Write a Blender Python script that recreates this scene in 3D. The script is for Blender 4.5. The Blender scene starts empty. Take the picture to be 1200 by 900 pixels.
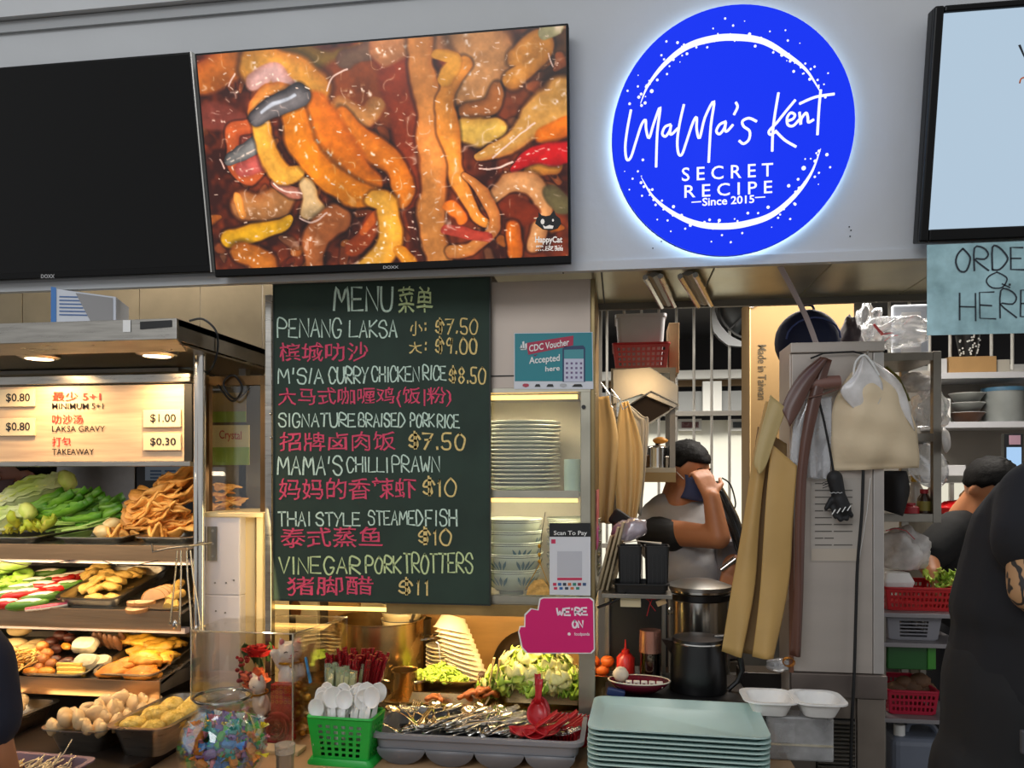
import bpy, bmesh, math, random
import numpy as np
from mathutils import Vector, Matrix, Euler
random.seed(7)
SC = bpy.context.scene
COL = SC.collection
# ---------------------------------------------------------------- camera
TH = math.radians(8.0); HOR = 555.0; FPX = 900.0
CAM = Vector((0.0, -2.1, 1.5))
cd = bpy.data.cameras.new('camera'); cam = bpy.data.objects.new('camera', cd); COL.objects.link(cam)
cam.location = CAM; cam.rotation_euler = (math.pi/2, 0, TH)
cd.sensor_fit = 'HORIZONTAL'; cd.sensor_width = 36; cd.lens = FPX/1200*36
cd.shift_y = (HOR-450)/1200; cd.clip_start = .05; cd.clip_end = 80
SC.camera = cam
# ---------------------------------------------------------------- world, lights, exposure
SC.view_settings.view_transform = 'Standard'; SC.view_settings.look = 'None'
SC.view_settings.exposure = 0.0; SC.view_settings.gamma = 1.0; SC.view_settings.use_curve_mapping = False
wd = bpy.data.worlds.new('daylight'); SC.world = wd; wd.use_nodes = True
wn = wd.node_tree; wbg = wn.nodes['Background']
wbg.inputs[0].default_value = (.97, .98, 1.0, 1); wbg.inputs[1].default_value = .56

def area(name, loc, target, size, power, col, sy=None, spread=None):
    l = bpy.data.lights.new(name, 'AREA'); l.energy = power; l.color = col
    l.shape = 'RECTANGLE'; l.size = size; l.size_y = sy or size
    if spread: l.spread = math.radians(spread)
    o = bpy.data.objects.new(name, l); COL.objects.link(o); o.location = loc
    d = Vector(target)-Vector(loc); o.rotation_euler = d.to_track_quat('-Z', 'Y').to_euler(); return o
def point(name, loc, power, col, r=.03):
    l = bpy.data.lights.new(name, 'POINT'); l.energy = power; l.color = col; l.shadow_soft_size = r
    o = bpy.data.objects.new(name, l); COL.objects.link(o); o.location = loc; return o
WARM = (1.0, .66, .32); NEUT = (1.0, .93, .84)
area('hall_light', (-1.5, -4.5, 3.6), (0, 0, 1.6), 2.6, 62, (.93, .96, 1.0), 1.2)
area('kitchen_tube_light', (1.0, 1.1, 2.40), (1.0, 1.1, 0), 1.3, 36, NEUT, .25)
area('kitchen_back_tube_light', (-.6, 1.5, 2.40), (-.6, 1.4, 0), 1.0, 12, NEUT, .2)
area('outdoor_light', (.6, 3.4, 3.9), (.8, 6.0, .6), 2.5, 270, (1, .97, .9), 1.0)

# ---------------------------------------------------------------- materials
MATS = {}
def lin(c):
    if isinstance(c, str):
        c = [int(c[i:i+2], 16)/255 for i in (0, 2, 4)]
        return tuple((x/12.92 if x <= .04045 else ((x+.055)/1.055)**2.4) for x in c)
    return tuple(c)
def M(name, col='808080', rough=.5, metal=0, var=.0, scale=12, bump=0, bscale=None, em=0, rnd=0, trans=0, stretch=None, coat=0, col2=None, sss=0, alpha=1, spec=None):
    if name in MATS: return MATS[name]
    m = bpy.data.materials.new(name); m.use_nodes = True; nt = m.node_tree; N = nt.nodes; L = nt.links
    b = N['Principled BSDF']; c = lin(col)
    b.inputs['Base Color'].default_value = (*c, 1); b.inputs['Roughness'].default_value = rough
    b.inputs['Metallic'].default_value = metal
    if coat: b.inputs['Coat Weight'].default_value = coat; b.inputs['Coat Roughness'].default_value = .1
    if trans: b.inputs['Transmission Weight'].default_value = trans
    if sss: b.inputs['Subsurface Weight'].default_value = sss; b.inputs['Subsurface Radius'].default_value = (.02, .01, .006)
    if alpha < 1: b.inputs['Alpha'].default_value = alpha
    if em: b.inputs['Emission Color'].default_value = (*c, 1); b.inputs['Emission Strength'].default_value = em
    if spec is not None: b.inputs['Specular IOR Level'].default_value = spec
    tc = N.new('ShaderNodeTexCoord'); mp = N.new('ShaderNodeMapping'); L.new(tc.outputs['Object'], mp.inputs[0])
    if stretch: mp.inputs['Scale'].default_value = stretch
    cs = None
    if var or col2:
        nz = N.new('ShaderNodeTexNoise'); nz.inputs['Scale'].default_value = scale; nz.inputs['Detail'].default_value = 5
        L.new(mp.outputs[0], nz.inputs['Vector'])
        rp = N.new('ShaderNodeValToRGB'); L.new(nz.outputs['Fac'], rp.inputs[0])
        c2 = lin(col2) if col2 else tuple(min(1, x*(1+var)) for x in c)
        c1 = c if col2 else tuple(x*(1-var) for x in c)
        rp.color_ramp.elements[0].position = .35; rp.color_ramp.elements[0].color = (*c1, 1)
        rp.color_ramp.elements[1].position = .65; rp.color_ramp.elements[1].color = (*c2, 1)
        cs = rp.outputs[0]
        if metal > .5:
            r2 = N.new('ShaderNodeMapRange'); L.new(nz.outputs['Fac'], r2.inputs[0])
            r2.inputs[3].default_value = rough*.75; r2.inputs[4].default_value = min(1, rough*1.35); L.new(r2.outputs[0], b.inputs['Roughness'])
    if rnd:
        oi = N.new('ShaderNodeObjectInfo'); mr = N.new('ShaderNodeMapRange'); L.new(oi.outputs['Random'], mr.inputs[0])
        mr.inputs[3].default_value = 1-rnd; mr.inputs[4].default_value = 1+rnd
        hs = N.new('ShaderNodeHueSaturation'); L.new(mr.outputs[0], hs.inputs['Value'])
        if cs: L.new(cs, hs.inputs['Color'])
        else: hs.inputs['Color'].default_value = (*c, 1)
        cs = hs.outputs[0]
    if cs: L.new(cs, b.inputs['Base Color'])
    if bump:
        n2 = N.new('ShaderNodeTexNoise'); n2.inputs['Scale'].default_value = bscale or scale*3; n2.inputs['Detail'].default_value = 6
        L.new(mp.outputs[0], n2.inputs['Vector']); bp = N.new('ShaderNodeBump'); bp.inputs['Strength'].default_value = bump
        bp.inputs['Distance'].default_value = .01; L.new(n2.outputs['Fac'], bp.inputs['Height']); L.new(bp.outputs[0], b.inputs['Normal'])
    MATS[name] = m; return m
def MG(name, tint=(1, 1, 1), gloss=.12, milky=0.0, mcol=(.8, .8, .8), rough=.02):
    """clear sheet: transparent body, fresnel gloss, optional milky scatter"""
    if name in MATS: return MATS[name]
    m = bpy.data.materials.new(name); m.use_nodes = True; nt = m.node_tree; N = nt.nodes; L = nt.links
    N.remove(N['Principled BSDF']); out = N['Material Output']
    t = N.new('ShaderNodeBsdfTransparent'); t.inputs[0].default_value = (*tint, 1)
    g = N.new('ShaderNodeBsdfGlossy'); g.inputs['Roughness'].default_value = rough; g.inputs[0].default_value = (1, 1, 1, 1)
    lw = N.new('ShaderNodeLayerWeight'); lw.inputs[0].default_value = .35
    mr = N.new('ShaderNodeMapRange'); L.new(lw.outputs['Fresnel'], mr.inputs[0]); mr.inputs[3].default_value = gloss*.35; mr.inputs[4].default_value = min(1, gloss*4)
    mx = N.new('ShaderNodeMixShader'); L.new(mr.outputs[0], mx.inputs[0]); L.new(g.outputs[0], mx.inputs[2])
    if milky:
        d = N.new('ShaderNodeBsdfDiffuse'); d.inputs[0].default_value = (*mcol, 1)
        nz = N.new('ShaderNodeTexNoise'); nz.inputs['Scale'].default_value = 14; nz.inputs['Detail'].default_value = 6
        tc = N.new('ShaderNodeTexCoord'); L.new(tc.outputs['Object'], nz.inputs['Vector'])
        m3 = N.new('ShaderNodeMapRange'); L.new(nz.outputs['Fac'], m3.inputs[0]); m3.inputs[1].default_value = .3; m3.inputs[2].default_value = .7
        m3.inputs[3].default_value = milky*.5; m3.inputs[4].default_value = min(1, milky*1.4)
        m2 = N.new('ShaderNodeMixShader'); L.new(m3.outputs[0], m2.inputs[0])
        L.new(t.outputs[0], m2.inputs[1]); L.new(d.outputs[0], m2.inputs[2]); L.new(m2.outputs[0], mx.inputs[1])
    else: L.new(t.outputs[0], mx.inputs[1])
    L.new(mx.outputs[0], out.inputs[0]); MATS[name] = m; return m
def ME(name, col, s=1.0):
    if name in MATS: return MATS[name]
    m = bpy.data.materials.new(name); m.use_nodes = True; b = m.node_tree.nodes['Principled BSDF']; c = lin(col)
    b.inputs['Base Color'].default_value = (.0, .0, .0, 1); b.inputs['Specular IOR Level'].default_value = .1; b.inputs['Emission Color'].default_value = (*c, 1)
    b.inputs['Emission Strength'].default_value = s; MATS[name] = m; return m
STEEL = M('stainless_steel', 'a8a49c', .28, 1, .12, 9, .04, 60, stretch=(1, 1, 12))
STEELD = M('dull_steel', '8a857c', .42, 1, .2, 7, .06, 40)
STEELB = M('bright_steel', 'd2cfc8', .18, 1, .05, 9)
GLASS = MG('clear_glass', (.97, .98, .97), .10)
ACRYL = MG('clear_acrylic', (.96, .95, .92), .16)
BLACKP = M('black_plastic', '0c0c0d', .35)
BLACKM = M('matt_black', '101010', .7)
WHITEP = M('white_plastic', 'e6e6e2', .45)

# ---------------------------------------------------------------- projection and frames
cT, sT = math.cos(TH), math.sin(TH)
def ray(px, py):
    u = (px-600)/FPX; v = (HOR-py)/FPX
    return Vector((cT*u-sT, cT+sT*u, v))
def P(px, py, Y):
    d = ray(px, py); t = (Y-CAM.y)/d.y; return CAM+d*t
def PZ(px, py, Z):
    d = ray(px, py); return CAM+d*((Z-CAM.z)/d.z)
def mp(px, Y):          # metres per pixel at that depth
    return (Y-CAM.y)/ray(px, HOR).y/FPX
class Frame:
    def __init__(s, o, ex, ey):
        s.o = Vector(o); s.ex = Vector(ex).normalized(); s.n = s.ex.cross(Vector(ey)).normalized(); s.ey = s.n.cross(s.ex).normalized()
    def hit(s, px, py, off=0):
        d = ray(px, py); o = s.o+s.n*off; t = (o-CAM).dot(s.n)/d.dot(s.n); return CAM+d*t
    def loc(s, w): q = w-s.o; return q.dot(s.ex), q.dot(s.ey), q.dot(s.n)
    def w(s, x, y, z=0): return s.o+s.ex*x+s.ey*y+s.n*z
    def mat(s): return Matrix((s.ex, s.ey, s.n)).transposed()
def VF(Y): return Frame((0, Y, 0), (1, 0, 0), (0, 0, 1))   # vertical plane facing the camera (normal -Y)

# ---------------------------------------------------------------- mesh building
def rotm(r):
    return Euler(r).to_matrix()
class MB:
    def __init__(s): s.v = []; s.f = []; s.m = []; s.mi = 0
    def add(s, vs, fs, R=None, c=None):
        n = len(s.v)
        for p in vs:
            p = Vector(p)
            if R is not None: p = R @ p
            if c is not None: p = p+Vector(c)
            s.v.append(p)
        s.f += [tuple(i+n for i in f) for f in fs]; s.m += [s.mi]*len(fs); return s
    def box(s, c, d, R=None):
        x, y, z = [k/2 for k in d]
        vs = [(a*x, b*y, e*z) for e in (-1, 1) for b in (-1, 1) for a in (-1, 1)]
        return s.add(vs, [(0, 2, 3, 1), (4, 5, 7, 6), (0, 1, 5, 4), (2, 6, 7, 3), (0, 4, 6, 2), (1, 3, 7, 5)], R, c)
    def b2(s, p, q):
        return s.box([(a+b)/2 for a, b in zip(p, q)], [abs(a-b) for a, b in zip(p, q)])
    def loft(s, rings, cap0=True, cap1=True, R=None, c=None, close=True):
        n = len(rings[0]); vs = [p for r in rings for p in r]; fs = []
        for i in range(len(rings)-1):
            for j in range(n if close else n-1):
                k = (j+1) % n; fs.append((i*n+j, i*n+k, (i+1)*n+k, (i+1)*n+j))
        if cap0: fs.append(tuple(reversed(range(n))))
        if cap1: fs.append(tuple((len(rings)-1)*n+j for j in range(n)))
        return s.add(vs, fs, R, c)
    def cyl(s, p, q, r0, r1=None, n=16, caps=True):
        return s.tube([p, q], [r0, r0 if r1 is None else r1], n, caps)
    def tube(s, pts, r, n=8, caps=True, flat=1.0, up=None):
        pts = [Vector(p) for p in pts]; rs = r if isinstance(r, (list, tuple)) else [r]*len(pts)
        rings = []; prev = None
        for i, p in enumerate(pts):
            d = (pts[min(i+1, len(pts)-1)]-pts[max(i-1, 0)])
            if d.length < 1e-9: d = Vector((0, 0, 1))
            d.normalize()
            if prev is None:
                a = Vector(up) if up else (Vector((0, 0, 1)) if abs(d.z) < .9 else Vector((1, 0, 0)))
                x = a-d*a.dot(d); x.normalize()
            else:
                x = prev-d*prev.dot(d)
                if x.length < 1e-6: x = d.orthogonal()
                x.normalize()
            prev = x; y = d.cross(x)
            rings.append([p+(x*math.cos(t)*flat+y*math.sin(t))*rs[i] for t in [2*math.pi*k/n for k in range(n)]])
        return s.loft(rings, caps, caps)
    def lathe(s, prof, c=(0, 0, 0), n=24, R=None, cap0=False, cap1=False, sx=1, sy=1):
        rings = [[(r*math.cos(2*math.pi*k/n)*sx, r*math.sin(2*math.pi*k/n)*sy, z) for k in range(n)] for r, z in prof]
        return s.loft(rings, cap0, cap1, R, c)
    def ell(s, c, r, R=None, n=12, m=8, noise=0, seed=0):
        rr = random.Random(seed); rings = []
        for i in range(m+1):
            ph = math.pi*i/m-math.pi/2
            rad = math.cos(ph) if 0 < i < m else .02
            rings.append([(r[0]*rad*math.cos(2*math.pi*k/n)*(1+noise*rr.uniform(-1, 1)), r[1]*rad*math.sin(2*math.pi*k/n)*(1+noise*rr.uniform(-1, 1)), r[2]*math.sin(ph)*(1+noise*rr.uniform(-1, 1)*.5)) for k in range(n)])
        return s.loft(rings, True, True, R, c)
    def grid(s, fn, nu, nv):
        vs = [fn(i/(nu), j/(nv)) for j in range(nv+1) for i in range(nu+1)]
        fs = [(j*(nu+1)+i, j*(nu+1)+i+1, (j+1)*(nu+1)+i+1, (j+1)*(nu+1)+i) for j in range(nv) for i in range(nu)]
        return s.add(vs, fs)
    def prism(s, poly, fr, z0, z1):      # poly in frame coords
        a = [fr.w(x, y, z0) for x, y in poly]; b = [fr.w(x, y, z1) for x, y in poly]
        return s.loft([a, b])
    def ribbon(s, pts, w, fr, z, closed=False):
        """flat stroke in a frame; pts frame coords; w width or list"""
        n = len(pts); ws = w if isinstance(w, (list, tuple)) else [w]*n
        L_, R_ = [], []
        for i in range(n):
            a = Vector(pts[(i-1) % n] if closed else pts[max(i-1, 0)]); b = Vector(pts[(i+1) % n] if closed else pts[min(i+1, n-1)])
            d = b-a
            if d.length < 1e-9: d = Vector((1, 0))
            d.normalize(); q = Vector((-d.y, d.x))*ws[i]/2; p = Vector(pts[i])
            if not closed and i == 0: p = p-d*ws[i]*.35
            if not closed and i == n-1: p = p+d*ws[i]*.35
            L_.append(p+q); R_.append(p-q)
        vs = [fr.w(p.x, p.y, z) for p in L_]+[fr.w(p.x, p.y, z) for p in R_]
        fs = [(i, i+n, (i+1) % n+n, (i+1) % n) for i in range(n if closed else n-1)]
        return s.add(vs, fs)
    def build(s, name, mat, parent=None, smooth=False, bev=0, sol=0, sub=0, label=None, cat=None, group=None, kind=None, bseg=2, fixn=True):
        me = bpy.data.meshes.new(name)
        W = wmat(parent) if parent else None
        if W is None:
            if s.v:
                lo = [min(p[i] for p in s.v) for i in range(3)]; hi = [max(p[i] for p in s.v) for i in range(3)]
                org = Vector(((lo[0]+hi[0])/2, (lo[1]+hi[1])/2, lo[2]))
            else: org = Vector()
            vs = [p-org for p in s.v]
        else:
            Wi = W.inverted(); vs = [Wi @ p for p in s.v]; org = None
        me.from_pydata(vs, [], s.f); me.update()
        ms = mat if isinstance(mat, (list, tuple)) else [mat]
        for q in ms: me.materials.append(q)
        if len(ms) > 1: me.polygons.foreach_set('material_index', s.m)
        if fixn:
            bm = bmesh.new(); bm.from_mesh(me); bmesh.ops.recalc_face_normals(bm, faces=bm.faces); bm.to_mesh(me); bm.free()
        if smooth:
            me.polygons.foreach_set('use_smooth', [True]*len(me.polygons))
            if smooth != 'all':
                try: me.set_sharp_from_angle(angle=math.radians(42))
                except Exception: pass
        o = bpy.data.objects.new(name, me); COL.objects.link(o)
        if parent: o.parent = parent
        else: o.location = org
        if bev:
            b = o.modifiers.new('bevel', 'BEVEL'); b.width = bev; b.segments = bseg; b.limit_method = 'ANGLE'; b.angle_limit = math.radians(50)
        if sol:
            q = o.modifiers.new('solidify', 'SOLIDIFY'); q.thickness = sol; q.offset = 0
        if sub:
            q = o.modifiers.new('subsurf', 'SUBSURF'); q.levels = sub; q.render_levels = sub
        tag(o, label, cat, group, kind); return o
def wmat(o):
    m = Matrix.LocRotScale(o.location, o.rotation_euler, o.scale)
    return wmat(o.parent) @ m if o.parent else m
def tag(o, label=None, cat=None, group=None, kind=None):
    if label: o['label'] = label
    if cat: o['category'] = cat
    if group: o['group'] = group
    if kind: o['kind'] = kind
    return o
def T(name, label, cat, loc=(0, 0, 0), group=None, rot=(0, 0, 0)):
    o = bpy.data.objects.new(name, None); COL.objects.link(o); o.location = loc; o.rotation_euler = rot
    o.empty_display_size = .02
    return tag(o, label, cat, group)
def put(o, loc, rot=None, scale=None):
    o.location = loc
    if rot is not None: o.rotation_euler = rot
    if scale is not None: o.scale = (scale,)*3 if isinstance(scale, (int, float)) else scale
    return o
def dup(o, loc=None, rot=None, scale=None, label=None, group=None, parent=None, mats=None):
    c = o.copy(); COL.objects.link(c)
    if parent: c.parent = parent
    if loc is not None: put(c, loc, rot, scale)
    if label: c['label'] = label
    if group: c['group'] = group
    for ch in o.children: dup(ch, parent=c)
    return c
def scatter(proto, places, labels=None, first=True):
    """places: (loc, rot, scale[, label]); the proto itself takes the first"""
    out = []
    for i, q in enumerate(places):
        o = proto if i == 0 and first else dup(proto)
        put(o, q[0], q[1], q[2]); 
        if len(q) > 3: o['label'] = q[3]
        out.append(o)
    return out
def rrect(w, d, r, z, n=4, cx=0, cy=0):
    pts = []
    for (sx, sy, a0) in ((1, 1, 0), (-1, 1, 90), (-1, -1, 180), (1, -1, 270)):
        for k in range(n+1):
            a = math.radians(a0+90*k/n); pts.append((cx+sx*(w/2-r)+r*math.cos(a), cy+sy*(d/2-r)+r*math.sin(a), z))
    return pts
def pan_mb(w, d, h, taper=.012, rim=.012, r=.03, t=.0015, mb=None, c=None, R=None):
    mb = mb or MB()
    rings = [rrect(w-2*taper-2*rim, d-2*taper-2*rim, r*.8, 0), rrect(w-2*rim, d-2*rim, r, h-t*2), rrect(w, d, r+rim*.6, h-t*2), rrect(w, d, r+rim*.6, h),
             rrect(w-2*rim-2*t, d-2*rim-2*t, r, h), rrect(w-2*taper-2*rim-2*t, d-2*taper-2*rim-2*t, r*.8, t*1.5)]
    return mb.loft(rings, True, True, R, c)
# ---------------------------------------------------------------- lettering
_tc = {}
def text2d(s, bold=0):
    k = (s, bold)
    if k in _tc: return _tc[k]
    cu = bpy.data.curves.new('t', 'FONT'); cu.body = s; cu.size = 1; cu.resolution_u = 3; cu.offset = bold
    ob = bpy.data.objects.new('t', cu); COL.objects.link(ob)
    dg = bpy.context.evaluated_depsgraph_get(); me = bpy.data.meshes.new_from_object(ob.evaluated_get(dg))
    v = [(p.co.x, p.co.y) for p in me.vertices]; f = [tuple(p.vertices) for p in me.polygons]
    bpy.data.objects.remove(ob); bpy.data.curves.remove(cu); bpy.data.meshes.remove(me)
    x0 = min(a for a, b in v); x1 = max(a for a, b in v); y0 = min(b for a, b in v); y1 = max(b for a, b in v)
    v = [((a-x0)/max(1e-6, x1-x0), (b-y0)/max(1e-6, y1-y0)) for a, b in v]
    _tc[k] = (v, f); return v, f
def text_px(mb, s, box, fr, off=.001, slope=0, bold=0, rot90=False, wob=0):
    """letters fitted to a region seen at box=(x0,y0,x1,y1), laid on a frame's plane"""
    v, f = text2d(s, bold); x0, y0, x1, y1 = box; vs = []
    for a, b in v:
        if rot90: a, b = b, 1-a
        px = x0+(x1-x0)*a; py = y1+(y0-y1)*b+slope*(px-x0)
        if wob: px += wob*math.sin(py*.7+px*.13); py += wob*math.sin(px*.35+1)
        vs.append(fr.hit(px, py, off))
    return mb.add(vs, f)
SF = {'A':'00 48 80|23 63','B':'00 08 58 76 55 04|55 82 60 00','C':'86 68 28 05 03 20 60 82','D':'00 08 48 85 83 40 00','E':'78 08 00 80|04 64','F':'78 08 00|04 64',
'G':'86 68 28 04 20 60 83 53','H':'08 00|88 80|04 84','I':'48 40','K':'08 00|88 04 80','L':'08 00 80','M':'00 18 43 78 80','N':'00 08 80 88','O':'48 16 03 20 60 84 76 48','P':'00 08 58 86 64 04',
'R':'00 08 58 86 64 04 80','S':'86 68 28 06 15 64 82 60 20 02','T':'08 88|48 40','U':'08 03 20 60 83 88','V':'08 40 88','W':'08 20 45 60 88','Y':'08 44 88|44 20','Q':'48 16 03 20 60 84 76 48|62 90',
'$':'85 67 27 05 14 54 63 61 21 02|49 40|58 50','0':'48 16 03 20 60 84 76 48','1':'26 48 40','2':'06 28 68 86 00 80','3':'08 78 45 73 60 20 01','5':'78 18 14 54 72 60 20 01','7':'08 88 20|25 65',
'8':'48 16 44 72 40 12 44 76 48','9':'76 48 16 34 75 78 60','.':'40 41',':':'42 43|46 47',"'":'48 35','/':'10 78','(':'58 36 32 50','|':'48 40',')':'28 56 52 20','6':'68 25 02 20 60 73 55 14','4':'60 68 02 82'}
def hand_px(mb, s, box, fr, off=.001, w=2.2, jit=.35, seed=0, slope=0):
    """hand drawn capitals as chalk / marker strokes"""
    rr = random.Random(hash(s) % 1000+seed if False else sum(map(ord, s))+seed); x0, y0, x1, y1 = box
    wd_ = [(.35 if c in "I1.:'/|()" else (1.25 if c in 'MW' else 1.0)) for c in s]
    gap = .28; tot = sum(wd_)+gap*(len(s)-1); u = (x1-x0)/tot; x = x0
    for c, k in zip(s, wd_):
        yj = rr.uniform(-.8, .8)*jit
        for st in SF.get(c, '').split('|'):
            if not st: continue
            pts = []
            for q in st.split():
                a, b = int(q[0])/8, int(q[1])/8
                px = x+u*k*a+rr.uniform(-1, 1)*jit; py = y1+(y0-y1)*b+rr.uniform(-1, 1)*jit+yj+slope*(x-x0)
                pts.append(fr.loc(fr.hit(px, py))[:2])
            if len(pts) > 4: pts = smooth2(pts)
            mb.ribbon(pts, w*mp((x0+x1)/2, fr.o.y)*rr.uniform(.85, 1.1), fr, off)
        x += u*(k+gap)
    return mb
def smooth2(p, k=3, closed=False):
    """Catmull-Rom"""
    out = []; n = len(p)
    for i in range(n-1):
        a, b, c, d = [Vector(p[j]) for j in (max(i-1, 0), i, i+1, min(i+2, n-1))]
        for q in range(k):
            t = q/k; out.append(tuple(.5*((2*b)+(c-a)*t+(2*a-5*b+4*c-d)*t*t+(3*b-a-3*c+d)*t**3)))
    out.append(tuple(p[-1])); return out
def remesh(prims, voxel, name, mat, parent=None, smooth_it=4, **kw):
    """one continuous surface from tapered limbs and masses: ('c',p,q,r0,r1) or ('e',c,(rx,ry,rz),rot)"""
    mb = MB()
    for q in prims:
        if q[0] == 'c':
            a, b = Vector(q[1]), Vector(q[2]); mb.cyl(a, b, q[3], q[4], 14)
            mb.ell(a, (q[3],)*3, None, 14, 8); mb.ell(b, (q[4],)*3, None, 14, 8)
        else: mb.ell(q[1], q[2], rotm(q[3]) if len(q) > 3 else None, 18, 12)
    me = bpy.data.meshes.new('tmp'); me.from_pydata(mb.v, [], mb.f); ob = bpy.data.objects.new('tmp', me); COL.objects.link(ob)
    bm = bmesh.new(); bm.from_mesh(me); bmesh.ops.recalc_face_normals(bm, faces=bm.faces); bm.to_mesh(me); bm.free()
    r = ob.modifiers.new('r', 'REMESH'); r.mode = 'VOXEL'; r.voxel_size = voxel
    s = ob.modifiers.new('s', 'SMOOTH'); s.iterations = smooth_it; s.factor = .5
    dg = bpy.context.evaluated_depsgraph_get(); m2 = bpy.data.meshes.new_from_object(ob.evaluated_get(dg))
    out = MB(); out.v = [p.co.copy() for p in m2.vertices]; out.f = [tuple(p.vertices) for p in m2.polygons]; out.m = [0]*len(out.f)
    bpy.data.objects.remove(ob); bpy.data.meshes.remove(me); bpy.data.meshes.remove(m2)
    return out.build(name, mat, parent, smooth='all', fixn=False, **kw)
# ================================================================ setting
WALLP = M('painted_wall', 'c3c5c6', .75, 0, .03, 3, .10, 25)
WALLIN = M('kitchen_wall', '8f8a82', .6, 0, .10, 2, .05, 20)
TILE = M('floor_tile', '6b665f', .5, 0, .15, 4)
def struct(mb, name, mat, **k): return mb.build(name, mat, kind='structure', **k)
b = MB().b2((-6, -7, -.05), (5, 6.9, 0)); struct(b, 'floor', TILE)
struct(MB().b2((-3.15, 0.5, 0), (-3.05, 2.3, 2.6)), 'wall_left', WALLIN)
struct(MB().b2((2.6, .4, 0), (2.7, 2.3, 2.6)), 'wall_right', WALLIN)
struct(MB().b2((-3.15, .42, 2.6), (2.7, 2.4, 2.66)), 'ceiling', M('ceiling_board', '8b877d', .8, 0, .1, 3))
# back wall with window openings, Y = 2.2
YB = 2.2
def bx(px, Y=YB): return P(px, 500, Y).x
def bz(py, px=800, Y=YB): return P(px, py, Y).z
x0, x1, zt, zb = bx(705), bx(1000), bz(338), bz(700)
wl = MB()
wl.b2((-3.15, YB, 0), (x0, YB+.12, 2.6)); wl.b2((x0, YB, zt), (2.7, YB+.12, 2.6)); wl.b2((x0, YB, 0), (2.7, YB+.12, zb))
xr0, xr1 = bx(1010), bx(1320); zr = bz(437, 1150)
wl.b2((x1, YB, zb), (xr0, YB+.12, zt))
zw0, zw1 = bz(606, 1120), bz(566, 1120)
wl.b2((xr0, YB, zw1), (xr1, YB+.12, zr)); wl.b2((xr0, YB, zb), (xr1, YB+.12, zw0))
wl.b2((xr1, YB, zb), (2.7, YB+.12, zt)); 
struct(wl, 'wall_back', WALLIN)
# window grilles: one frame, each bar its own piece
BAR = M('painted_bar', 'cfcdc6', .4, .2)
w1 = T('window_1', None, None, ((x0+x1)/2, YB, zb)); tag(w1, kind='structure')
w1['label'] = 'barred kitchen window behind the cook in grey shirt'
k = 0
sp = .094; xx = x0+.03
while xx < x1:
    MB().cyl((xx, YB-.02, zb), (xx, YB-.02, zt), .0075, n=8).build('bar', BAR, w1, smooth=True); xx += sp
for zz in (bz(485), bz(640)):
    MB().b2((x0, YB-.035, zz-.012), (x1, YB-.008, zz+.012)).build('crossbar', BAR, w1)
w2 = T('window_2', None, None, ((xr0+xr1)/2, YB, zr)); tag(w2, kind='structure'); w2['label'] = 'barred window high above the white wall shelves'
xx = xr0+.03
while xx < xr1:
    MB().cyl((xx, YB-.02, zr), (xx, YB-.02, zt), .008, n=8).build('bar', BAR, w2, smooth=True); xx += .1
MB().b2((xr0, YB-.03, zr-.02), (xr1, YB-.005, zr+.012)).build('window_frame', BAR, w2)
w3 = T('window_3', None, None, ((xr0+xr1)/2, YB, zw0)); tag(w3, kind='structure'); w3['label'] = 'low bright window beside the dark haired worker'
xx = xr0+.05
while xx < xr1:
    MB().b2((xx, YB-.02, zw0), (xx+.02, YB, zw1)).build('bar', BAR, w3); xx += .19
MB().b2((xr0, YB-.03, zw1), (xr1, YB-.005, zw1+.03)).build('window_frame', BAR, w3)
# outside: bright building opposite with dark overhang, beams and windows
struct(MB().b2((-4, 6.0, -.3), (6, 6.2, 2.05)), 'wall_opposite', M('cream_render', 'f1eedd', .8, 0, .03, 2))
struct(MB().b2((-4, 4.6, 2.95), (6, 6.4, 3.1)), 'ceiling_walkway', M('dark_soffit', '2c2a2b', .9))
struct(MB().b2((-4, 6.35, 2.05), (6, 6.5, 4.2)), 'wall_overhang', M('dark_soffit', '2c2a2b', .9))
bd = T('timber_pelmet', 'white and brown timber pelmet across the opposite facade outside the window', 'beam', (1, 5.8, 2.0))
MB().b2((-2, 5.75, P(800, 452, 5.75).z), (4, 5.85, P(800, 444, 5.75).z)).build('rail', M('brown_wood', '8a6f4e', .7), bd)
MB().b2((-2, 5.7, P(800, 482, 5.7).z-.03), (4, 5.74, P(800, 447, 5.7).z-.10)).build('grey_board', M('grey_board', '8d8d8a', .7), bd)
MB().b2((-2, 5.6, P(800, 444, 5.6).z), (4, 5.69, P(800, 434, 5.6).z)).build('rail', M('white_wood', 'd8d5cc', .7), bd)
for px in (742, 835, 925): 
    c = P(px, 462, 5.6); MB().b2((c.x-.09, 5.62, c.z-.16), (c.x+.09, 5.69, c.z+.13)).build('post', M('white_wood'), bd)
for i, (a, c) in enumerate(((795, 822), (855, 883), (708, 740))):
    q, r_ = P(a, 505, 5.95), P(c, 491, 5.95)
    o = T('facade_window', ['small dark red window on the cream wall behind the cook', 'dark glass window on the cream wall right of the cook', 'small dark window on the cream wall left of the cook'][i], 'window', ((q.x+r_.x)/2, 5.98, q.z), 'facade windows outside')
    MB().b2((q.x, 5.93, q.z), (r_.x, 6.0, r_.z)).build('frame', M('white_wood'), o)
    MB().b2((q.x+.03, 5.92, q.z+.03), (r_.x-.03, 5.93, r_.z-.03)).build('pane', M('maroon_glass', '5a2a28' if i == 0 else '2b3236', .2) if i == 0 else M('dark_glass', '2b3236', .2), o)
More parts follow.
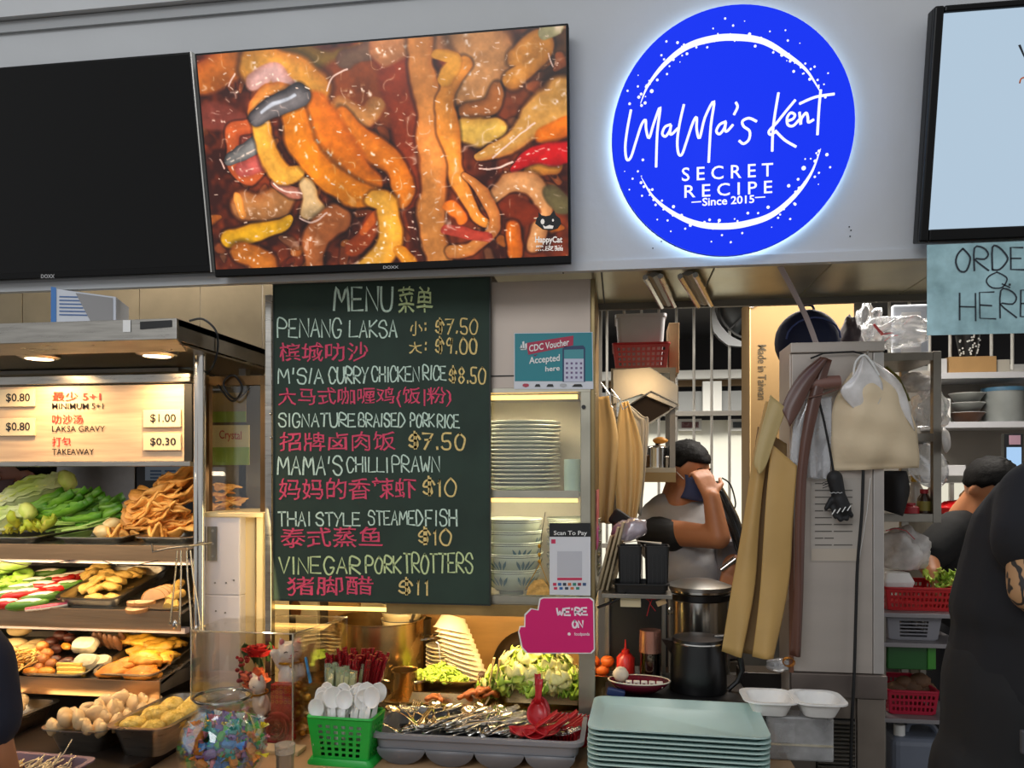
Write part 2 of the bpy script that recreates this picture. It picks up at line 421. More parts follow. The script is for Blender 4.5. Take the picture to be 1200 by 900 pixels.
# stainless soffit above the opening (ceiling panels, each apart)
so = T('ceiling_soffit', None, None, (0, .17, 2.05)); tag(so, kind='structure')
SOF = M('soffit_steel', 'c9c4a8', .3, .75, .1, 6, .05, 18)
xx = -.35
while xx < 1.7:
    MB().b2((xx+.002, -.03, 2.050), (xx+.298, .40, 2.056)).build('panel', SOF, so, bev=.001); xx += .3
MB().b2((-.35, .40, 2.03), (1.7, .42, 2.60)).build('back_panel', M('back_panel', '6e6a62', .5, .6), so)
MB().b2((-2.7, .40, 2.25), (-.35, .42, 2.60)).build('back_panel', M('back_panel'), so)
# fascia leaning out over the counter
TL = math.radians(10.5)
FA = Frame((0, -.12, 2.022), (1, 0, 0), (0, -math.sin(TL), math.cos(TL)))
f = MB()
f.prism([(-3.6, 0), (2.4, 0), (2.4, .70), (-3.6, .70)], FA, -.04, 0)
f.prism([(-3.6, -.001), (2.4, -.001), (2.4, .022), (-3.6, .022)], FA, -.07, .006)
struct(f, 'wall_front', WALLP)
f = MB(); f.prism([(-3.6, .70), (2.4, .70), (2.4, 1.3), (-3.6, 1.3)], FA, -.04, .035); struct(f, 'wall_front_upper', WALLP)
f = MB(); f.prism([(-3.6, .672), (2.4, .672), (2.4, .698), (-3.6, .698)], FA, 0, .012); struct(f, 'trim_1', M('trim_grey', 'a9abac', .6))
f = MB()
rr = random.Random(3)
for px, py in ((765, 291), (775, 283), (995, 266), (996, 277), (997, 270), (850, 307), (923, 303), (660, 320), (760, 328)):
    c = FA.loc(FA.hit(px, py)); f.add([FA.w(c[0]+math.cos(t)*.002, c[1]+math.sin(t)*.002, .0015) for t in [k*math.pi/3 for k in range(6)]], [(0, 1, 2, 3, 4, 5)])
f.build('screw_hole', M('hole', '1a1a1a', .9), label='small dark screw holes drilled in grey fascia below round blue sign', cat='hole', kind='stuff')
# ceiling rail ends hanging under the soffit (left of fan)
for px0, py0, px1, py1, l in ((765, 322, 783, 352, 'steel track end hanging under soffit left of the wall fan, nearer red basket'), (806, 320, 826, 350, 'steel track end hanging under soffit directly left of the wall fan')):
    a, c = P(px0, py0, 0.0), P(px1, py1, .38); c.z = 2.03; a.z = 2.03
    o = T('soffit_track', l, 'track', (a+c)/2)
    d = (c-a).normalized(); s_ = Vector((d.y, -d.x, 0))
    for q in (-.02, .02): MB().tube([a+s_*q, c+s_*q], .008, 6).build('rail', STEELB, o)
    MB().tube([a+Vector((0, 0, .006)), c+Vector((0, 0, .006))], .019, 4, flat=.4).build('channel', STEELD, o)

# ================================================================ blue round sign
def px_circle(fr, cx, cy, rx, off):
    pts = [fr.loc(fr.hit(cx+rx*math.cos(t), cy+rx*math.sin(t), off))[:2] for t in (0, math.pi)]
    return (pts[0][0]-pts[1][0])/2
SO = .045
c0 = FA.loc(FA.hit(856.5, 156.5, SO)); RS = px_circle(FA, 856, 156, 142, SO)
sg = T('round_shop_sign', 'round glowing blue shop sign with white script lettering and star ring', 'sign', FA.w(c0[0], c0[1]-RS, 0))
disc = [(c0[0]+RS*math.cos(t), c0[1]+RS*math.sin(t)) for t in [2*math.pi*k/96 for k in range(96)]]
MB().prism(disc, FA, SO-.012, SO).build('face', ME('sign_blue', '1636f5', 1.0), sg); SGF = COL.objects['face']
MB().prism([(c0[0]+RS*1.004*math.cos(t), c0[1]+RS*1.004*math.sin(t)) for t in [2*math.pi*k/96 for k in range(96)]], FA, SO-.026, SO-.0125).build('rim', M('navy_rim', '101c50', .4), sg)
h = MB(); n = 96
rg = []
for (r_, z) in ((RS*.90, SO-.028), (RS*.985, SO-.028), (RS*.985, SO-.036), (RS*.90, SO-.036)):
    rg.append([FA.w(c0[0]+r_*math.cos(2*math.pi*k/n), c0[1]+r_*math.sin(2*math.pi*k/n), z) for k in range(n)])
rg.append(rg[0]); h.loft(rg, False, False).build('halo_strip', ME('halo_white', 'b9dcff', 9), sg)
for a in (45, 135, 225, 315):
    x, y = c0[0]+RS*.6*math.cos(math.radians(a)), c0[1]+RS*.6*math.sin(math.radians(a)); MB().cyl(FA.w(x, y, 0), FA.w(x, y, SO-.026), .01, n=8).build('standoff', STEEL, sg)
WH = ME('sign_white', 'f4f8ff', 1.15)
def zs(p): return (680+p[0]/2.903, p[1]/2.903)      # coordinates noted on an enlarged view of the sign
def st(mb, pts, w, fr=FA, off=SO+.002, conv=zs, k=4):
    q = [fr.loc(fr.hit(*conv(p), off))[:2] for p in pts]
    m_ = mp(856, -.22)
    q = smooth2(q, k) if len(q) > 2 else q
    if isinstance(w, tuple): ws = [m_*(w[0]+(w[1]-w[0])*math.sin(math.pi*i/(len(q)-1))) for i in range(len(q))]
    else: ws = w*m_
    mb.ribbon(q, ws, fr, off)
    if not isinstance(w, tuple):
        for e in (q[0], q[-1]): mb.add([fr.w(e[0]+math.cos(t)*w*m_/2, e[1]+math.sin(t)*w*m_/2, off) for t in [j*math.pi/4 for j in range(8)]], [tuple(range(8))])
words = {'name_lettering': [
 [(172, 376), (160, 440), (153, 500), (158, 542), (172, 535), (190, 480), (208, 425), (222, 408), (224, 440), (234, 470), (250, 420), (272, 364), (262, 450), (258, 566)],
 [(306, 424), (288, 432), (279, 455), (290, 464), (304, 445), (309, 425), (305, 452), (312, 456), (330, 438)],
 [(352, 358), (338, 420), (330, 480), (334, 522), (346, 525), (362, 480), (384, 415), (396, 400), (396, 440), (406, 470), (424, 400), (455, 344), (444, 430), (437, 550)],
 [(494, 414), (474, 424), (463, 446), (474, 456), (490, 436), (495, 416), (492, 442), (500, 446), (518, 426)],
 [(530, 350), (535, 364), (524, 388)],
 [(598, 412), (574, 402), (552, 412), (556, 430), (576, 446), (574, 474), (556, 489), (542, 480)],
 [(674, 318), (662, 390), (655, 450), (653, 512)], [(730, 342), (700, 378), (668, 418), (642, 446), (648, 458), (665, 448)], [(665, 446), (695, 476), (732, 498)],
 [(704, 412), (724, 404), (730, 390), (716, 384), (704, 400), (706, 424), (724, 428), (744, 408)],
 [(746, 384), (750, 424), (752, 404), (768, 384), (774, 398), (776, 416), (792, 408)],
 [(818, 308), (812, 370), (807, 456)], [(748, 352), (800, 330), (862, 320)]]}
wd2 = MB()
for s_ in words['name_lettering']: st(wd2, s_, 3.0)
wd2.build('script_lettering', WH, SGF, fixn=False)
for s_, bxz, sl in (('S E C R E T', (799, 194, 906, 210), -.055), ('R E C I P E', (802, 214.5, 905, 229.5), -.055), ('Since 2015', (823, 229.5, 884, 239), -.06)):
    x = MB(); text_px(x, s_, (bxz[0], bxz[1]+2.5, bxz[2], bxz[3]+2.5), FA, SO+.002, sl, .02 if 'Since' in s_ else .008)
    if 'E' in s_[:6]:      # small serifs
        pass
    x.build('lettering', WH, SGF, fixn=False)
for q_ in ([(380, 688), (410, 686)], [(596, 672), (628, 670)]):
    x = MB(); st(x, q_, 1.3); x.build('dash', WH, SGF, fixn=False)
arc1 = [(205, 352), (232, 288), (290, 215), (365, 158), (450, 132), (530, 127), (620, 140), (700, 185), (770, 240), (820, 318)]
arc2 = [(208, 604), (250, 672), (320, 728), (400, 762), (480, 770), (560, 762), (650, 732), (730, 665), (785, 590), (818, 506)]
x = MB(); st(x, arc1, (.6, 7.5), k=8); st(x, arc2, (.6, 7.5), k=8)
rr = random.Random(5)
x.build('ring_stroke', WH, SGF, fixn=False)
x = MB()
dots = [(493, 63, 4), (452, 97, 3), (520, 87, 4), (559, 72, 2), (645, 107, 3), (698, 103, 3), (706, 138, 4), (747, 147, 2), (293, 141, 4), (331, 145, 5), (276, 188, 4), (285, 202, 4), (197, 256, 2), (207, 320, 5), (196, 294, 4), (161, 309, 4), (168, 353, 5), (243, 310, 7), (227, 292, 6), (262, 272, 5), (295, 252, 4), (339, 211, 2), (843, 249, 3), (829, 287, 3), (797, 227, 4), (784, 235, 4), (757, 251, 3), (726, 243, 5), (714, 208, 5), (686, 187, 6), (839, 526, 6), (850, 569, 4), (812, 588, 4), (760, 572, 8), (741, 610, 5), (784, 540, 3), (765, 541, 3), (810, 627, 2), (213, 544, 5), (196, 583, 4), (151, 583, 2), (178, 608, 4), (167, 645, 3), (210, 666, 4), (245, 645, 5), (262, 747, 3), (297, 750, 4), (308, 787, 3), (357, 778, 4), (446, 822, 3), (482, 800, 4), (512, 824, 4), (551, 793, 4), (570, 725, 5), (605, 725, 4), (651, 773, 2), (673, 741, 4), (714, 745, 4), (731, 695, 5), (440, 748, 5), (473, 750, 6), (639, 705, 6), (317, 703, 6), (709, 632, 6), (525, 745, 3), (595, 157, 5), (432, 161, 4), (395, 161, 4), (363, 183, 5)]
for arc in (arc1, arc2):
    for q in smooth2(arc, 5):
        dots.append((q[0]+rr.uniform(-14, 14), q[1]+rr.uniform(-14, 14), rr.uniform(2, 6)))
for a, c, r_ in dots:
    q = FA.loc(FA.hit(*zs((a, c)), SO+.002)); r2 = r_/2.903*mp(856, -.22)*.95
    x.add([FA.w(q[0]+math.cos(t)*r2, q[1]+math.sin(t)*r2, SO+.0022) for t in [j*math.pi/4 for j in range(8)]], [tuple(range(8))])
x.build('star_dots', WH, SGF, fixn=False, kind='stuff')
point('sign_spill_light', FA.w(c0[0], c0[1], .25), 0.6, (.35, .5, 1))

# ================================================================ televisions
def tv(corners, label, off, th, bezel, bodymat, name='wall_television', tilt=None):
    """corners TL,TR,BL,BR in the photograph -> a rigid rectangle hung on the fascia"""
    L4 = [FA.loc(FA.hit(*c, off)) for c in corners]
    x0 = (L4[0][0]+L4[2][0])/2; x1 = (L4[1][0]+L4[3][0])/2; y1 = (L4[0][1]+L4[1][1])/2; y0 = (L4[2][1]+L4[3][1])/2
    t = T(name, label, 'television', FA.w((x0+x1)/2, y0, 0))
    m = MB(); m.prism([(x0, y0), (x1, y0), (x1, y1), (x0, y1)], FA, off-th, off); m.build('casing', M('bezel_black', '040404', .35, spec=.2), t, bev=.003)
    m = MB(); m.prism([((x0*3+x1)/4, y0+.1), ((x0+3*x1)/4, y0+.1), ((x0+3*x1)/4, y1-.1), ((x0*3+x1)/4, y1-.1)], FA, .0, off-th+.001); m.build('wall_bracket', BLACKM, t)
    return t, x0, x1, y0, y1
# left television, switched off
t1, a0, a1, b0, b1 = tv(((-190, 92), (221, 63), (-160, 330), (250, 324)), 'large black television with dark blank screen at left of fascia', .045, .03, .01, BLACKP)
m = MB(); m.prism([(a0+.006, b0+.018), (a1-.006, b0+.018), (a1-.006, b1-.006), (a0+.006, b1-.006)], FA, .0448, .0458)
m.build('screen', M('blank_screen', '050505', .07, spec=.22), t1)
m = MB(); m.prism([(a1-.0005, b0), (a1+.003, b0), (a1+.003, b1), (a1-.0005, b1)], FA, .012, .046); m.build('edge_strip', STEELB, t1)
x = MB(); text_px(x, 'DOXX', (48, 321.5, 64, 326), FA, .0455, 0, .02); x.build('lettering', M('logo_grey', 'b0b0b0', .5), t1, fixn=False)
# food television
t2, a0, a1, b0, b1 = tv(((224, 61), (661, 29), (255, 324), (674, 310)), 'television showing a close picture of orange noodles in gravy', .06, .03, .01, BLACKP)
SX0, SX1, SY0, SY1 = a0+.006, a1-.006, b0+.020, b1-.006
x = MB(); text_px(x, 'DOXX', (449, 311.5, 467, 315), FA, .0605, -.02, .02); x.build('lettering', M('logo_grey'), t2, fixn=False)
# picture: per-vertex colour image of noodles, painted in code
GW, GH = 520, 330
def make_picture():
    yy, xx_ = np.mgrid[0:GH, 0:GW].astype(float)
    X = xx_/GW*1150+20; Y = yy/GH*690+110                 # coordinates noted on an enlarged, squared view of the screen
    rng = np.random.default_rng(4)
    def noise(sc, seed):
        r = np.random.default_rng(seed); g = r.random((int(690/sc)+3, int(1150/sc)+3))
        gx = (X-20)/sc; gy = (Y-110)/sc; i = gx.astype(int); j = gy.astype(int); fx = gx-i; fy = gy-j
        fx = fx*fx*(3-2*fx); fy = fy*fy*(3-2*fy)
        return (g[j, i]*(1-fx)+g[j, i+1]*fx)*(1-fy)+(g[j+1, i]*(1-fx)+g[j+1, i+1]*fx)*fy
    n = .45*noise(90, 1)+.3*noise(40, 2)+.25*noise(16, 3); fine = noise(7, 9)
    ridge = (1-np.abs(noise(34, 21)-.5)*2)**16*np.clip((noise(15, 22)-.45)*5, 0, 1)*np.clip((noise(60, 23)-.35)*4, 0, 1); big = noise(150, 31)
    wx = 26*(noise(75, 11)-.5)+5*(noise(26, 12)-.5); wy = 26*(noise(75, 13)-.5)+5*(noise(26, 14)-.5); X = X+wx; Y = Y+wy
    base = np.zeros((GH, GW, 3)); c1 = np.array((62, 24, 16.)); c2 = np.array((150, 66, 30.))
    tt = np.clip((n-.3)/.42, 0, 1)[..., None]; base[:] = c1*(1-tt)+c2*tt
    rt = np.clip((X-880)/300, 0, 1)*np.clip((520-Y)/300, 0, 1); rt = rt[..., None]; base = base*(1-.75*rt)+np.array((95, 72, 42.))*.75*rt*(.5+n[..., None])
    img = base
    def hl(pts, w, col, a=1, soft=.5): stroke(pts, w, col, col, None, a, soft)
    def stroke(pts, w, cc, ce, spec=None, alpha=1, soft=.24, sh=0, side=-.35, dots=0):
        nonlocal img
        q = np.array(smooth2(pts, 6) if len(pts) > 2 else pts, float); ws = np.array(w if isinstance(w, (list, tuple)) else [w]*len(pts), float)
        ws = ws*(1.18 if ws.max() > 24 else 1)
        wi = np.interp(np.linspace(0, 1, len(q)), np.linspace(0, 1, len(ws)), ws)
        mgn = wi.max()*1.3+6
        bi = (X > q[:, 0].min()-mgn) & (X < q[:, 0].max()+mgn) & (Y > q[:, 1].min()-mgn) & (Y < q[:, 1].max()+mgn)
        if not bi.any(): return
        px, py = X[bi], Y[bi]; best = np.full(px.shape, 9e9); sg_ = np.zeros(px.shape); al = np.zeros(px.shape)
        for i in range(len(q)-1):
            a, c = q[i], q[i+1]; d = c-a; L2 = (d**2).sum()+1e-9
            t = np.clip(((px-a[0])*d[0]+(py-a[1])*d[1])/L2, 0, 1); dx = px-a[0]-t*d[0]; dy = py-a[1]-t*d[1]
            ww = (wi[i]+(wi[i+1]-wi[i])*t)/2; dist = np.sqrt(dx*dx+dy*dy)/np.maximum(ww, 1); m = dist < best
            best[m] = dist[m]; sg_[m] = (np.sign(dx*d[1]-dy*d[0])*dist)[m]; al[m] = (i+t[m])
        msk = np.clip((1-best)/soft, 0, 1)*alpha
        e = np.clip(np.clip(best, 0, 1)**2.5*.7+.35*(big[bi]-.5)+.3*np.clip(sg_, -1, 1)*(best > .3)*.6, 0, 1); nn = (n[bi]-.5)*.5+(fine[bi]-.5)*.07
        col = np.array(cc, float)*(1-e[:, None])+np.array(ce, float)*e[:, None]; col = col*(1+nn[:, None])
        if sh:
            shm = np.clip((1.22-best)/.3, 0, 1)*.42*sh; img[bi] = img[bi]*(1-shm[:, None])
        img[bi] = img[bi]*(1-msk[:, None])+col*msk[:, None]
        if spec is not None:
            s1 = np.exp(-((sg_-side)/.10)**2)*(best < .95)*np.clip(np.sin(al*2.6+sg_*4+spec)*1.4+.1, 0, 1)*np.clip((fine[bi]-.25)*2.5, 0, 1)
            img[bi] = img[bi]*(1-s1[:, None])+np.array((255, 225, 205.))*s1[:, None]
    O1, O2 = (232, 142, 30), (168, 84, 16); Y1, Y2 = (238, 178, 74), (196, 118, 26)
    P1, P2 = (206, 140, 92), (150, 82, 46); R1, R2 = (150, 62, 26), (86, 28, 14)
    # backdrop chunks
    for _ in range(130):
        x, y, a, l = rng.uniform(20, 1170), rng.uniform(110, 800), rng.uniform(0, 3.1), rng.uniform(15, 70); c = [(120, 48, 22), (150, 74, 34), (92, 34, 20), (176, 96, 50), (70, 28, 18), (140, 90, 60), (190, 110, 40)][rng.integers(7)]
        stroke([(x, y), (x+l*math.cos(a)*.5+rng.uniform(-9, 9), y+l*math.sin(a)*.5), (x+l*math.cos(a), y+l*math.sin(a)+rng.uniform(-9, 9))], [rng.uniform(8, 30), rng.uniform(20, 46), rng.uniform(5, 26)], c, [k*.65 for k in c], 1 if rng.random() < .4 else None, .8, .4, .5)
    stroke([(30, 190), (120, 150), (200, 120)], 95, (188, 110, 40), (150, 70, 30))
    stroke([(60, 300), (130, 320), (170, 390)], 90, (140, 70, 56), (110, 50, 34), 1)
    stroke([(180, 330), (120, 350), (105, 430), (150, 500), (210, 470)], 44, (205, 105, 52), (150, 60, 30), 2, sh=1)
    stroke([(150, 470), (215, 450)], 60, (205, 105, 95), (150, 60, 44), 3)
    stroke([(330, 130), (430, 190), (560, 150)], 110, (140, 110, 40), (110, 70, 24), 2)
    stroke([(420, 260), (560, 220), (640, 300)], 150, (150, 76, 30), (110, 50, 20), 1)
    stroke([(500, 160), (520, 150), (600, 120)], 70, (120, 90, 70), (90, 50, 40))
    stroke([(650, 140), (680, 260), (700, 420), (700, 560)], 130, (150, 62, 28), (105, 38, 20), None)
    stroke([(230, 150), (330, 190), (380, 240)], 120, (224, 160, 66), (176, 98, 30), 2, sh=1)
    stroke([(215, 200), (260, 180), (300, 230)], 60, (224, 178, 168), (196, 130, 110), 4)
    stroke([(470, 300), (560, 330), (590, 300)], 60, (200, 140, 80), (140, 70, 30), 2)
    stroke([(620, 130), (720, 120), (850, 110)], 90, (190, 130, 84), (150, 90, 60), 3)
    stroke([(900, 120), (940, 190), (880, 270)], 150, (202, 146, 92), (160, 100, 62), 2, sh=1)
    stroke([(1020, 190), (1080, 150), (1110, 170), (1040, 240), (1020, 260)], 62, (205, 140, 58), (130, 76, 30), 5, sh=1)
    stroke([(1100, 130), (1150, 110)], 40, (170, 160, 120), (130, 120, 80))
    stroke([(860, 350), (930, 330), (960, 290)], 56, (176, 110, 56), (90, 52, 26), 3, sh=1)
    stroke([(850, 405), (900, 410), (955, 395)], [70, 84, 60], (232, 188, 92), (190, 128, 50), None, sh=1)
    stroke([(1160, 330), (1080, 380), (1000, 440), (900, 480)], [130, 100, 60, 20], (214, 160, 84), (176, 96, 40), 4, sh=1)
    stroke([(1160, 400), (1110, 430)], 60, (220, 120, 20), (170, 80, 20))
    stroke([(1130, 520), (1060, 530)], 40, (206, 140, 60), (150, 80, 30), 3)
    stroke([(1170, 480), (1110, 485), (1050, 495), (1000, 520)], [56, 60, 44, 14], (200, 20, 26), (150, 8, 20), 6, sh=1)
    stroke([(130, 590), (190, 600), (250, 590)], 96, (176, 122, 72), (140, 76, 36), 2, sh=1)
    stroke([(105, 560), (120, 620)], 26, (232, 160, 80), (190, 110, 40), 1)
    stroke([(250, 530), (300, 570), (340, 560)], 36, (196, 128, 106), (150, 72, 52), 4, sh=1)
    stroke([(350, 550), (365, 620)], 66, (226, 190, 140), (206, 140, 70), 5, sh=1)
    stroke([(80, 690), (150, 680), (240, 670), (290, 640)], [56, 56, 50, 26], (236, 180, 34), (196, 130, 20), 2, sh=1)
    stroke([(120, 740), (160, 760), (190, 800)], 80, (200, 122, 44), (150, 76, 26), 3, sh=1)
    stroke([(440, 640), (370, 700), (360, 790)], 74, (188, 112, 60), (140, 74, 40), 4, sh=1)
    stroke([(480, 740), (520, 720), (560, 670)], 60, (180, 80, 30), (110, 44, 20), 3)
    stroke([(520, 700), (560, 660), (580, 640)], 26, (222, 112, 40), (180, 80, 26))
    stroke([(700, 640), (700, 700), (720, 760)], 50, (90, 40, 26), (70, 30, 20), 4)
    stroke([(940, 610), (980, 560), (1060, 570), (1090, 640), (1070, 760)], [46, 64, 64, 60, 50], (200, 146, 96), (150, 92, 54), 2, sh=1)
    stroke([(1000, 640), (1040, 660)], 70, (130, 50, 20), (90, 34, 16), None)
    stroke([(1000, 700), (1010, 780)], 46, (210, 116, 30), (160, 70, 24), 3, sh=1)
    stroke([(1120, 600), (1150, 640)], 60, (112, 100, 66), (80, 60, 40), 5)
    # chopsticks
    stroke([(100, 440), (200, 385)], [44, 54], (150, 145, 140), (50, 48, 50), 2, soft=.1)
    # main noodles
    stroke([(470, 330), (560, 420), (640, 500), (660, 590)], [60, 72, 72, 54], (222, 130, 32), O2, 3, sh=1)
    stroke([(380, 300), (430, 400), (500, 480), (560, 540)], [110, 130, 110, 60], (228, 128, 22), (176, 84, 14), 1)
    stroke([(200, 300), (225, 400), (270, 500), (330, 500)], [50, 66, 70, 40], (236, 176, 72), (214, 130, 30), None, sh=1)
    stroke([(195, 290), (240, 240), (330, 250)], [40, 40, 30], (222, 150, 70), (190, 100, 40), 2)
    stroke([(310, 290), (335, 390), (400, 490), (500, 570), (600, 590)], [78, 90, 84, 84, 60], (230, 140, 24), (196, 104, 16), 4, sh=1, side=-.1)
    stroke([(560, 590), (610, 610), (612, 700), (590, 770), (520, 830)], [60, 74, 74, 80, 90], Y1, (206, 132, 30), 2, sh=1)
    stroke([(640, 760), (660, 800)], 40, (220, 150, 40), (180, 100, 20), 2)
    stroke([(735, 110), (745, 260), (760, 420), (752, 600), (745, 720), (760, 790)], [70, 74, 80, 84, 84, 90], (212, 142, 74), (184, 98, 38), None, sh=1, side=.5)
    stroke([(860, 190), (800, 290), (815, 420), (830, 560), (880, 660), (920, 700)], [50, 44, 50, 46, 40, 26], (222, 148, 62), (186, 104, 34), 5, sh=1, side=.2)
    stroke([(790, 170), (830, 180), (800, 250)], 38, (224, 160, 62), (170, 96, 30))
    stroke([(848, 540), (900, 590), (945, 660), (930, 720), (870, 770), (800, 770)], [20, 36, 36, 36, 40, 44], (206, 136, 70), (160, 86, 44), 3, sh=1)
    stroke([(790, 690), (850, 720), (920, 740)], [24, 34, 26], (190, 76, 56), (150, 50, 36), None)
    stroke([(800, 620), (840, 680)], 26, (232, 130, 40), (190, 90, 20), None)
    stroke([(200, 310), (340, 255)], [50, 58], (128, 120, 118), (34, 30, 34), None, soft=.1, sh=1)
    stroke([(215, 300), (320, 258)], 15, (190, 190, 195), (90, 88, 92), None, soft=.5)
    for p in (((430, 250), (450, 215), (500, 195)), ((950, 480), (1010, 430), (1080, 390)), ((900, 515), (960, 510), (1010, 490)), ((60, 440), (85, 475)), ((240, 530), (270, 560), (320, 575)), ((330, 640), (360, 660), (400, 640)), ((120, 210), (150, 170)), ((1120, 190), (1135, 230))):
        stroke(list(p), 7, (255, 220, 205), (235, 180, 160), None, .9, .5)
    for _ in range(190):
        x, y = rng.uniform(40, 1150), rng.uniform(120, 790); l = rng.uniform(2, 9); a = rng.uniform(-.8, .8)
        stroke([(x, y), (x+l*math.cos(a)*1.6, y+l*math.sin(a))], rng.uniform(3, 6), (255, 225, 205), (240, 190, 160), None, rng.uniform(.5, 1), .6)
    img = img*(.86+.3*big[..., None]); rd = np.clip(ridge*.62, 0, 1)[..., None]; img = img*(1-rd)+np.array((255, 222, 205.))*rd
    return (np.clip(img*1.04, 0, 255)/255)**1.2
pic = make_picture()
vs = []; dx = (SX1-SX0)/(GW-1); dy = (SY1-SY0)/(GH-1)
Wi = wmat(t2).inverted()
gx = np.linspace(SX0, SX1, GW); gy = np.linspace(SY1, SY0, GH)
GX, GY = np.meshgrid(gx, gy)
co = np.array(FA.o)[None, None]+GX[..., None]*np.array(FA.ex)+GY[..., None]*np.array(FA.ey)+.0608*np.array(FA.n)
co = co.reshape(-1, 3)-np.array(t2.location)
idx = np.arange(GW*GH).reshape(GH, GW); q = np.stack([idx[:-1, :-1], idx[1:, :-1], idx[1:, 1:], idx[:-1, 1:]], -1).reshape(-1, 4)
me = bpy.data.meshes.new('screen'); me.vertices.add(len(co)); me.vertices.foreach_set('co', co.ravel())
me.loops.add(q.size); me.loops.foreach_set('vertex_index', q.ravel()); me.polygons.add(len(q)); me.polygons.foreach_set('loop_start', np.arange(0, q.size, 4)); me.update(calc_edges=True)
ca = me.color_attributes.new('picture', 'FLOAT_COLOR', 'POINT'); pl = np.where(pic <= .04045, pic/12.92, ((pic+.055)/1.055)**2.4)
ca.data.foreach_set('color', np.concatenate([pl.reshape(-1, 3), np.ones((GW*GH, 1))], 1).ravel())
pm = bpy.data.materials.new('screen_picture'); pm.use_nodes = True; pn = pm.node_tree; pb = pn.nodes['Principled BSDF']
at = pn.nodes.new('ShaderNodeAttribute'); at.attribute_name = 'picture'; pb.inputs['Base Color'].default_value = (.02, .02, .02, 1); pb.inputs['Roughness'].default_value = .25; pb.inputs['Specular IOR Level'].default_value = .15
pn.links.new(at.outputs['Color'], pb.inputs['Emission Color']); pb.inputs['Emission Strength'].default_value = 1.0; me.materials.append(pm)
so_ = bpy.data.objects.new('screen', me); COL.objects.link(so_); so_.parent = t2
# small logo on the picture
def zc(p): return (440+p[0]/5.106, 170+p[1]/5.106)
def poly_px(mb, pts, fr, off, conv=lambda p: p): mb.add([fr.hit(*conv(p), off) for p in pts], [tuple(range(len(pts)))]); return mb
x = MB(); poly_px(x, [(955, 470), (965, 435), (975, 430), (975, 400), (995, 420), (1020, 425), (1045, 420), (1068, 390), (1080, 420), (1105, 440), (1112, 470), (1090, 500), (1050, 512), (1000, 505)], FA, .063, zc); x.build('cat_emblem', M('emblem_black', '050505', .5), so_, fixn=False)
x = MB(); text_px(x, 'HappyCat', (627, 277, 659, 286.5), FA, .063, 0, .03); text_px(x, '黑皮猫', (627, 287.5, 660, 294), FA, .063, 0, .02)
for c, r_ in (((1000, 458), 12), ((1062, 450), 6)):
    poly_px(x, [(c[0]+r_*math.cos(k*.785), c[1]+r_*1.4*math.sin(k*.785)) for k in range(8)], FA, .0635, zc)
poly_px(x, [(1000, 478), (1018, 488), (1040, 478), (1066, 484), (1060, 500), (1010, 500)], FA, .0635, zc)
x.build('lettering', ME('logo_white', 'e8e0d8', .9), so_, fixn=False)
# right display
t3, a0, a1, b0, b1 = tv(((1081, 6), (1500, -20), (1088, 289), (1500, 262)), 'display with pale blue lit screen and thick black rounded frame', .07, .035, .01, BLACKP, 'menu_display')
x = MB(); 
fr_ = [FA.loc(FA.hit(*c, .07))[:2] for c in ((1095, 17), (1190, 9), (1098, 269), (1190, 262))]
ix0 = (fr_[0][0]+fr_[2][0])/2; iy1 = fr_[0][1]; iy0 = fr_[2][1]
x = MB(); x.prism([(ix0, iy0), (a1-.03, iy0), (a1-.03, iy1), (ix0, iy1)], FA, .069, .0715); x.build('screen', ME('pale_screen', 'b9cfe2', .92), t3)
for (p, q_) in (((a0, b0), (ix0-.001, b1)), ((ix0-.001, b0), (a1, iy0)), ((ix0-.001, iy1), (a1, b1))):
    x = MB(); x.prism([(p[0], p[1]), (q_[0], p[1]), (q_[0], q_[1]), (p[0], q_[1])], FA, .06, .079); x.build('frame_rail', M('bezel_black'), t3, bev=.004)
x = MB(); poly_px(x, [(1193, 53), (1196, 52), (1203, 70), (1203, 74)], FA, .073); x.build('lettering', M('ink_dark', '101820', .5), t3, fixn=False)
x = MB(); st(x, [(1195, 97), (1197, 92), (1204, 90)], 1.6, FA, .073, lambda p: p); x.build('emblem', M('ink_orange', 'd8682a', .5), t3, fixn=False)
# order queue notice
NF = Frame((0, -.215, 0), (1, 0, 0), (0, 0, 1))
no = T('order_notice', 'pale blue plastic notice with handwritten ORDER Q HERE below pale display', 'notice', P(1190, 392, -.215))
a_, c_ = NF.loc(NF.hit(1086.5, 393)), NF.loc(NF.hit(1330, 288))
x = MB(); x.prism([(a_[0], a_[1]), (c_[0], a_[1]), (c_[0], c_[1]+.02), (a_[0], c_[1]+.02)], NF, -.002, 0); x.build('sheet', MG('blue_film', (.55, .75, .78), .1, .75, (.42, .66, .70), .3), no); nsh = COL.objects['sheet']
x = MB()
hand_px(x, 'ORDER', (1120, 291, 1222, 317), NF, .001, 2.0, .5, slope=-.02); hand_px(x, 'Q', (1156, 319, 1180, 337), NF, .001, 1.6, .3); hand_px(x, 'HERE', (1124, 344, 1215, 375), NF, .001, 1.8, .6, slope=-.06)
hand_px(x, '.', (1180, 328, 1186, 334), NF, .001, 2.5, .1)
x.build('lettering', M('marker_ink', '1c2630', .6), nsh, fixn=False)

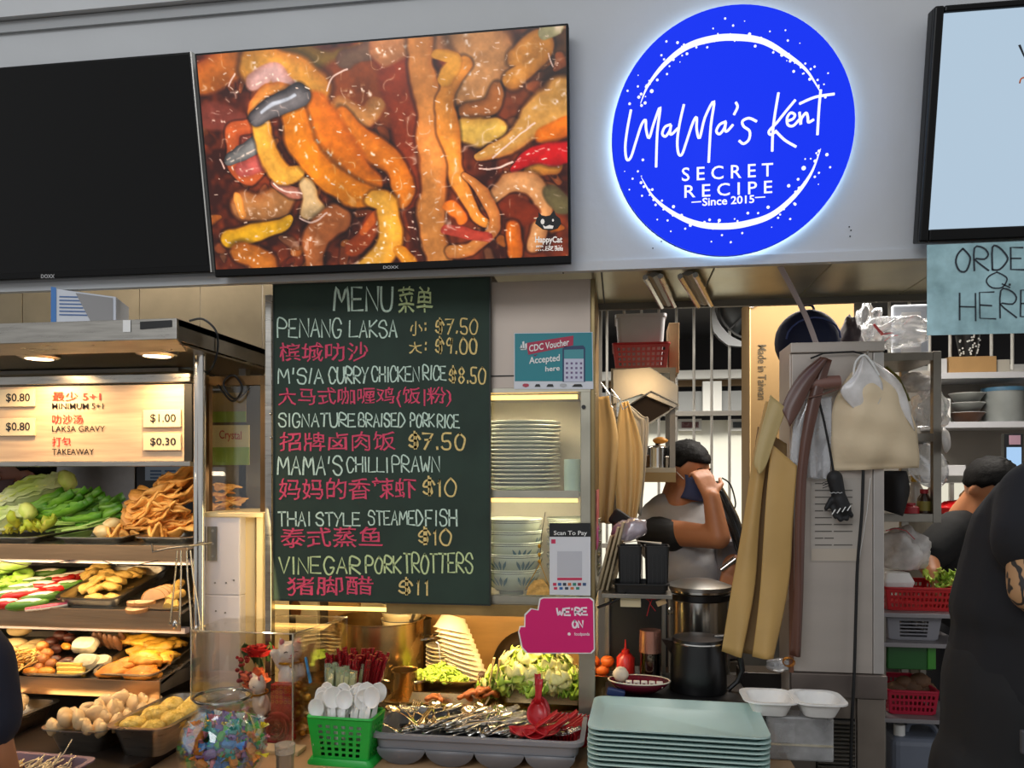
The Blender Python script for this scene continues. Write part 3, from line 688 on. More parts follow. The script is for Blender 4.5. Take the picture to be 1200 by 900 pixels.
# ================================================================ chalkboard
CF = VF(-.0)
cb = T('chalkboard', 'dark green chalkboard menu with white, pink and yellow handwriting', 'chalkboard', P(447, 702, 0))
def rect(fr, p, q): a, c = fr.loc(fr.hit(*p)), fr.loc(fr.hit(*q)); return a[0], min(a[1], c[1]), c[0], max(a[1], c[1])
u0, v0, u1, v1 = rect(CF, (321, 702.5), (573.5, 330))
v1 = CF.loc(CF.hit(321, 334))[1]
x = MB(); x.prism([(u0, v0), (u1, v0), (u1, v1), (u0, v1)], CF, -.012, 0)
cbb = x.build('board', M('chalk_green', '24372c', .75, 0, .16, 7, .05, 60), cb, bev=.001)
x = MB()
for p, q_ in (((u0-.003, v0-.003), (u1+.003, v0)), ((u0-.003, v1), (u1+.003, v1+.003)), ((u0-.003, v0), (u0, v1)), ((u1, v0), (u1+.003, v1))):
    x.prism([(p[0], p[1]), (q_[0], p[1]), (q_[0], q_[1]), (p[0], q_[1])], CF, -.014, .002)
x.build('edge_frame', M('frame_dark', '1d241f', .5), cb)
def chalk(name, col):
    m = M(name, col, .95); nt = m.node_tree; N = nt.nodes; L = nt.links; b_ = N['Principled BSDF']
    nz = N.new('ShaderNodeTexNoise'); nz.inputs['Scale'].default_value = 420; nz.inputs['Detail'].default_value = 3
    rp = N.new('ShaderNodeValToRGB'); L.new(nz.outputs['Fac'], rp.inputs[0]); rp.color_ramp.elements[0].position = .30; rp.color_ramp.elements[1].position = .44
    rp.color_ramp.elements[0].color = (*[k_*.45+.02 for k_ in lin(col)], 1); rp.color_ramp.elements[1].color = (*lin(col), 1)
    tc = N.new('ShaderNodeTexCoord'); L.new(tc.outputs['Object'], nz.inputs['Vector']); L.new(rp.outputs[0], b_.inputs['Base Color']); return m
CW, CP, CY, CG = chalk('chalk_mint', 'cfe6d4'), chalk('chalk_pink', 'e2506e'), chalk('chalk_yellow', 'e8cc84'), chalk('chalk_lime', 'cbdca0')
LN = [(CW, 'h', 'MENU', (392, 337, 460, 364), 3), (CG, 't', '菜单', (466, 336, 507, 367), 0),
 (CW, 'h', 'PENANG', (326, 374, 400, 395), 2), (CW, 'h', 'LAKSA', (410, 376, 465, 395), 2), (CY, 't', '小', (480, 376, 495, 393), 0), (CY, 'h', ':', (497, 377, 501, 390), 2), (CY, 'h', '$7.50', (511, 374, 560, 391), 2),
 (CY, 't', '大', (479, 400, 494, 415), 0), (CY, 'h', ':', (497, 400, 501, 414), 2), (CY, 'h', '$9.00', (511, 396, 559, 414), 2), (CP, 't', '槟城叻沙', (327, 402, 432, 424), 0),
 (CW, 'h', "M'S/A", (326, 432, 379, 449), 2), (CW, 'h', 'CURRY', (386, 431, 432, 449), 2), (CW, 'h', 'CHICKEN', (436, 430, 491, 447), 1.9), (CW, 'h', 'RICE', (496, 429, 523, 445), 1.8), (CY, 'h', '$8.50', (527, 431, 569, 449), 2),
 (CP, 't', '大马式咖喱鸡(饭|粉)', (326, 455, 529, 478), 0), (CW, 'h', 'SIGNATURE', (327, 485, 417, 500), 1.9), (CW, 'h', 'BRAISED', (421, 485, 474, 500), 1.9), (CW, 'h', 'PORK', (481, 485, 509, 500), 1.8), (CW, 'h', 'RICE', (513, 486, 538, 501), 1.8),
 (CP, 't', '招牌卤肉饭', (328, 507, 463, 529), 0), (CY, 'h', '$7.50', (480, 508, 545, 526), 2.5), (CW, 'h', "MAMA'S", (326, 535, 401, 556), 2.1), (CW, 'h', 'CHILLI', (407, 536, 455, 553), 1.9), (CW, 'h', 'PRAWN', (460, 535, 515, 553), 1.9),
 (CP, 't', '妈妈的香辣虾', (327, 561, 488, 586), 0), (CY, 'h', '$10', (496, 561, 535, 581), 2.3), (CW, 'h', 'THAI', (326, 600, 364, 616), 1.9), (CW, 'h', 'STYLE', (371, 601, 422, 616), 1.9), (CW, 'h', 'STEAMED', (432, 599, 495, 615), 1.9), (CW, 'h', 'FISH', (499, 598, 535, 616), 2),
 (CP, 't', '泰式蒸鱼', (329, 618, 448, 642), 0), (CY, 'h', '$10', (491, 620, 529, 638), 2.2), (CG, 'h', 'VINEGAR', (327, 653, 422, 672), 2.2), (CG, 'h', 'PORK', (429, 652, 470, 671), 2.2), (CG, 'h', 'TROTTERS', (473, 649, 554, 671), 2.2),
 (CP, 't', '猪脚醋', (336, 676, 437, 698), 0), (CY, 'h', '$11', (468, 679, 503, 697), 2.3)]
for i, (m_, k_, s_, bb, w_) in enumerate(LN):
    x = MB()
    if k_ == 'h':
        hand_px(x, s_, bb, CF, .0012, w_, .45, i)
    else: text_px(x, s_, bb, CF, .0012, -.01, .005, wob=.7)
    x.build('chalk_writing', m_, cbb, fixn=False)
# ================================================================ food helpers
def leaf_mb(L_, W, curl=.3, frill=.012, nfr=7, cup=.25, nu=8, nv=14, seed=0, tip=.5):
    rr = random.Random(seed); ph = rr.uniform(0, 6)
    def fn(u, v):
        s = u*2-1; w = W*.5*(math.sin(math.pi*min(1, v*.93+.07))**tip)*(.35+.65*min(1, v*1.6))
        z = cup*W*s*s+curl*L_*(v*v)*.5+frill*abs(s)**2*math.sin(v*nfr*6.28/1.0+ph+s)+frill*.4*math.sin(v*9+u*7+ph)
        return (s*w, v*L_, z)
    return MB().grid(fn, nu, nv)
def blob_mb(r, noise=.1, seed=0, n=12, m=8): return MB().ell((0, 0, r[2]*.9), r, None, n, m, noise, seed)
def crumple_mb(w, d, amp, seed, nu=12, nv=10, edge=0):
    rr = random.Random(seed); A = [(rr.uniform(-9, 9), rr.uniform(-9, 9), rr.uniform(0, 6)) for _ in range(7)]
    def fn(u, v):
        x, y = (u-.5), (v-.5); rag = 1+.12*math.sin(5*math.atan2(y, x)+A[0][2])+.06*math.sin(11*math.atan2(y, x)+A[1][2])
        z = sum(math.sin(a*x+b*y+c)*amp/(1+.35*i) for i, (a, b, c) in enumerate(A))
        rr_ = max(abs(x), abs(y))*2; k = rr_/(math.hypot(x, y)*2+1e-6) if rr_ > 0 else 1
        return (x*w*rag*k, y*d*rag*k, z-edge*rr_**2)
    return MB().grid(fn, nu, nv)
def proto(name, label, cat, group=None): return T(name, label, cat, group=group)
def single(mb, name, mat, label, cat, group=None, **k):
    """one-mesh thing whose origin stays at the local origin"""
    e = bpy.data.objects.new('hold', None); o = mb.build(name, mat, e, label=label, cat=cat, group=group, **k); o.parent = None; bpy.data.objects.remove(e); return o
def onf(fr, px, py, h=0, rz=0, rx=0, ry=0, s=1, label=None):
    """place for a thing on a tilted shelf plane"""
    loc = fr.hit(px, py)+fr.n*h
    e = (fr.mat() @ Euler((rx, ry, rz)).to_matrix()).to_euler()
    return (loc, e, s, label) if label else (loc, e, s)
def U(a, b): return random.uniform(a, b)

# ================================================================ hood over the food display
hx = P(207, 376, -.20).x; zt = P(100, 376, -.20).z; zb_ = P(100, 400, -.20).z
hd = T('stainless_hood', 'long stainless steel hood with spot lamps above the food display', 'hood', ((hx-2.62)/2, .2, zb_))
prof = [(-.20, zb_), (-.20, zt), (.45, zt), (.45, zt-.02), (-.19, zt-.02), (-.19, zb_+.004), (-.155, zb_-.022), (-.155, zb_-.026)]
x = MB(); x.loft([[(-2.64, a, c) for a, c in prof], [(hx, a, c) for a, c in prof]]); x.build('canopy', STEEL, hd, bev=.0015)
x = MB(); x.b2((hx-.004, -.19, zb_-.002), (hx, .45, zt-.002)); x.build('end_plate', STEELD, hd)
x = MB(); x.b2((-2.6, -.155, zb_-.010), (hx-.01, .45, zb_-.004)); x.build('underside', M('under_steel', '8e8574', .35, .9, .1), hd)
for i, (px, py) in enumerate(((46, 413), (184, 411))):
    c = P(px, py, -.10)
    l_ = T('hood_lamp', ['round recessed spot lamp lit under the hood, nearer frame left edge', 'round recessed spot lamp lit under the hood, nearer hood end'][i], 'lamp', (c.x, -.10, zb_-.03), 'spot lamps under the hood')
    MB().lathe([(.055, .018), (.055, .006), (.040, 0), (.034, .006)], (c.x, -.10, zb_-.030), 28).build('bezel', STEEL, l_, smooth=True)
    MB().lathe([(.001, .0), (.036, .0), (.036, .004), (.001, .004)], (c.x, -.10, zb_-.029), 24).build('glass_disc', ME('lamp_face', 'ffe6b8', 9), l_)
    area('spot_lamp_light', (c.x, -.10, zb_-.036), (c.x+.02, -.06, 0), .05, 2.3, WARM, .05, 150)
area('spot_lamp_light', (-2.2, -.10, zb_-.036), (-2.2, -.06, 0), .05, 1.6, WARM, .05, 130)
x = MB(); poly_px(x, [(144, 375), (153, 375), (153, 389), (144, 389)], VF(-.202), 0); x.build('white_label', WHITEP, hd)
x = MB(); poly_px(x, [(164, 377), (201, 375), (201, 383), (164, 386)], VF(-.202), 0); x.build('black_label', BLACKP, hd)
# cables
tag(MB().tube(smooth2([tuple(P(*q)) for q in ((222, 376, .0), (238, 374, .0), (253, 388, .0), (255, 410, .0), (248, 432, .0), (240, 438, .03))], 5), .0035, 6).build('cable', BLACKP, smooth=True), 'black cable looping off the hood end down to the glass case', 'cable')
tag(MB().tube(smooth2([tuple(P(*q)) for q in ((250, 440, .10), (262, 460, .07), (274, 470, .07), (284, 455, .07), (274, 440, .07), (262, 448, .07), (268, 462, .07), (280, 466, .09), (306, 440, .1))], 5), .0035, 6).build('cable', BLACKP, smooth=True), 'tangled dark cable on the top rail of the glass case', 'cable')
# carton on the hood
q = P(85, 370, .1); ct = T('glove_carton', 'blue and white printed cardboard carton lying on the hood', 'carton', (q.x, -.08, zt))
xa, xb = P(60, 360, -.17).x, P(136, 360, -.13).x
x = MB(); x.loft([[(xa-.06, -.06, zt), (xa, -.17, zt), (xb, -.13, zt), (xb-.05, 0, zt)], [(xa-.06, -.06, zt+.098), (xa, -.17, zt+.100), (xb, -.13, zt+.080), (xb-.05, 0, zt+.08)]]); x.build('box', M('carton_white', 'c9cdd4', .6), ct, bev=.002)
GF = Frame((xa, -.1705, zt), (xb-xa, .04, 0), (0, 0, 1))
x = MB(); x.add([GF.w(0, .002, .001), GF.w(.014, .002, .001), GF.w(.014, .102, .001), GF.w(0, .104, .001)], [(0, 1, 2, 3)]); x.build('blue_stripe', M('carton_blue', '2e6fb2', .5), ct, fixn=False)
x = MB()
for i in range(6): x.add([GF.w(.022, .075-i*.010, .001), GF.w(.085+.012*(i % 3), .075-i*.010, .001), GF.w(.085+.012*(i % 3), .0785-i*.010, .001), GF.w(.022, .0785-i*.010, .001)], [(0, 1, 2, 3)])
x.build('print_lines', M('print_blue', '49699b', .6), ct, kind='stuff', fixn=False)
x = MB(); x.add([GF.w(.11, 0, .0012), GF.w((xb-xa)*.98, 0, .0012), GF.w((xb-xa)*.98, .076, .0012), GF.w(.065, .088, .0012)], [(0, 1, 2, 3)]); x.build('grey_side_print', M('carton_grey', '8d8b8a', .6), ct, fixn=False)
# goods on the back shelf between hood and price sign
zs_ = P(100, 437, .3).z
bs = tag(MB().b2((-2.6, .22, zs_-.012), (P(225, 437, .3).x, .44, zs_)).build('upper_back_shelf', STEELD), 'narrow steel shelf behind the price panel under the hood', 'shelf')
def simple_box(name, pa, pb, Y, dep, mat, label, cat, z0=None, rz=0, group=None, face=None):
    a, c = P(pa[0], pa[1], Y), P(pb[0], pb[1], Y); zb = min(a.z, c.z) if z0 is None else z0; zt_ = max(a.z, c.z)
    o = T(name, label, cat, ((a.x+c.x)/2, Y+dep/2, zb), group); 
    MB().b2((a.x, Y, zb), (c.x, Y+dep, zt_)).build('body', mat, o, bev=.003)
    if face:
        MB().b2((a.x+.008, Y-.0015, zb+(zt_-zb)*.25), (c.x-.008, Y, zt_-(zt_-zb)*.2)).build('label_panel', face, o)
    return o
simple_box('noodle_packet', (-20, 413), (22, 436), .26, .12, M('packet_green', '3d8a3e', .4), 'green and white packet on the shelf under hood at frame left', 'packet', zs_, face=WHITEP)
simple_box('white_tub', (24, 416), (37, 436), .26, .10, M('tub_white', 'c9cbbf', .4), 'small white tub beside green packet under the hood', 'tub', zs_)
simple_box('grey_carton', (112, 411), (160, 436), .30, .12, M('carton_grey2', '77736e', .7), 'dull grey carton on the shelf under the hood', 'carton', zs_, face=M('carton_grey', '8d8b8a', .6))
simple_box('blue_tray_box', (172, 426), (224, 436), .25, .12, M('pale_blue_box', '93a9ba', .5), 'low pale blue box under the hood near steel post', 'box', zs_)
# wall of steel panels behind the hood
pw = T('partition_panels', None, None, (-1.6, .47, 1.7)); pw['kind'] = 'structure'; pw['label'] = 'beige steel wall panels seen above the hood'
area('hood_top_fill_light', (-1.6, .15, 2.42), (-1.6, .5, 1.9), .9, 2.2, (1, .86, .68), .1)  # added fill brightening the panels above the hood, no fixture here
PANM = M('beige_steel', 'b8aa90', .45, .3, .14, 5, .05, 20)
for i in range(10):
    xa_ = -2.66+i*.235
    if xa_ > -.55: break
    MB().b2((xa_+.002, .462, 1.55), (min(xa_+.233, -.5), .472, 2.25)).build('panel', PANM, pw, bev=.001)
# price panel
PF = VF(-.005); ps = T('price_panel', 'wood grain price panel with red and black lettering over the food', 'sign', P(110, 545, -.005))
r0 = rect(PF, (-120, 541), (219, 450)); xl = r0[0]-.2
MB().b2((xl, -.004, r0[1]), (r0[2], .012, r0[3])).build('panel', M('wood_print', 'dcbf9a', .45, 0, .0, 6, 0, col2='c3a183', stretch=(.6, 1, 9)), ps)
q1 = rect(PF, (-10, 452), (224, 437.5)); MB().b2((xl, -.012, q1[1]), (q1[2], .02, q1[3])).build('top_rail', STEEL, ps, bev=.002)
q1 = rect(PF, (-10, 547), (224, 540.5)); MB().b2((xl, -.012, q1[1]), (q1[2], .02, q1[3])).build('bottom_rail', STEEL, ps, bev=.002)
q1 = rect(PF, (216, 541), (225, 450)); MB().b2((q1[0], -.006, q1[1]), (q1[2], .012, q1[3])).build('end_rail', BLACKM, ps)
RED, INK = M('print_red', 'd2321e', .5), M('print_black', '16120f', .5)
for s_, bb, m_, bo in (('最少 5+1', (61, 459, 118, 470), RED, .01), ('MINIMUM 5+1', (61, 472.5, 121, 479.5), INK, .006), ('叻沙汤', (61, 486, 97, 497), RED, .01), ('LAKSA GRAVY', (61, 499, 123, 506), INK, .006), ('打包', (61, 512, 83, 523.5), RED, .01), ('TAKEAWAY', (61, 526, 110, 533), INK, .006)):
    x = MB(); text_px(x, s_, bb, PF, .001, 0, bo); x.build('lettering', m_, ps, fixn=False)
for s_, bb in (('$0.80', (7, 461, 35, 472)), ('$0.80', (7, 495, 35, 506)), ('$1.00', (176, 485, 206, 496)), ('$0.30', (176, 513, 206, 523))):
    a_, c_ = (bb[0]-7, bb[1]-5), (bb[2]+7, bb[3]+5)
    r_ = rect(PF, (a_[0], c_[1]), (c_[0], a_[1])); MB().b2((r_[0], -.011, r_[1]), (r_[2], -.0045, r_[3])).build('price_plate', M('price_plate', 'e9d2a8', .4), ps, bev=.001); pl_ = [o for o in ps.children if o.name.startswith('price_plate')][-1]
    x = MB(); text_px(x, s_, bb, VF(-.0112), .0008, 0, .012); x.build('lettering', INK, pl_, fixn=False)
# display rack
x218 = P(219, 600, 0).x
dr = T('food_display_rack', 'stainless steel tiered food display rack with three lipped shelves', 'rack', (-1.9, .15, .77))
pxp = P(234, 600, .0).x
MB().cyl((pxp, .0, .77), (pxp, .0, zb_+.01), .0175, n=20).build('post', STEELB, dr, smooth=True)
MB().b2((pxp-.035, .30, .77), (pxp-.01, .33, zb_)).build('post', STEELD, dr)
def shelf_frame(Yf, py, px, a): z = P(px, py, Yf).z; return Frame((0, Yf, z), (1, 0, 0), (0, math.cos(math.radians(a)), math.sin(math.radians(a))))
S1, S2, S3 = shelf_frame(0, 640, 110, 3), shelf_frame(-.03, 715, 110, 13), shelf_frame(-.12, 797, 110, 13)
x188 = P(188, 800, -.12).x
for fr, xr, dpt, lip in ((S1, x218, .38, .042), (S2, x218, .36, .054), (S3, x188, .36, .045)):
    x = MB(); 
    pr = [(0, 0), (dpt, 0), (dpt, -.008), (.006, -.008)]
    x.loft([[fr.w(X, a, c) for a, c in pr] for X in (-2.62, xr)])
    x.build('shelf', STEEL, dr)
    zf = fr.o.z; MB().b2((-2.62, fr.o.y-.004, zf-lip), (xr, fr.o.y, zf+.004)).build('shelf_lip', M('lip_steel', 'b08f6c', .3, .9, .15, 5, .05, 30, stretch=(.5, 1, 8)), dr, bev=.001)
    if fr is not S3: MB().b2((-2.62, fr.o.y+.02, zf-lip-.012), (xr, fr.o.y+.045, zf-lip+.004)).build('light_strip', M('strip_cover', 'b9b5bf', .4), dr)
    MB().b2((xr-.003, fr.o.y, zf-.03), (xr, fr.o.y+dpt*.95, zf+.01)).build('shelf_end', STEELD, dr) if fr is S3 else None
MB().b2((-2.62, .395, .80), (x218, .405, 1.29)).build('back_panel', M('dark_panel', '1b1815', .5), dr)
x = MB(); x.tube(smooth2([tuple(P(*q)) for q in ((-10, 655, -.012), (30, 662, -.012), (60, 660, -.012), (82, 657, -.012))], 5), .0016, 5); x.build('wire', BLACKP, dr)
x = MB(); x.tube(smooth2([tuple(P(*q)) for q in ((120, 657, -.012), (145, 664, -.012), (170, 660, -.012), (185, 657, -.012))], 5), .0016, 5); x.build('wire', BLACKP, dr)
for Yl, zl, e in ((-.0, 1.225, 4.0), (-.07, 1.02, 3.2), (-.16, .865, 1.8)):
    for X in (-2.25, -1.85, -1.45): area('shelf_fill_light', (X, Yl, zl), (X, .25, zl-.2), .36, e*.12, WARM, .02, 150)  # added fill under each shelf lip; the strip covers themselves are unlit
for X in (-2.2, -1.75, -1.42): area('panel_foot_fill_light', (X, -.06, 1.50), (X, .10, 1.2), .3, .55, (1, .84, .62), .03, 150)  # added fill under the price panel to lift the top shelf food
area('deck_light', (-1.7, -.22, 1.35), (-1.7, -.35, .8), .8, 1.5, WARM, .05)
# worktop deck under it and counters
DK = tag(MB().b2((-2.7, -.78, .74), (-1.16, .40, .797)).build('display_deck', M('dark_deck', '3a3029', .35, .4, .2, 5), bev=.003), 'dark steel deck under the food pans at left', 'counter')
CT = tag(MB().b2((-1.157, -.78, .72), (.432, -.003, .77)).build('service_counter', M('tan_laminate', 'b08d68', .45, 0, .12, 5, 0, 10), bev=.004), 'tan laminate service counter along the stall front', 'counter')
WT = tag(MB().b2((-1.157, .0, .74), (.44, .62, .80)).build('kitchen_worktop', STEEL, bev=.002), 'stainless steel worktop behind the service counter', 'counter')
for o_, (xa_, xb_, ya_, yb_, zz) in {'a': (-2.7, -1.16, -.74, .40, .74), 'b': (-1.155, .42, -.74, -.04, .72), 'c': (-1.15, .43, .03, .60, .74)}.items():
    tag(MB().b2((xa_, ya_, 0), (xb_, yb_, zz)).build('counter_base', M('base_panel', '5a4c40', .6, 0, .1)), {'a': 'brown panelled base under the dark food deck', 'b': 'brown panelled base under the tan service counter', 'c': 'brown panelled base under the steel worktop'}[o_], 'cabinet')

# ================================================================ food on the shelves
G_LEAF = M('leaf_green', '3c7a16', .45, 0, 0, 14, .2, 40, col2='6da02a', rnd=.25)
G_STEM = M('stem_green', 'a9c766', .4, rnd=.15)
Y_LEAF = M('leaf_yellow', 'd6c83c', .5, 0, 0, 20, .2, 50, col2='9fb02e', rnd=.2)
CAB = M('cabbage_white', 'd6dab2', .5, 0, 0, 10, .25, 30, col2='a9c05c')
CABY = M('cabbage_yellow', 'dfe08a', .5, 0, 0, 14, .25, 30, col2='b5cc4e')
FRY = M('fried_skin', 'c07a28', .55, 0, 0, 16, .5, 60, col2='e6ad5a', rnd=.25)
PALE = M('pale_fritter', 'e2cf9a', .6, 0, 0, 18, .4, 60, col2='d9a656', rnd=.12)
def pan(name, label, fr, pxl, py, w, d, h, rz=0, mat=STEEL, hz=0, **k):
    t = T(name, label, k.get('cat', 'tray'), group=k.get('group')); pan_mb(w, d, h, **{a: b for a, b in k.items() if a in ('taper', 'rim', 'r')}).build('tray_body', mat, t, smooth=True)
    base = fr.hit(pxl, py); X, Y, _ = fr.loc(base); e = (fr.mat() @ Euler((0, 0, rz)).to_matrix()).to_euler()
    ctr = fr.w(X, Y)+ (fr.mat() @ Euler((0, 0, rz)).to_matrix()) @ Vector((w/2, d/2, hz)); put(t, ctr, e); return t
# shelf 1
pan('shallow_tray', 'shallow steel tray of leafy greens, leftmost on top shelf', S1, -75, 637, .33, .30, .022)
pan('shallow_tray', 'dark shallow steel tray in the middle of the top shelf', S1, 57, 637, .24, .30, .020)
pan('shallow_tray', 'shallow steel tray under the fried beancurd skins', S1, 152, 637, .20, .30, .020)
def cabbage(label, px, py, rz, s, h):
    c = proto('napa_cabbage', label, 'vegetable', 'napa cabbages on the top shelf')
    for i in range(9):
        a = i*2.4; o = leaf_mb(.20*(1-.03*i), .10*(1-.06*i), -.35, .006, 5, .5, 8, 12, i, .45)
        o2 = MB(); R = Euler((math.radians(14), a, 0)).to_matrix(); o2.add([Vector((p.x, p.y, p.z-.03*(1-i/10))) for p in o.v], o.f, R)
        o2.build('leaf', CAB if i < 5 else CABY, c, smooth='all', sol=.004)
    MB().ell((0, .10, 0), (.042, .105, .042), None, 14, 10, .04).build('heart', CAB, c, smooth='all')
    MB().ell((0, .205, 0), (.040, .030, .038), None, 14, 10, .14, 5).build('leafy_top', CABY, c, smooth='all')
    q = onf(S1, px, py, h, rz, math.radians(18), 0, s); put(c, q[0], q[1], q[2]); return c
cabbage('white and yellow napa cabbage, upper of the pair, top pointing right', -2, 626, -.85, 1.05, .105)
cabbage('pale napa cabbage lying lower at the frame left edge', -30, 632, -1.2, .8, .035)
lf = proto('leafy_green', 'long fresh green leaf stalk piled on the top shelf tray', 'vegetable', 'leafy green stalks on the top shelf')
leaf_mb(.16, .030, .25, .004, 3, .9, 4, 10, 3, .6).build('leaf_blade', G_LEAF, lf, smooth='all', sol=.0015)
MB().tube([(0, -.06, .006), (0, 0, .004), (0, .10, .006)], [.0055, .005, .002], 6).build('stem', G_STEM, lf, smooth=True)
pl = []
for i in range(54):
    k = i/53
    pl.append(onf(S1, 20+80*k+U(-12, 12), 628-U(0, 3), .02+U(0, .055)*(1-.3*abs(k-.4)), -1.15+U(-.35, .3), U(.0, .4), U(-.6, .6), U(.75, 1.1)))
scatter(lf, pl)
yl = single(leaf_mb(.06, .04, .6, .006, 6, .6, 6, 8, 8), 'yellow_leaf_tip', Y_LEAF, 'small curled yellow green leaf tip at the tray front edge', 'vegetable', 'yellow leaf tips on the top shelf', smooth='all', sol=.001)
scatter(yl, [onf(S1, U(-5, 52), 632-U(0, 5), .012+U(0, .02), U(-3, 3), U(.1, .9), U(-.5, .5), U(.5, 1)) for _ in range(34)])
fk = [single(crumple_mb(.16, .10, .011, 40+i, 18, 14), 'fried_beancurd_skin', FRY, 'crisp golden brown fried beancurd skin in the tall heap by the post', 'fried food', 'fried beancurd skins on the top shelf', smooth='all', sol=.005) for i in range(3)]
pls = []
for i in range(33):
    lv = i/32; px = 186+U(-34, 32)*(1-.35*lv)+12*lv; 
    pls.append(onf(S1, px, 630, .02+.165*lv*min(1, (px-140)/55), U(-.7, .5), U(-.25, .45), U(-.6, .3), U(.8, 1.22)))
for i in range(3): scatter(fk[i], pls[i::3])
fb = single(crumple_mb(.09, .07, .016, 91, 12, 10), 'frilly_fritter', FRY, 'frilly orange fritter at the foot of the heap', 'fried food', 'orange fritters on the top shelf', smooth='all', sol=.010)
scatter(fb, [onf(S1, px, py, .022, U(-1, 1), U(-.3, .3), 0, s) for px, py, s in ((135, 633, .7), (150, 632, .9), (166, 631, 1), (186, 633, .8), (160, 625, 1.1))])
pf = single(MB().ell((0, 0, .018), (.032, .026, .022), None, 14, 10, .14, 3), 'pale_fritter', PALE, 'pale lumpy white fritter beside the leafy greens', 'fried food', 'pale fritters on the top shelf', smooth='all')
scatter(pf, [onf(S1, px, py, h, U(0, 3), 0, 0, s) for px, py, h, s in ((120, 633, .012, .9), (133, 628, .02, 1), (146, 624, .045, 1), (141, 620, .055, .9), (128, 624, .03, .8), (155, 622, .05, .9))])
# shelf 2
GN, RD, WP = M('pepper_green', '4d7c26', .3, rnd=.15), M('pepper_red', 'c0231c', .25, rnd=.1), M('fish_paste', 'e8e1d2', .45, 0, .05, 20)
def stuffed(m_, label, group):
    t = proto('stuffed_pepper', label, 'stuffed vegetable', group)
    MB().tube(smooth2([(0, -.055, .010), (.004, -.03, .012), (.006, 0, .013), (.003, .035, .012), (-.004, .06, .016)], 3), [.006, .010, .013, .015, .016, .016, .016, .016, .015, .014, .012, .009, .004], 12).build('pepper', m_, t, smooth='all')
    MB().ell((.003, .004, .021), (.013, .042, .010), None, 12, 8, .03).build('filling', WP, t, smooth='all'); return t
pr_ = stuffed(RD, 'red chilli pepper stuffed with white fish paste on the middle shelf', 'red stuffed peppers'); pg_ = stuffed(GN, 'green pepper stuffed with white fish paste on the middle shelf', 'green stuffed peppers')
scatter(pr_, [onf(S2, *q) for q in ((6, 712, 0, -1.3, 0, 0, .95), (28, 702, .002, -1.05, 0, 0, 1.05), (48, 693, .002, -1.25, 0, 0, 1.1), (65, 684, .0, -1.1, 0, 0, 1.0), (82, 680, 0, -1.0, 0, 0, .9), (60, 694, 0, -.9, 0, 0, .8))])
scatter(pg_, [onf(S2, *q) for q in ((32, 713, 0, -1.2, 0, 0, 1.0), (24, 697, .004, -1.1, 0, 0, 1.05), (46, 705, 0, -1.0, 0, 0, 1.0), (38, 689, .004, -1.1, 0, 0, 1.05), (76, 690, 0, -1.0, 0, 0, .9), (6, 703, .0, -1.0, 0, 0, 1.0), (92, 677, 0, -1.0, 0, 0, .8), (55, 680, .01, -1.1, 0, 0, 1))])
cs_ = proto('crab_stick', 'pink and white crab stick at the front of the middle shelf', 'seafood', 'crab sticks on the middle shelf')
MB().tube([(0, -.035, .006), (0, .035, .006)], .006, 10).build('white_core', WP, cs_, smooth=True)
MB().tube([(0, -.0345, .008), (0, .0345, .008)], .0056, 10).build('pink_skin', M('crab_pink', 'd3566a', .4), cs_, smooth=True)
scatter(cs_, [onf(S2, 46+i*6, 714.5-i*.6, 0, -1.0, 0, 0, 1) for i in range(4)])
bg = single(MB().lathe([(.010, -.006), (.022, -.008), (.027, 0), (.022, .008), (.010, .006), (.009, 0), (.010, -.006)], (0, 0, .010), 18), 'bitter_gourd_ring', M('gourd_green', '7fb432', .35, 0, 0, 20, .2, 30, col2='b9d86e', rnd=.2), 'bright green gourd ring in the pile at frame left', 'vegetable', 'green gourd rings on the middle shelf', smooth='all')
scatter(bg, [onf(S2, U(-8, 30), U(688, 700)-i*.9, .004+.0035*i, U(0, 3), U(-.5, .5), U(-.5, .5), U(.85, 1.15)) for i in range(20)])
gd = single(MB().ell((0, 0, .02), (.05, .024, .02), None, 16, 10, .03), 'halved_gourd', M('gourd_pale', 'c9dba2', .4, 0, 0, 12, .2, 30, col2='8fbf42'), 'pale green halved gourd on top of the gourd rings', 'vegetable', smooth='all')
q = onf(S2, 22, 690, .065, .4); put(gd, q[0], q[1])
pan('steel_tray', 'tilted steel tray of golden tofu puffs on the middle shelf', S2, 60, 712, .215, .30, .030, -.02, rim=.008)
TOF = M('tofu_puff', 'c99a3c', .5, 0, 0, 22, .35, 70, col2='e4c26e', rnd=.15)
tf = single(crumple_mb(.07, .045, .004, 12, 12, 8, .012), 'tofu_puff', TOF, 'folded golden tofu puff in the tilted tray on the middle shelf', 'tofu', 'tofu puffs in the tilted tray', smooth='all', sol=.014)
scatter(tf, [onf(S2, px, py, h, rz, 0, 0, s) for px, py, h, rz, s in ((112, 704, .02, .1, 1.0), (132, 704, .02, 0, .9), (106, 694, .03, 1.4, 1), (109, 684, .045, 1.4, 1), (128, 694, .03, .1, 1.05), (136, 688, .035, -.1, 1), (145, 682, .035, .1, 1), (128, 683, .045, 0, .9), (120, 690, .045, 1.2, 1), (155, 680, .03, 0, .9), (118, 678, .05, .3, 1), (114, 699, .032, 1.5, .8), (160, 676, .03, 0, .9))])
pan('shallow_tray', 'shallow steel tray of fish cake slices at middle shelf end', S2, 146, 717, .165, .28, .012, 0, rim=.006)
fc = proto('fish_cake_slice', 'thick tan half round fish cake slice on the middle shelf tray', 'fish cake', 'fish cake slices on the middle shelf')
x = MB(); pr = [(-.032, 0)]+[(-.032*math.cos(t), .034*math.sin(t)) for t in [math.pi*k/10 for k in range(1, 10)]]+[(.032, 0)]
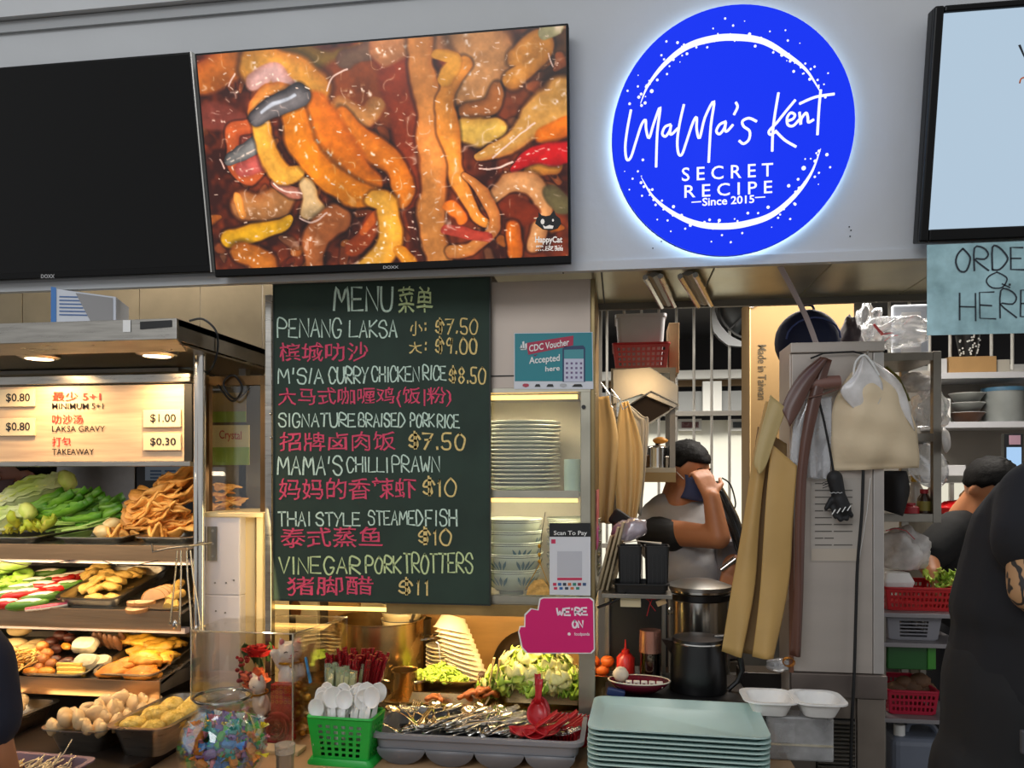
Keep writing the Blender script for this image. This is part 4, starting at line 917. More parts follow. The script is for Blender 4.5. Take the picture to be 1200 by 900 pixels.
x.loft([[(a, -.005, c) for a, c in pr], [(a, .005, c) for a, c in pr]]); x.build('slice', M('fish_cake', 'd9b48c', .5, 0, .06, 20), fc, bev=.002)
x = MB(); x.loft([[(a*1.03, -.0045, c*1.04-.0004) for a, c in pr], [(a*1.03, .0045, c*1.04-.0004) for a, c in pr]]); x.build('skin', M('fish_cake_skin', 'b27e4a', .5), fc)
scatter(fc, [onf(S2, *q) for q in ((164, 712, .018, .1, 1.45, 0, 1.0), (163, 716, .008, .05, 1.5, 0, 1.05), (180, 706, .006, .9, -.25, 0, 1.05), (186, 704, .006, .95, -.3, 0, 1.05), (191, 702, .006, 1.0, -.3, 0, 1.05), (196, 700, .006, 1.05, -.3, 0, 1.0), (172, 713, .022, 0, 1.5, 0, .95))])
ro = single(MB().tube([(0, -.03, .012), (0, 0, .014), (0, .03, .012)], [.012, .014, .012], 12), 'beancurd_roll', M('roll_skin', 'c9a457', .5, 0, .2, 30, .3), 'small open ended beancurd roll at the right end of the middle shelf', 'fried food', 'beancurd rolls on the middle shelf', smooth=True)
scatter(ro, [onf(S2, *q) for q in ((200, 711, .0, .3, 0, 0, 1.0), (207, 707, .01, -.2, 0, 0, 1), (210, 698, .02, .2, 0, 0, 1), (206, 713, 0, .5, 0, 0, .8))])
# shelf 3
tr3 = ['shallow steel tray of fried noodles on the lowest shelf, leftmost', 'shallow steel tray of meatballs and fish cakes on the lowest shelf', 'shallow steel tray of orange seafood rolls at lowest shelf end']
for l_, px, w in zip(tr3, (-62, 20, 104), (.20, .205, .205)): pan('shallow_tray', l_, S3, px, 795.5, w, .30, .016, 0, rim=.006)
BR = M('meatball', '9c5a24', .45, 0, 0, 20, .3, 50, col2='c47a34', rnd=.2); DKB = M('dark_meatball', '4a2216', .4, 0, .2, 20, rnd=.2); ORG = M('orange_roll', 'e07c14', .4, 0, 0, 24, .45, 60, col2='f2a63a', rnd=.1)
mb_ = single(MB().ell((0, 0, .015), (.018, .018, .016), None, 12, 8, .05), 'meatball', BR, 'round golden brown meatball in the lowest shelf tray', 'meatball', 'meatballs on the lowest shelf', smooth='all')
scatter(mb_, [onf(S3, *q) for q in ((46, 788, .0, 0, 0, 0, .9), (52, 783, .012, 0, 0, 0, 1), (57, 779, .02, 0, 0, 0, 1), (48, 779, .015, 1, 0, 0, .95), (53, 776, .035, 0, 0, 0, 1), (61, 784, .0, 0, 0, 0, 1))])
ob_ = single(MB().ell((0, 0, .012), (.026, .014, .012), None, 14, 8, .03), 'orange_fish_ball', ORG, 'long orange fish ball at the front of the lowest shelf tray', 'fish ball', 'orange fish balls on the lowest shelf', smooth='all')
scatter(ob_, [onf(S3, *q) for q in ((38, 792, .002, 0, 0, 0, 1), (55, 792, .002, .1, 0, 0, 1), (80, 770, .025, -.5, 0, 0, .85))])
db = single(MB().ell((0, 0, .012), (.020, .016, .014), None, 12, 8, .08), 'dark_meatball', DKB, 'dark brown meatball behind the golden ones', 'meatball', 'dark meatballs on the lowest shelf', smooth='all')
scatter(db, [onf(S3, *q) for q in ((66, 780, .006, 0, 0, 0, 1), (74, 783, .0, 1, 0, 0, 1), (68, 770, .015, 0, 0, 0, 1), (80, 781, 0, .6, 0, 0, 1.1), (62, 764, .02, 0, 0, 0, 1.1), (74, 760, .03, 0, 0, 0, 1.2), (84, 762, .03, 0, 0, 0, 1), (86, 784, 0, .6, 0, 0, 1))])
yr = single(MB().tube([(-.04, 0, .007), (.04, 0, .007)], [.008, .008], 8), 'yellow_egg_roll', M('egg_yellow', 'e8bc4e', .5, 0, .1, 30), 'straight yellow egg roll at the front of the meatball tray', 'egg roll', 'yellow egg rolls', smooth=True)
scatter(yr, [onf(S3, *q) for q in ((84, 792, 0, .03, 0, 0, 1), (84, 789, .006, .02, 0, 0, 1), (83, 787, .014, 0, 0, 0, .95))])
gf = single(MB().loft([rrect(.078, .05, .015, 0), rrect(.08, .052, .02, .012), rrect(.07, .042, .02, .022)]), 'grey_fish_cake', M('herb_cake', 'a8a083', .6, 0, .12, 60, .3, 80, rnd=.1), 'speckled grey fish cake block in the lowest shelf tray', 'fish cake', 'speckled fish cakes', smooth=True)
scatter(gf, [onf(S3, *q) for q in ((104, 782, .012, .0, .5, 0, .95), (104, 774, .045, .0, .5, 0, .95), (118, 781, .01, .3, .4, 0, .8))])
orl = single(crumple_mb(.10, .05, .004, 77, 14, 8, .014), 'orange_seafood_roll', ORG, 'wrinkled bright orange seafood roll in the end tray', 'seafood', 'orange seafood rolls', smooth='all', sol=.020)
scatter(orl, [onf(S3, *q) for q in ((136, 790, .020, .25, 0, 0, 1.0), (168, 792, .016, .0, 0, 0, 1.0), (172, 784, .040, -.15, 0, 0, 1.0), (190, 781, .030, -.3, 0, 0, .7), (150, 786, .028, .1, 0, 0, .8))])
yb_ = single(crumple_mb(.09, .05, .004, 78, 10, 8, .010), 'yellow_fried_slab', M('slab_yellow', 'b98a26', .5, 0, .2, 20, .3, rnd=.2), 'dull yellow fried slab behind the orange rolls', 'fried food', 'yellow slabs on the lowest shelf', smooth='all', sol=.016)
scatter(yb_, [onf(S3, *q) for q in ((192, 776, .03, 0, 0, 0, 1.0), (190, 770, .045, .2, 0, 0, 1.0), (166, 772, .03, .5, .3, 0, .8), (172, 766, .05, 0, 0, 0, 1), (150, 765, .05, .3, 0, 0, .9), (205, 766, .04, 0, 0, 0, .8))])
sw = single(MB().ell((0, 0, .02), (.012, .010, .03), None, 10, 8, .05), 'brown_skewer_piece', M('skewer_brown', '5d3a1e', .5, 0, .2), 'dim brown sausage piece at the back of the lowest shelf', 'sausage', 'brown sausage pieces', smooth='all')
scatter(sw, [onf(S3, 118+i*6, 768+U(-3, 3), .03, 0, .3, 0, 1) for i in range(6)])
NOOD = M('fried_noodle', 'c88f34', .5, 0, 0, 40, .3, col2='e2b866')
x = MB(); rr = random.Random(11)
for i in range(120):
    a = rr.uniform(0, 6.28); r_ = rr.uniform(.01, .045); cx_, cy_, cz_ = rr.uniform(-.06, .06), rr.uniform(-.05, .05), rr.uniform(.005, .04)
    x.tube([(cx_+r_*math.cos(a+k*.7), cy_+r_*.8*math.sin(a+k*.7), cz_+.006*math.sin(k+a)) for k in range(5)], .0028, 5, caps=False)
nd = single(x, 'fried_noodle_heap', NOOD, 'tangled heap of golden fried noodles at left of the lowest shelf', 'noodles', smooth='all', kind='stuff'); q = onf(S3, 8, 788, .008); put(nd, q[0], q[1], 1)
pc = single(MB().ell((0, 0, .014), (.036, .022, .016), None, 12, 8, .08, 4), 'pale_fish_cake', M('pale_cake', 'b39a66', .5, 0, .15, 20, .2, rnd=.1), 'pale oval fish cake at the back left of the lowest shelf', 'fish cake', 'pale fish cakes on lowest shelf', smooth='all')
scatter(pc, [onf(S3, *q) for q in ((20, 766, .02, .2, 0, 0, 1), (32, 770, .01, .8, 0, 0, 1), (34, 780, .0, .6, 0, 0, 1), (26, 756, .035, .1, 0, 0, 1.1), (12, 776, .02, 0, 0, 0, 1), (42, 764, .01, 1, 0, 0, 1))])
# bottom pans on the deck
D0 = Frame((0, 0, .797), (1, 0, 0), (0, 1, 0))
def gpan(label, xl_, yf, w, d, h, rz=0, mat=STEEL):
    t = T('food_pan', label, 'pan'); pan_mb(w, d, h, .02, .012, .03).build('pan_body', mat, t, smooth=True); put(t, (xl_+w/2, yf+d/2, .797), (0, 0, rz)); return t
xA = P(40, 853, -.36).x; gpan('steel food pan heaped with white fish dumplings', xA, -.36, .19, .27, .062)
xB = P(117, 853, -.37).x; gpan('deep steel food pan of fuzzy yellow balls beside candy jar', xB, -.37, .17, .32, .078)
xC = P(-70, 865, -.30).x; gpan('steel food pan of white tofu at left behind the customer sleeve', xC, -.34, .20, .25, .055)
WD = M('dumpling_white', 'e6c592', .5, 0, .06, 20, .2, 40, rnd=.08)
wd_ = single(MB().ell((0, 0, .018), (.028, .013, .023), None, 14, 8, .10, 6).ell((.012, .004, .014), (.018, .014, .016), None, 10, 8, .12, 8), 'fish_dumpling', WD, 'white wedge shaped fish dumpling in the front pan', 'dumpling', 'white fish dumplings', smooth='all')
pp = []
for i in range(30):
    a, c = (i % 6)/5, (i//6)/4
    pp.append(((xA+.03+a*.13+U(-.008, .008), -.335+c*.22, .835+.02*math.sin(math.pi*a)+U(0, .012)), (U(-.4, .4), U(-.5, .5), U(-1.5, 1.5)), U(.85, 1.15)))
scatter(wd_, pp)
tfw = single(MB().ell((0, 0, .016), (.030, .024, .020), None, 12, 8, .05), 'white_tofu_ball', WD, 'cream tofu ball in the pan behind the customer sleeve', 'tofu', 'cream tofu balls', smooth='all')
scatter(tfw, [((xC+.11+U(-.05, .08), -.30+.04*i/2+U(-.01, .01), .835+U(0, .012)), (0, 0, U(0, 3)), U(.9, 1.1)) for i in range(9)])
fz = single(MB().ell((0, 0, .02), (.032, .028, .024), None, 18, 12, .12, 9), 'fuzzy_yellow_ball', M('fuzzy_yellow', 'd9b03c', .7, 0, 0, 60, 1.0, 90, col2='efd27a', rnd=.08), 'crumbly yellow coated ball in the deep pan', 'fried food', 'yellow coated balls', smooth='all')
scatter(fz, [((xB+.05, -.31, .838), (0, 0, 0), 1.1), ((xB+.11, -.32, .838), (0, 0, 2), 1.05), ((xB+.07, -.25, .846), (0, 0, 1), 1.15), ((xB+.125, -.26, .842), (0, 0, 2.6), 1.1), ((xB+.08, -.19, .846), (0, 0, .5), 1.15), ((xB+.13, -.2, .844), (0, 0, 1.8), 1.1), ((xB+.05, -.14, .842), (0, 0, 1.2), 1.0), ((xB+.11, -.13, .842), (0, 0, 1.9), 1.1)])
zp = .800; xD = PZ(125, 882, zp+.035); pt = T('lilac_tray', 'lilac tinted plastic tray with bean sprouts at the bottom left corner', 'tray')
pan_mb(.26, .20, .035, .01, .012, .02).build('tray_body', M('lilac_plastic', '8a7484', .25), pt, smooth=True); put(pt, (xD.x-.135, xD.y-.115, .797), (0, 0, -.05))
x = MB(); 
for i in range(60):
    a = rr.uniform(-.6, .6)+1.5; cx_, cy_ = rr.uniform(-.055, .055), rr.uniform(-.055, .055); l_ = rr.uniform(.03, .06); z_ = rr.uniform(.006, .03)
    x.tube([(cx_-l_/2*math.cos(a), cy_-l_/2*math.sin(a), z_), (cx_, cy_, z_+.004), (cx_+l_/2*math.cos(a), cy_+l_/2*math.sin(a), z_+rr.uniform(0, .015))], .0018, 5)
x.tube([(.02, .02, .02), (.03, .05, .045), (.035, .07, .07)], .0014, 5)
bs_ = single(x, 'bean_sprouts', M('sprout_white', 'ead9b4', .4), 'heap of thin white bean sprouts in the lilac tray', 'vegetable', kind='stuff', smooth='all'); put(bs_, (xD.x-.11, xD.y-.09, .800), (0, 0, 0), 1)
eg = single(MB().ell((0, 0, .012), (.034, .026, .014), None, 14, 8), 'egg_slab', M('egg_omelette', 'e2ab45', .5, 0, .1), 'yellow omelette piece beside the bean sprouts', 'egg', smooth='all'); put(eg, (xD.x-.21, xD.y-.06, .801), (0, 0, .3), 1)
# tongs on a wire bracket
br = T('wire_hook_bracket', 'thin steel hook bracket screwed to the white column', 'bracket', P(250, 637, .0))
MB().tube([tuple(P(*q)) for q in ((178, 637, -.09), (179, 647, -.09), (196, 643, -.09), (222, 640, -.07), (248, 636, .0))], .003, 6).build('arm', STEELD, br, smooth=True)
a_, c_ = P(244, 657, .022), P(254, 617, .022); MB().b2((a_.x, .017, a_.z), (c_.x, .024, c_.z)).build('plate', STEELD, br)
for py in (622, 637, 652): c = P(249, py, .016); MB().cyl(c+Vector((0, 0, 0)), c+Vector((0, .004, 0)), .004, n=8).build('screw', STEEL, br)
def tong(label, pts, Y):
    t = T('serving_tongs', label, 'tongs', P(*pts[-1], Y), 'hanging tongs')
    for k in (-1, 1): MB().tube([P(px, py, Y)+Vector((k*.003*(i+1), k*.004, 0)) for i, (px, py) in enumerate(pts)], [.004, .004, .0035, .006], 8, flat=.45).build('arm', STEELB, t, smooth=True)
    c = P(*pts[-1], Y); MB().ell(c, (.007, .006, .014), None, 8, 6).build('tip', STEELB, t, smooth=True)
tong('steel tongs hanging from the wire bracket, left pair', [(210, 645), (209, 670), (207, 700), (205, 732)], -.085)
tong('steel tongs hanging from the wire bracket, right pair', [(221, 645), (223, 675), (227, 705), (230, 738)], -.07)
# white column and glass case
wc = T('narrow_cabinet', 'white painted narrow cabinet with yellow lit side by the chalkboard', 'cabinet', P(272, 800, .05))
def pxbox(mb, pa, pb, Y0, Y1, z0=None, z1=None):
    a, c = P(pa[0], pa[1], Y0), P(pb[0], pb[1], Y0); return mb.b2((a.x, Y0, min(a.z, c.z) if z0 is None else z0), (c.x, Y1, max(a.z, c.z) if z1 is None else z1))
pxbox(MB(), (233, 697), (281, 605), .025, .30).build('upper_door', M('lilac_white', 'c9c2c4', .45, 0, .04, 5), wc, bev=.004)
pxbox(MB(), (233, 900), (281, 698), .025, .30, z0=.801).build('lower_door', M('lilac_white'), wc, bev=.004)
area('side_lamp', (P(322, 600, .0).x, -.03, 1.15), (P(300, 600, .0).x-.1, .06, 1.12), .04, .4, (1, .76, .36), .5)
pxbox(MB(), (281.5, 900), (299, 605), .06, .30, z0=.801).build('side_panel', M('warm_lit_paint', 'dcc594', .45), wc, bev=.003)  # white cabinet side; its warm yellow light is put into the cream colour
pxbox(MB(), (300, 900), (308, 603), .03, .10, z0=.801).build('edge_post', M('warm_lit_paint'), wc, bev=.003)
pxbox(MB(), (233, 606), (308, 601), .02, .32).build('top_board', M('warm_lit_paint'), wc, bev=.003)
for px, py in ((252, 683), (265, 683), (274, 680), (253, 716), (264, 718)): c = P(px, py, .024); MB().cyl(c, c+Vector((0, -.002, 0)), .0025, n=6).build('screw', STEELD, wc)
gc = T('glass_wall_case', 'small brass framed glass case with product cards above the white cabinet', 'case', P(276, 600, .1))
zc0 = P(276, 601, .1).z
BRS = M('brass_frame', '6e5334', .35, .8, .15)
for a_, c_ in (((240, 600), (245, 440)), ((305, 600), (311, 440))): pxbox(MB(), a_, c_, .08, .10, z0=zc0).build('upright', BRS, gc)
pxbox(MB(), (240, 452), (311, 440), .08, .105).build('top_rail', BRS, gc)
pxbox(MB(), (245, 600), (305, 452), .088, .092, z0=zc0).build('glass_pane', GLASS, gc)
pxbox(MB(), (240, 600), (311, 440), .30, .31, z0=zc0).build('back_board', M('case_back', '6f6650', .5, 0, .15, 3), gc)
pcd = T('product_card', 'faded yellow and green printed card inside glass case, lower one', 'card', P(272, 560, .22), 'cards in the glass case')
pxbox(MB(), (247, 545), (292, 498), .22, .223).build('card', M('card_cream', 'd9c98e', .5, 0, .1, 5), pcd)
pxbox(MB(), (247, 545), (292, 524), .218, .22).build('green_band', M('card_green', '8fa83c', .5, 0, .2, 8), pcd)
x = MB(); text_px(x, 'Crystal', (257, 504, 283, 517), VF(.219), .001, .05, .01); x.build('lettering', M('card_red', 'b5462c', .5), pcd, fixn=False)
pcd = T('product_card', 'faded green and brown printed card inside glass case, upper one', 'card', P(270, 497, .22), 'cards in the glass case')
pxbox(MB(), (246, 495), (288, 460), .222, .225).build('card', M('card_brown', 'a58f5c', .5, 0, .15, 5), pcd)
pxbox(MB(), (246, 495), (288, 482), .22, .222).build('green_band', M('card_green'), pcd)
for i, (px, py, s) in enumerate(((262, 598, .9), (270, 597, .8), (262, 590, .9), (270, 586, .8), (258, 578, .7), (266, 570, .7))):
    o = dup(fk[i % 3]); put(o, P(px, py, .2), (U(-.3, .3), U(-.3, .3), U(0, 1)), s*.75); o['label'] = 'dim golden beancurd skin added as orange reflection in glass case'; o['group'] = 'beancurd skins as reflection in the glass case'  # skins added behind the pane in place of an orange reflection
# things seen behind the top shelf
simple_box('steel_locker', (62, 700), (158, 400), 1.0, .4, M('locker_grey', '8d8a88', .35, .6, .1), 'grey steel locker standing behind the top food shelf', 'locker', 0)
simple_box('black_locker', (159.5, 700), (262, 400), 1.0, .4, M('locker_black', '15131a', .4), 'black cabinet beside the grey locker behind the shelves', 'locker', 0)
nt_ = T('wall_notice', 'printed white and blue notice behind the fried beancurd skins', 'notice', P(198, 563, .98))
pxbox(MB(), (170, 563), (226, 540), .975, .98).build('sheet', M('notice_blue', '9fb6d6', .5), nt_)
x = MB()
for i in range(3): 
    for a in range(3): poly_px(x, [(176+a*17, 551+i*4), (189+a*17, 551+i*4), (189+a*17, 553+i*4), (176+a*17, 553+i*4)], VF(.974), .0005)
x.build('print_lines', M('print_blue', '49699b', .6), nt_, kind='stuff', fixn=False)
# ================================================================ front counter things
ZC = .77
def at(o, x, y, z, rot=(0, 0, 0), s=1): put(o, (x, y, z), rot, s); return o
# candy jar
jc = P(261, 880, -.42); RJ = .1*.99
jar = T('candy_jar', 'round clear glass fish bowl jar full of wrapped candy', 'jar', (jc.x, -.42, ZC))
pr = [(.0, .004), (.045, .003), (.075, .022), (.096, .062), (.1, .098), (.092, .135), (.068, .165), (.058, .178), (.057, .190), (.066, .205), (.064, .206), (.054, .190), (.055, .177), (.065, .163), (.089, .134), (.097, .098), (.093, .063), (.072, .025), (.042, .007), (.0, .007)]
x = MB(); x.lathe([(r*1.0, z*1.03) for r, z in pr], (jc.x, -.42, ZC), 40); x.build('glass_bowl', GLASS, jar, smooth='all')
x = MB(); x.lathe([(.064, .207), (.068, .211), (.064, .215), (.061, .211), (.064, .207)], (jc.x, -.42, ZC), 40); x.build('rim', MG('glass_rim', (.8, .85, .83), .3), jar, smooth='all')
cols = [('blue', '4a86c0'), ('green', '5fb35a'), ('yellow', 'dcc52e'), ('pink', 'd88a96'), ('teal', '3fa39a'), ('purple', '7b5f9a'), ('orange', 'd98a3c'), ('white', 'd8dcd8')]
def candy_mb():
    x = MB(); x.loft([rrect(.020, .013, .004, -.005), rrect(.024, .016, .005, 0), rrect(.020, .013, .004, .005)])
    for s in (-1, 1):
        x.grid(lambda u, v, s=s: (s*(.011+.014*v), (u-.5)*(.004+.016*v), .003*math.sin(u*18)*v), 5, 2)
    return x
for i, (cn, cc) in enumerate(cols):
    c = single(candy_mb(), 'wrapped_candy', M('wrapper_'+cn, cc, .25, 0, .25, 60, .15, 80), f'{cn} wrapped candy in the round glass jar', 'candy', f'{cn} candies in the jar', smooth=True)
    pls = []
    for k in range(30):
        for _ in range(60):
            p = Vector((U(-.086, .086), U(-.086, .086), U(.015, .145)))
            q = p-Vector((0, 0, .098)); 
            if q.length < .084 and (q.length > .055 or p.z > .125): break
        pls.append(((jc.x+p.x, -.42+p.y, ZC+p.z), (U(0, 6), U(0, 6), U(0, 6)), U(.95, 1.35)))
    scatter(c, pls)
# shaker
sc_ = P(334, 890, -.38); sh = T('glass_shaker', 'small clear ribbed glass shaker with pale lid before acrylic case', 'shaker', (sc_.x, -.38, ZC))
MB().lathe([(.0, .0), (.021, .0), (.021, .065), (.023, .07), (.023, .074), (.019, .070), (.019, .004), (0, .004)], (sc_.x, -.38, ZC), 16).build('glass_body', MG('smoky_glass', (.80, .78, .72), .2, .25, (.5, .45, .38)), sh, smooth=True)
MB().lathe([(0, .072), (.023, .072), (.024, .092), (.0, .092)], (sc_.x, -.38, ZC), 16).build('lid', MG('lid_clear', (.85, .8, .72), .2, .5, (.7, .62, .5)), sh, smooth=True)
# acrylic case
AY0, AY1 = -.15, .10
ax0, ax1 = P(224, 800, AY0).x, P(343, 800, AY0).x; az = P(280, 741, AY0).z
axr = P(392, 721, AY1).x
ac = T('acrylic_case', 'clear acrylic display case around the cat figurines', 'case', ((ax0+ax1)/2, 0, ZC))
AZ0 = .801 
MB().b2((ax0, AY0, ZC), (ax1, AY0+.003, az)).build('front_pane', ACRYL, ac)
MB().b2((ax0, AY0, az), (ax1+.06, AY1, az+.003)).build('top_pane', ACRYL, ac)
MB().b2((ax0, AY0+.003, ZC), (ax0+.003, -.006, az)).build('side_pane', ACRYL, ac)
x = MB(); x.loft([[(ax1, AY0, .803), (ax1+.003, AY0, .803), (ax1+.003, AY0, az), (ax1, AY0, az)], [(ax1+.06, AY1, .803), (ax1+.063, AY1, .803), (ax1+.063, AY1, az), (ax1+.06, AY1, az)]]); x.build('side_pane', ACRYL, ac)
EDG = MG('acrylic_edge', (.9, .85, .7), .5, .35, (.95, .88, .7))
for a_, c_ in (((ax0, AY0, az), (ax1, AY0, az)), ((ax1, AY0, ZC+.003), (ax1, AY0, az)), ((ax0, AY0, ZC+.003), (ax0, AY0, az)), ((ax0, AY1, az), (ax1+.06, AY1, az)), ((ax1, AY0, az), (ax1+.06, AY1, az))):
    MB().tube([a_, c_], .0022, 5).build('edge', EDG, ac)
# low cream tray beneath
q = P(395, 884, -.20); tag(MB().b2((P(300, 884, -.2).x, -.215, ZC), (P(352, 884, -.2).x, -.16, ZC+.012)).build('cream_tray', M('tray_cream', 'c9b08a', .5), bev=.003), 'low cream tray edge before the acrylic case', 'tray')
# cats
CATW = M('cat_ceramic', 'efe6e2', .25, 0, 0, sss=0); CPK = M('ear_pink', 'e58a94', .4); GOLD = M('gold_trim', 'c9962e', .3, .9)
def cat(label, c, s, yaw, tilt, raised):
    t = T('fortune_cat_figurine', label, 'figurine', group='cat figurines')
    pr = [('e', (0, 0, .045), (.030, .027, .045)), ('e', (0, -.004, .110), (.031, .026, .028)), ('c', (.016, -.018, .006), (.018, -.028, .006), .012, .010), ('c', (-.016, -.018, .006), (-.018, -.028, .006), .012, .010),
          ('c', (.024, -.006, .075), (.030, -.022, .055), .010, .009), ('c', (-.024, -.004, .078), (-.040, -.012, .112 if raised else .06), .010, .011), ('c', (-.018, 0, .128), (-.024, 0, .146), .012, .003), ('c', (.018, 0, .128), (.024, 0, .146), .012, .003), ('c', (.01, .022, .02), (.03, .03, .04), .01, .008)]
    remesh(pr, .0035, 'body', CATW, t)
    for sx in (-1, 1):
        MB().ell((sx*.021, -.009, .137), (.006, .003, .008), None, 8, 6).build('ear_lining', CPK, t, smooth=True)
        MB().tube([(sx*.012+k*.005, -.0285+abs(k)*.002, .113+(.003 if k == 0 else 0)) for k in (-1, 0, 1)], .0012, 5).build('eye', BLACKP, t)
    MB().ell((0, -.031, .106), (.003, .002, .002), None, 8, 6).build('nose', CPK, t)
    MB().tube([(-.005, -.029, .100), (-.0025, -.030, .098), (0, -.030, .101), (.0025, -.030, .098), (.005, -.029, .100)], .0008, 5).build('mouth', M('mouth_red', 'b2303a', .4), t)
    MB().tube([(.030*math.cos(a), -.002+.027*math.sin(a), .085) for a in [k*math.pi/8 for k in range(17)]], .0035, 6).build('collar', GOLD, t, smooth=True)
    MB().ell((0, -.032, .080), (.005, .005, .005), None, 8, 6).build('bell', GOLD, t, smooth=True)
    return at(t, *c, (tilt, 0, yaw), s)
c1 = P(340, 806, -.03); cat('white pink eared cat figurine standing upright behind the red box', (c1.x, -.03, c1.z-.02), 1.12, .5, 0, True)
st_ = tag(MB().cyl((c1.x, -.03, ZC+.031), (c1.x, -.03, c1.z-.02), .035, n=16).build('display_stand', M('stand_red', '7c1c1c', .5)), 'round dark red stand beneath the upright cat', 'stand')
c2 = P(308, 838, -.09); cat('smaller white cat figurine leaning left of the red box', (c2.x, -.09, c2.z-.005), .85, -.5, .15, False)
st2 = tag(MB().cyl((c2.x, -.085, ZC+.001), (c2.x, -.085, c2.z-.006), .03, n=16).build('display_stand', M('stand_red')), 'low red stand beneath the smaller cat', 'stand')
# red gift box
a_ = P(317, 825, -.115); c_ = P(342, 803, -.115); rb = T('red_gift_box', 'red box with gold pattern between the two cats', 'box', ((a_.x+c_.x)/2, -.10, ZC))
MB().b2((a_.x, -.115, ZC+.06), (c_.x, -.085, c_.z)).build('body', M('gift_red', 'a3161c', .3, 0, .25, 60, .2, 80), rb, bev=.002)
x = MB()
for i in range(5):
    for j in range(4):
        cx_, cz_ = a_.x+(c_.x-a_.x)*(i+.5)/5, a_.z+(c_.z-a_.z)*(j+.5)/4; x.tube([(cx_+.004*math.cos(k*1.05), -.1156, cz_+.004*math.sin(k*1.05)) for k in range(7)], .0006, 4)
x.build('gold_pattern', GOLD, rb, kind='stuff')
MB().b2((a_.x, -.112, ZC), (c_.x, -.088, ZC+.0595)).build('foot', M('gift_red'), rb)
# flowers
ROSE = M('rose_red', 'a60c14', .5, 0, .3, 20, .2, 60, rnd=.1); LEAFD = M('dark_leaf', '3c5a2a', .5, 0, .2, 20)
def rose(label, px, py, Y, s, tilt=(0, 0, 0), stem=True):
    t = T('artificial_rose', label, 'flower', group='artificial red roses')
    for i in range(14):
        a = i*2.4; r_ = .004+.0016*i; h_ = .03-.0009*i
        x = MB(); x.grid(lambda u, v: (lambda w_, zz: (math.cos(a+w_)*(r_+.012*v*v*(i/8)), math.sin(a+w_)*(r_+.012*v*v*(i/8)), zz))((u-.5)*1.7, v*h_*(1-.25*(2*u-1)**2)), 6, 5)
        x.build('petal', ROSE, t, smooth='all', sol=.0008)
    if stem: MB().tube([(0, 0, 0), (.003, 0, -.05), (0, 0, -.10)], .002, 6).build('stem', M('stem_dark', '2c3a1c', .6), t, smooth=True); leaf_mb(.04, .025, .3, .001, 2, .3, 4, 6).build('leaf', LEAFD, t, smooth='all')
    p = P(px, py, Y); return put(t, p, tilt, s)
rose('tall red artificial rose at upper left inside acrylic case', 303, 768, -.03, 1.15)
rose('large dark red rose at the foot of red gift box', 325, 856, -.115, 1.25, (1.2, 0, .1), False)
rose('small red rose low on the right of dark red rose', 312, 876, -.12, .9, (1.2, 0, -.5), False)
bry = single(MB().ell((0, 0, 0), (.006, .006, .006), None, 8, 6), 'red_berry', M('berry_red', '8c1220', .3, rnd=.2), 'small dark red artificial berry in cluster left of the cats', 'berry', 'red artificial berries', smooth='all')
scatter(bry, [(P(U(275, 294), U(770, 800), -.04+U(-.01, .02)), (0, 0, 0), U(.8, 1.2)) for _ in range(26)])
orf = single(crumple_mb(.035, .03, .006, 31, 8, 8), 'orange_petal_flower', M('petal_orange', 'd8643a', .5, 0, .2, 20), 'small orange petal blossom below the tall rose', 'flower', 'orange petal blossoms', smooth='all', sol=.001)
scatter(orf, [(P(*q, -.05), (U(.8, 1.6), U(-.3, .3), U(-1, 1)), 1) for q in ((288, 793), (298, 797), (303, 788), (309, 795), (292, 803))])
lfv = single(leaf_mb(.04, .022, .3, .001, 2, .3, 4, 6, 1), 'artificial_leaf', LEAFD, 'dark green artificial leaf around the red roses', 'leaf', 'artificial leaves', smooth='all', sol=.001)
scatter(lfv, [(P(*q, -.02), (U(.6, 1.6), U(-.6, .6), U(-2, 2)), U(.9, 1.3)) for q in ((290, 775), (298, 778), (312, 775), (320, 768), (286, 790), (310, 785), (280, 800))])
gb = single(MB().ell((0, 0, 0), (.011, .009, .009), None, 8, 6, .15), 'gold_ingot_bead', M('gold_foil', 'b98f3a', .35, .7, .2, 30, .3, 60, rnd=.2), 'gold foil bead piled right of the upright cat', 'ornament', 'gold foil beads', smooth='all')
scatter(gb, [(P(U(347, 362), U(800, 880), -.06+U(-.03, .03)), (U(0, 3), 0, 0), U(.8, 1.2)) for _ in range(40)])
rg_ = single(MB().ell((0, 0, 0), (.010, .008, .008), None, 8, 6, .15), 'red_foil_bead', M('red_foil', '8a1420', .3, .5, .3, 30, .3, 60, rnd=.2), 'dark red foil bead around the foot of the cats', 'ornament', 'red foil beads', smooth='all')
scatter(rg_, [(P(U(305, 345), U(825, 885), -.075+U(-.02, .03)), (U(0, 3), 0, 0), U(.8, 1.2)) for _ in range(60)])

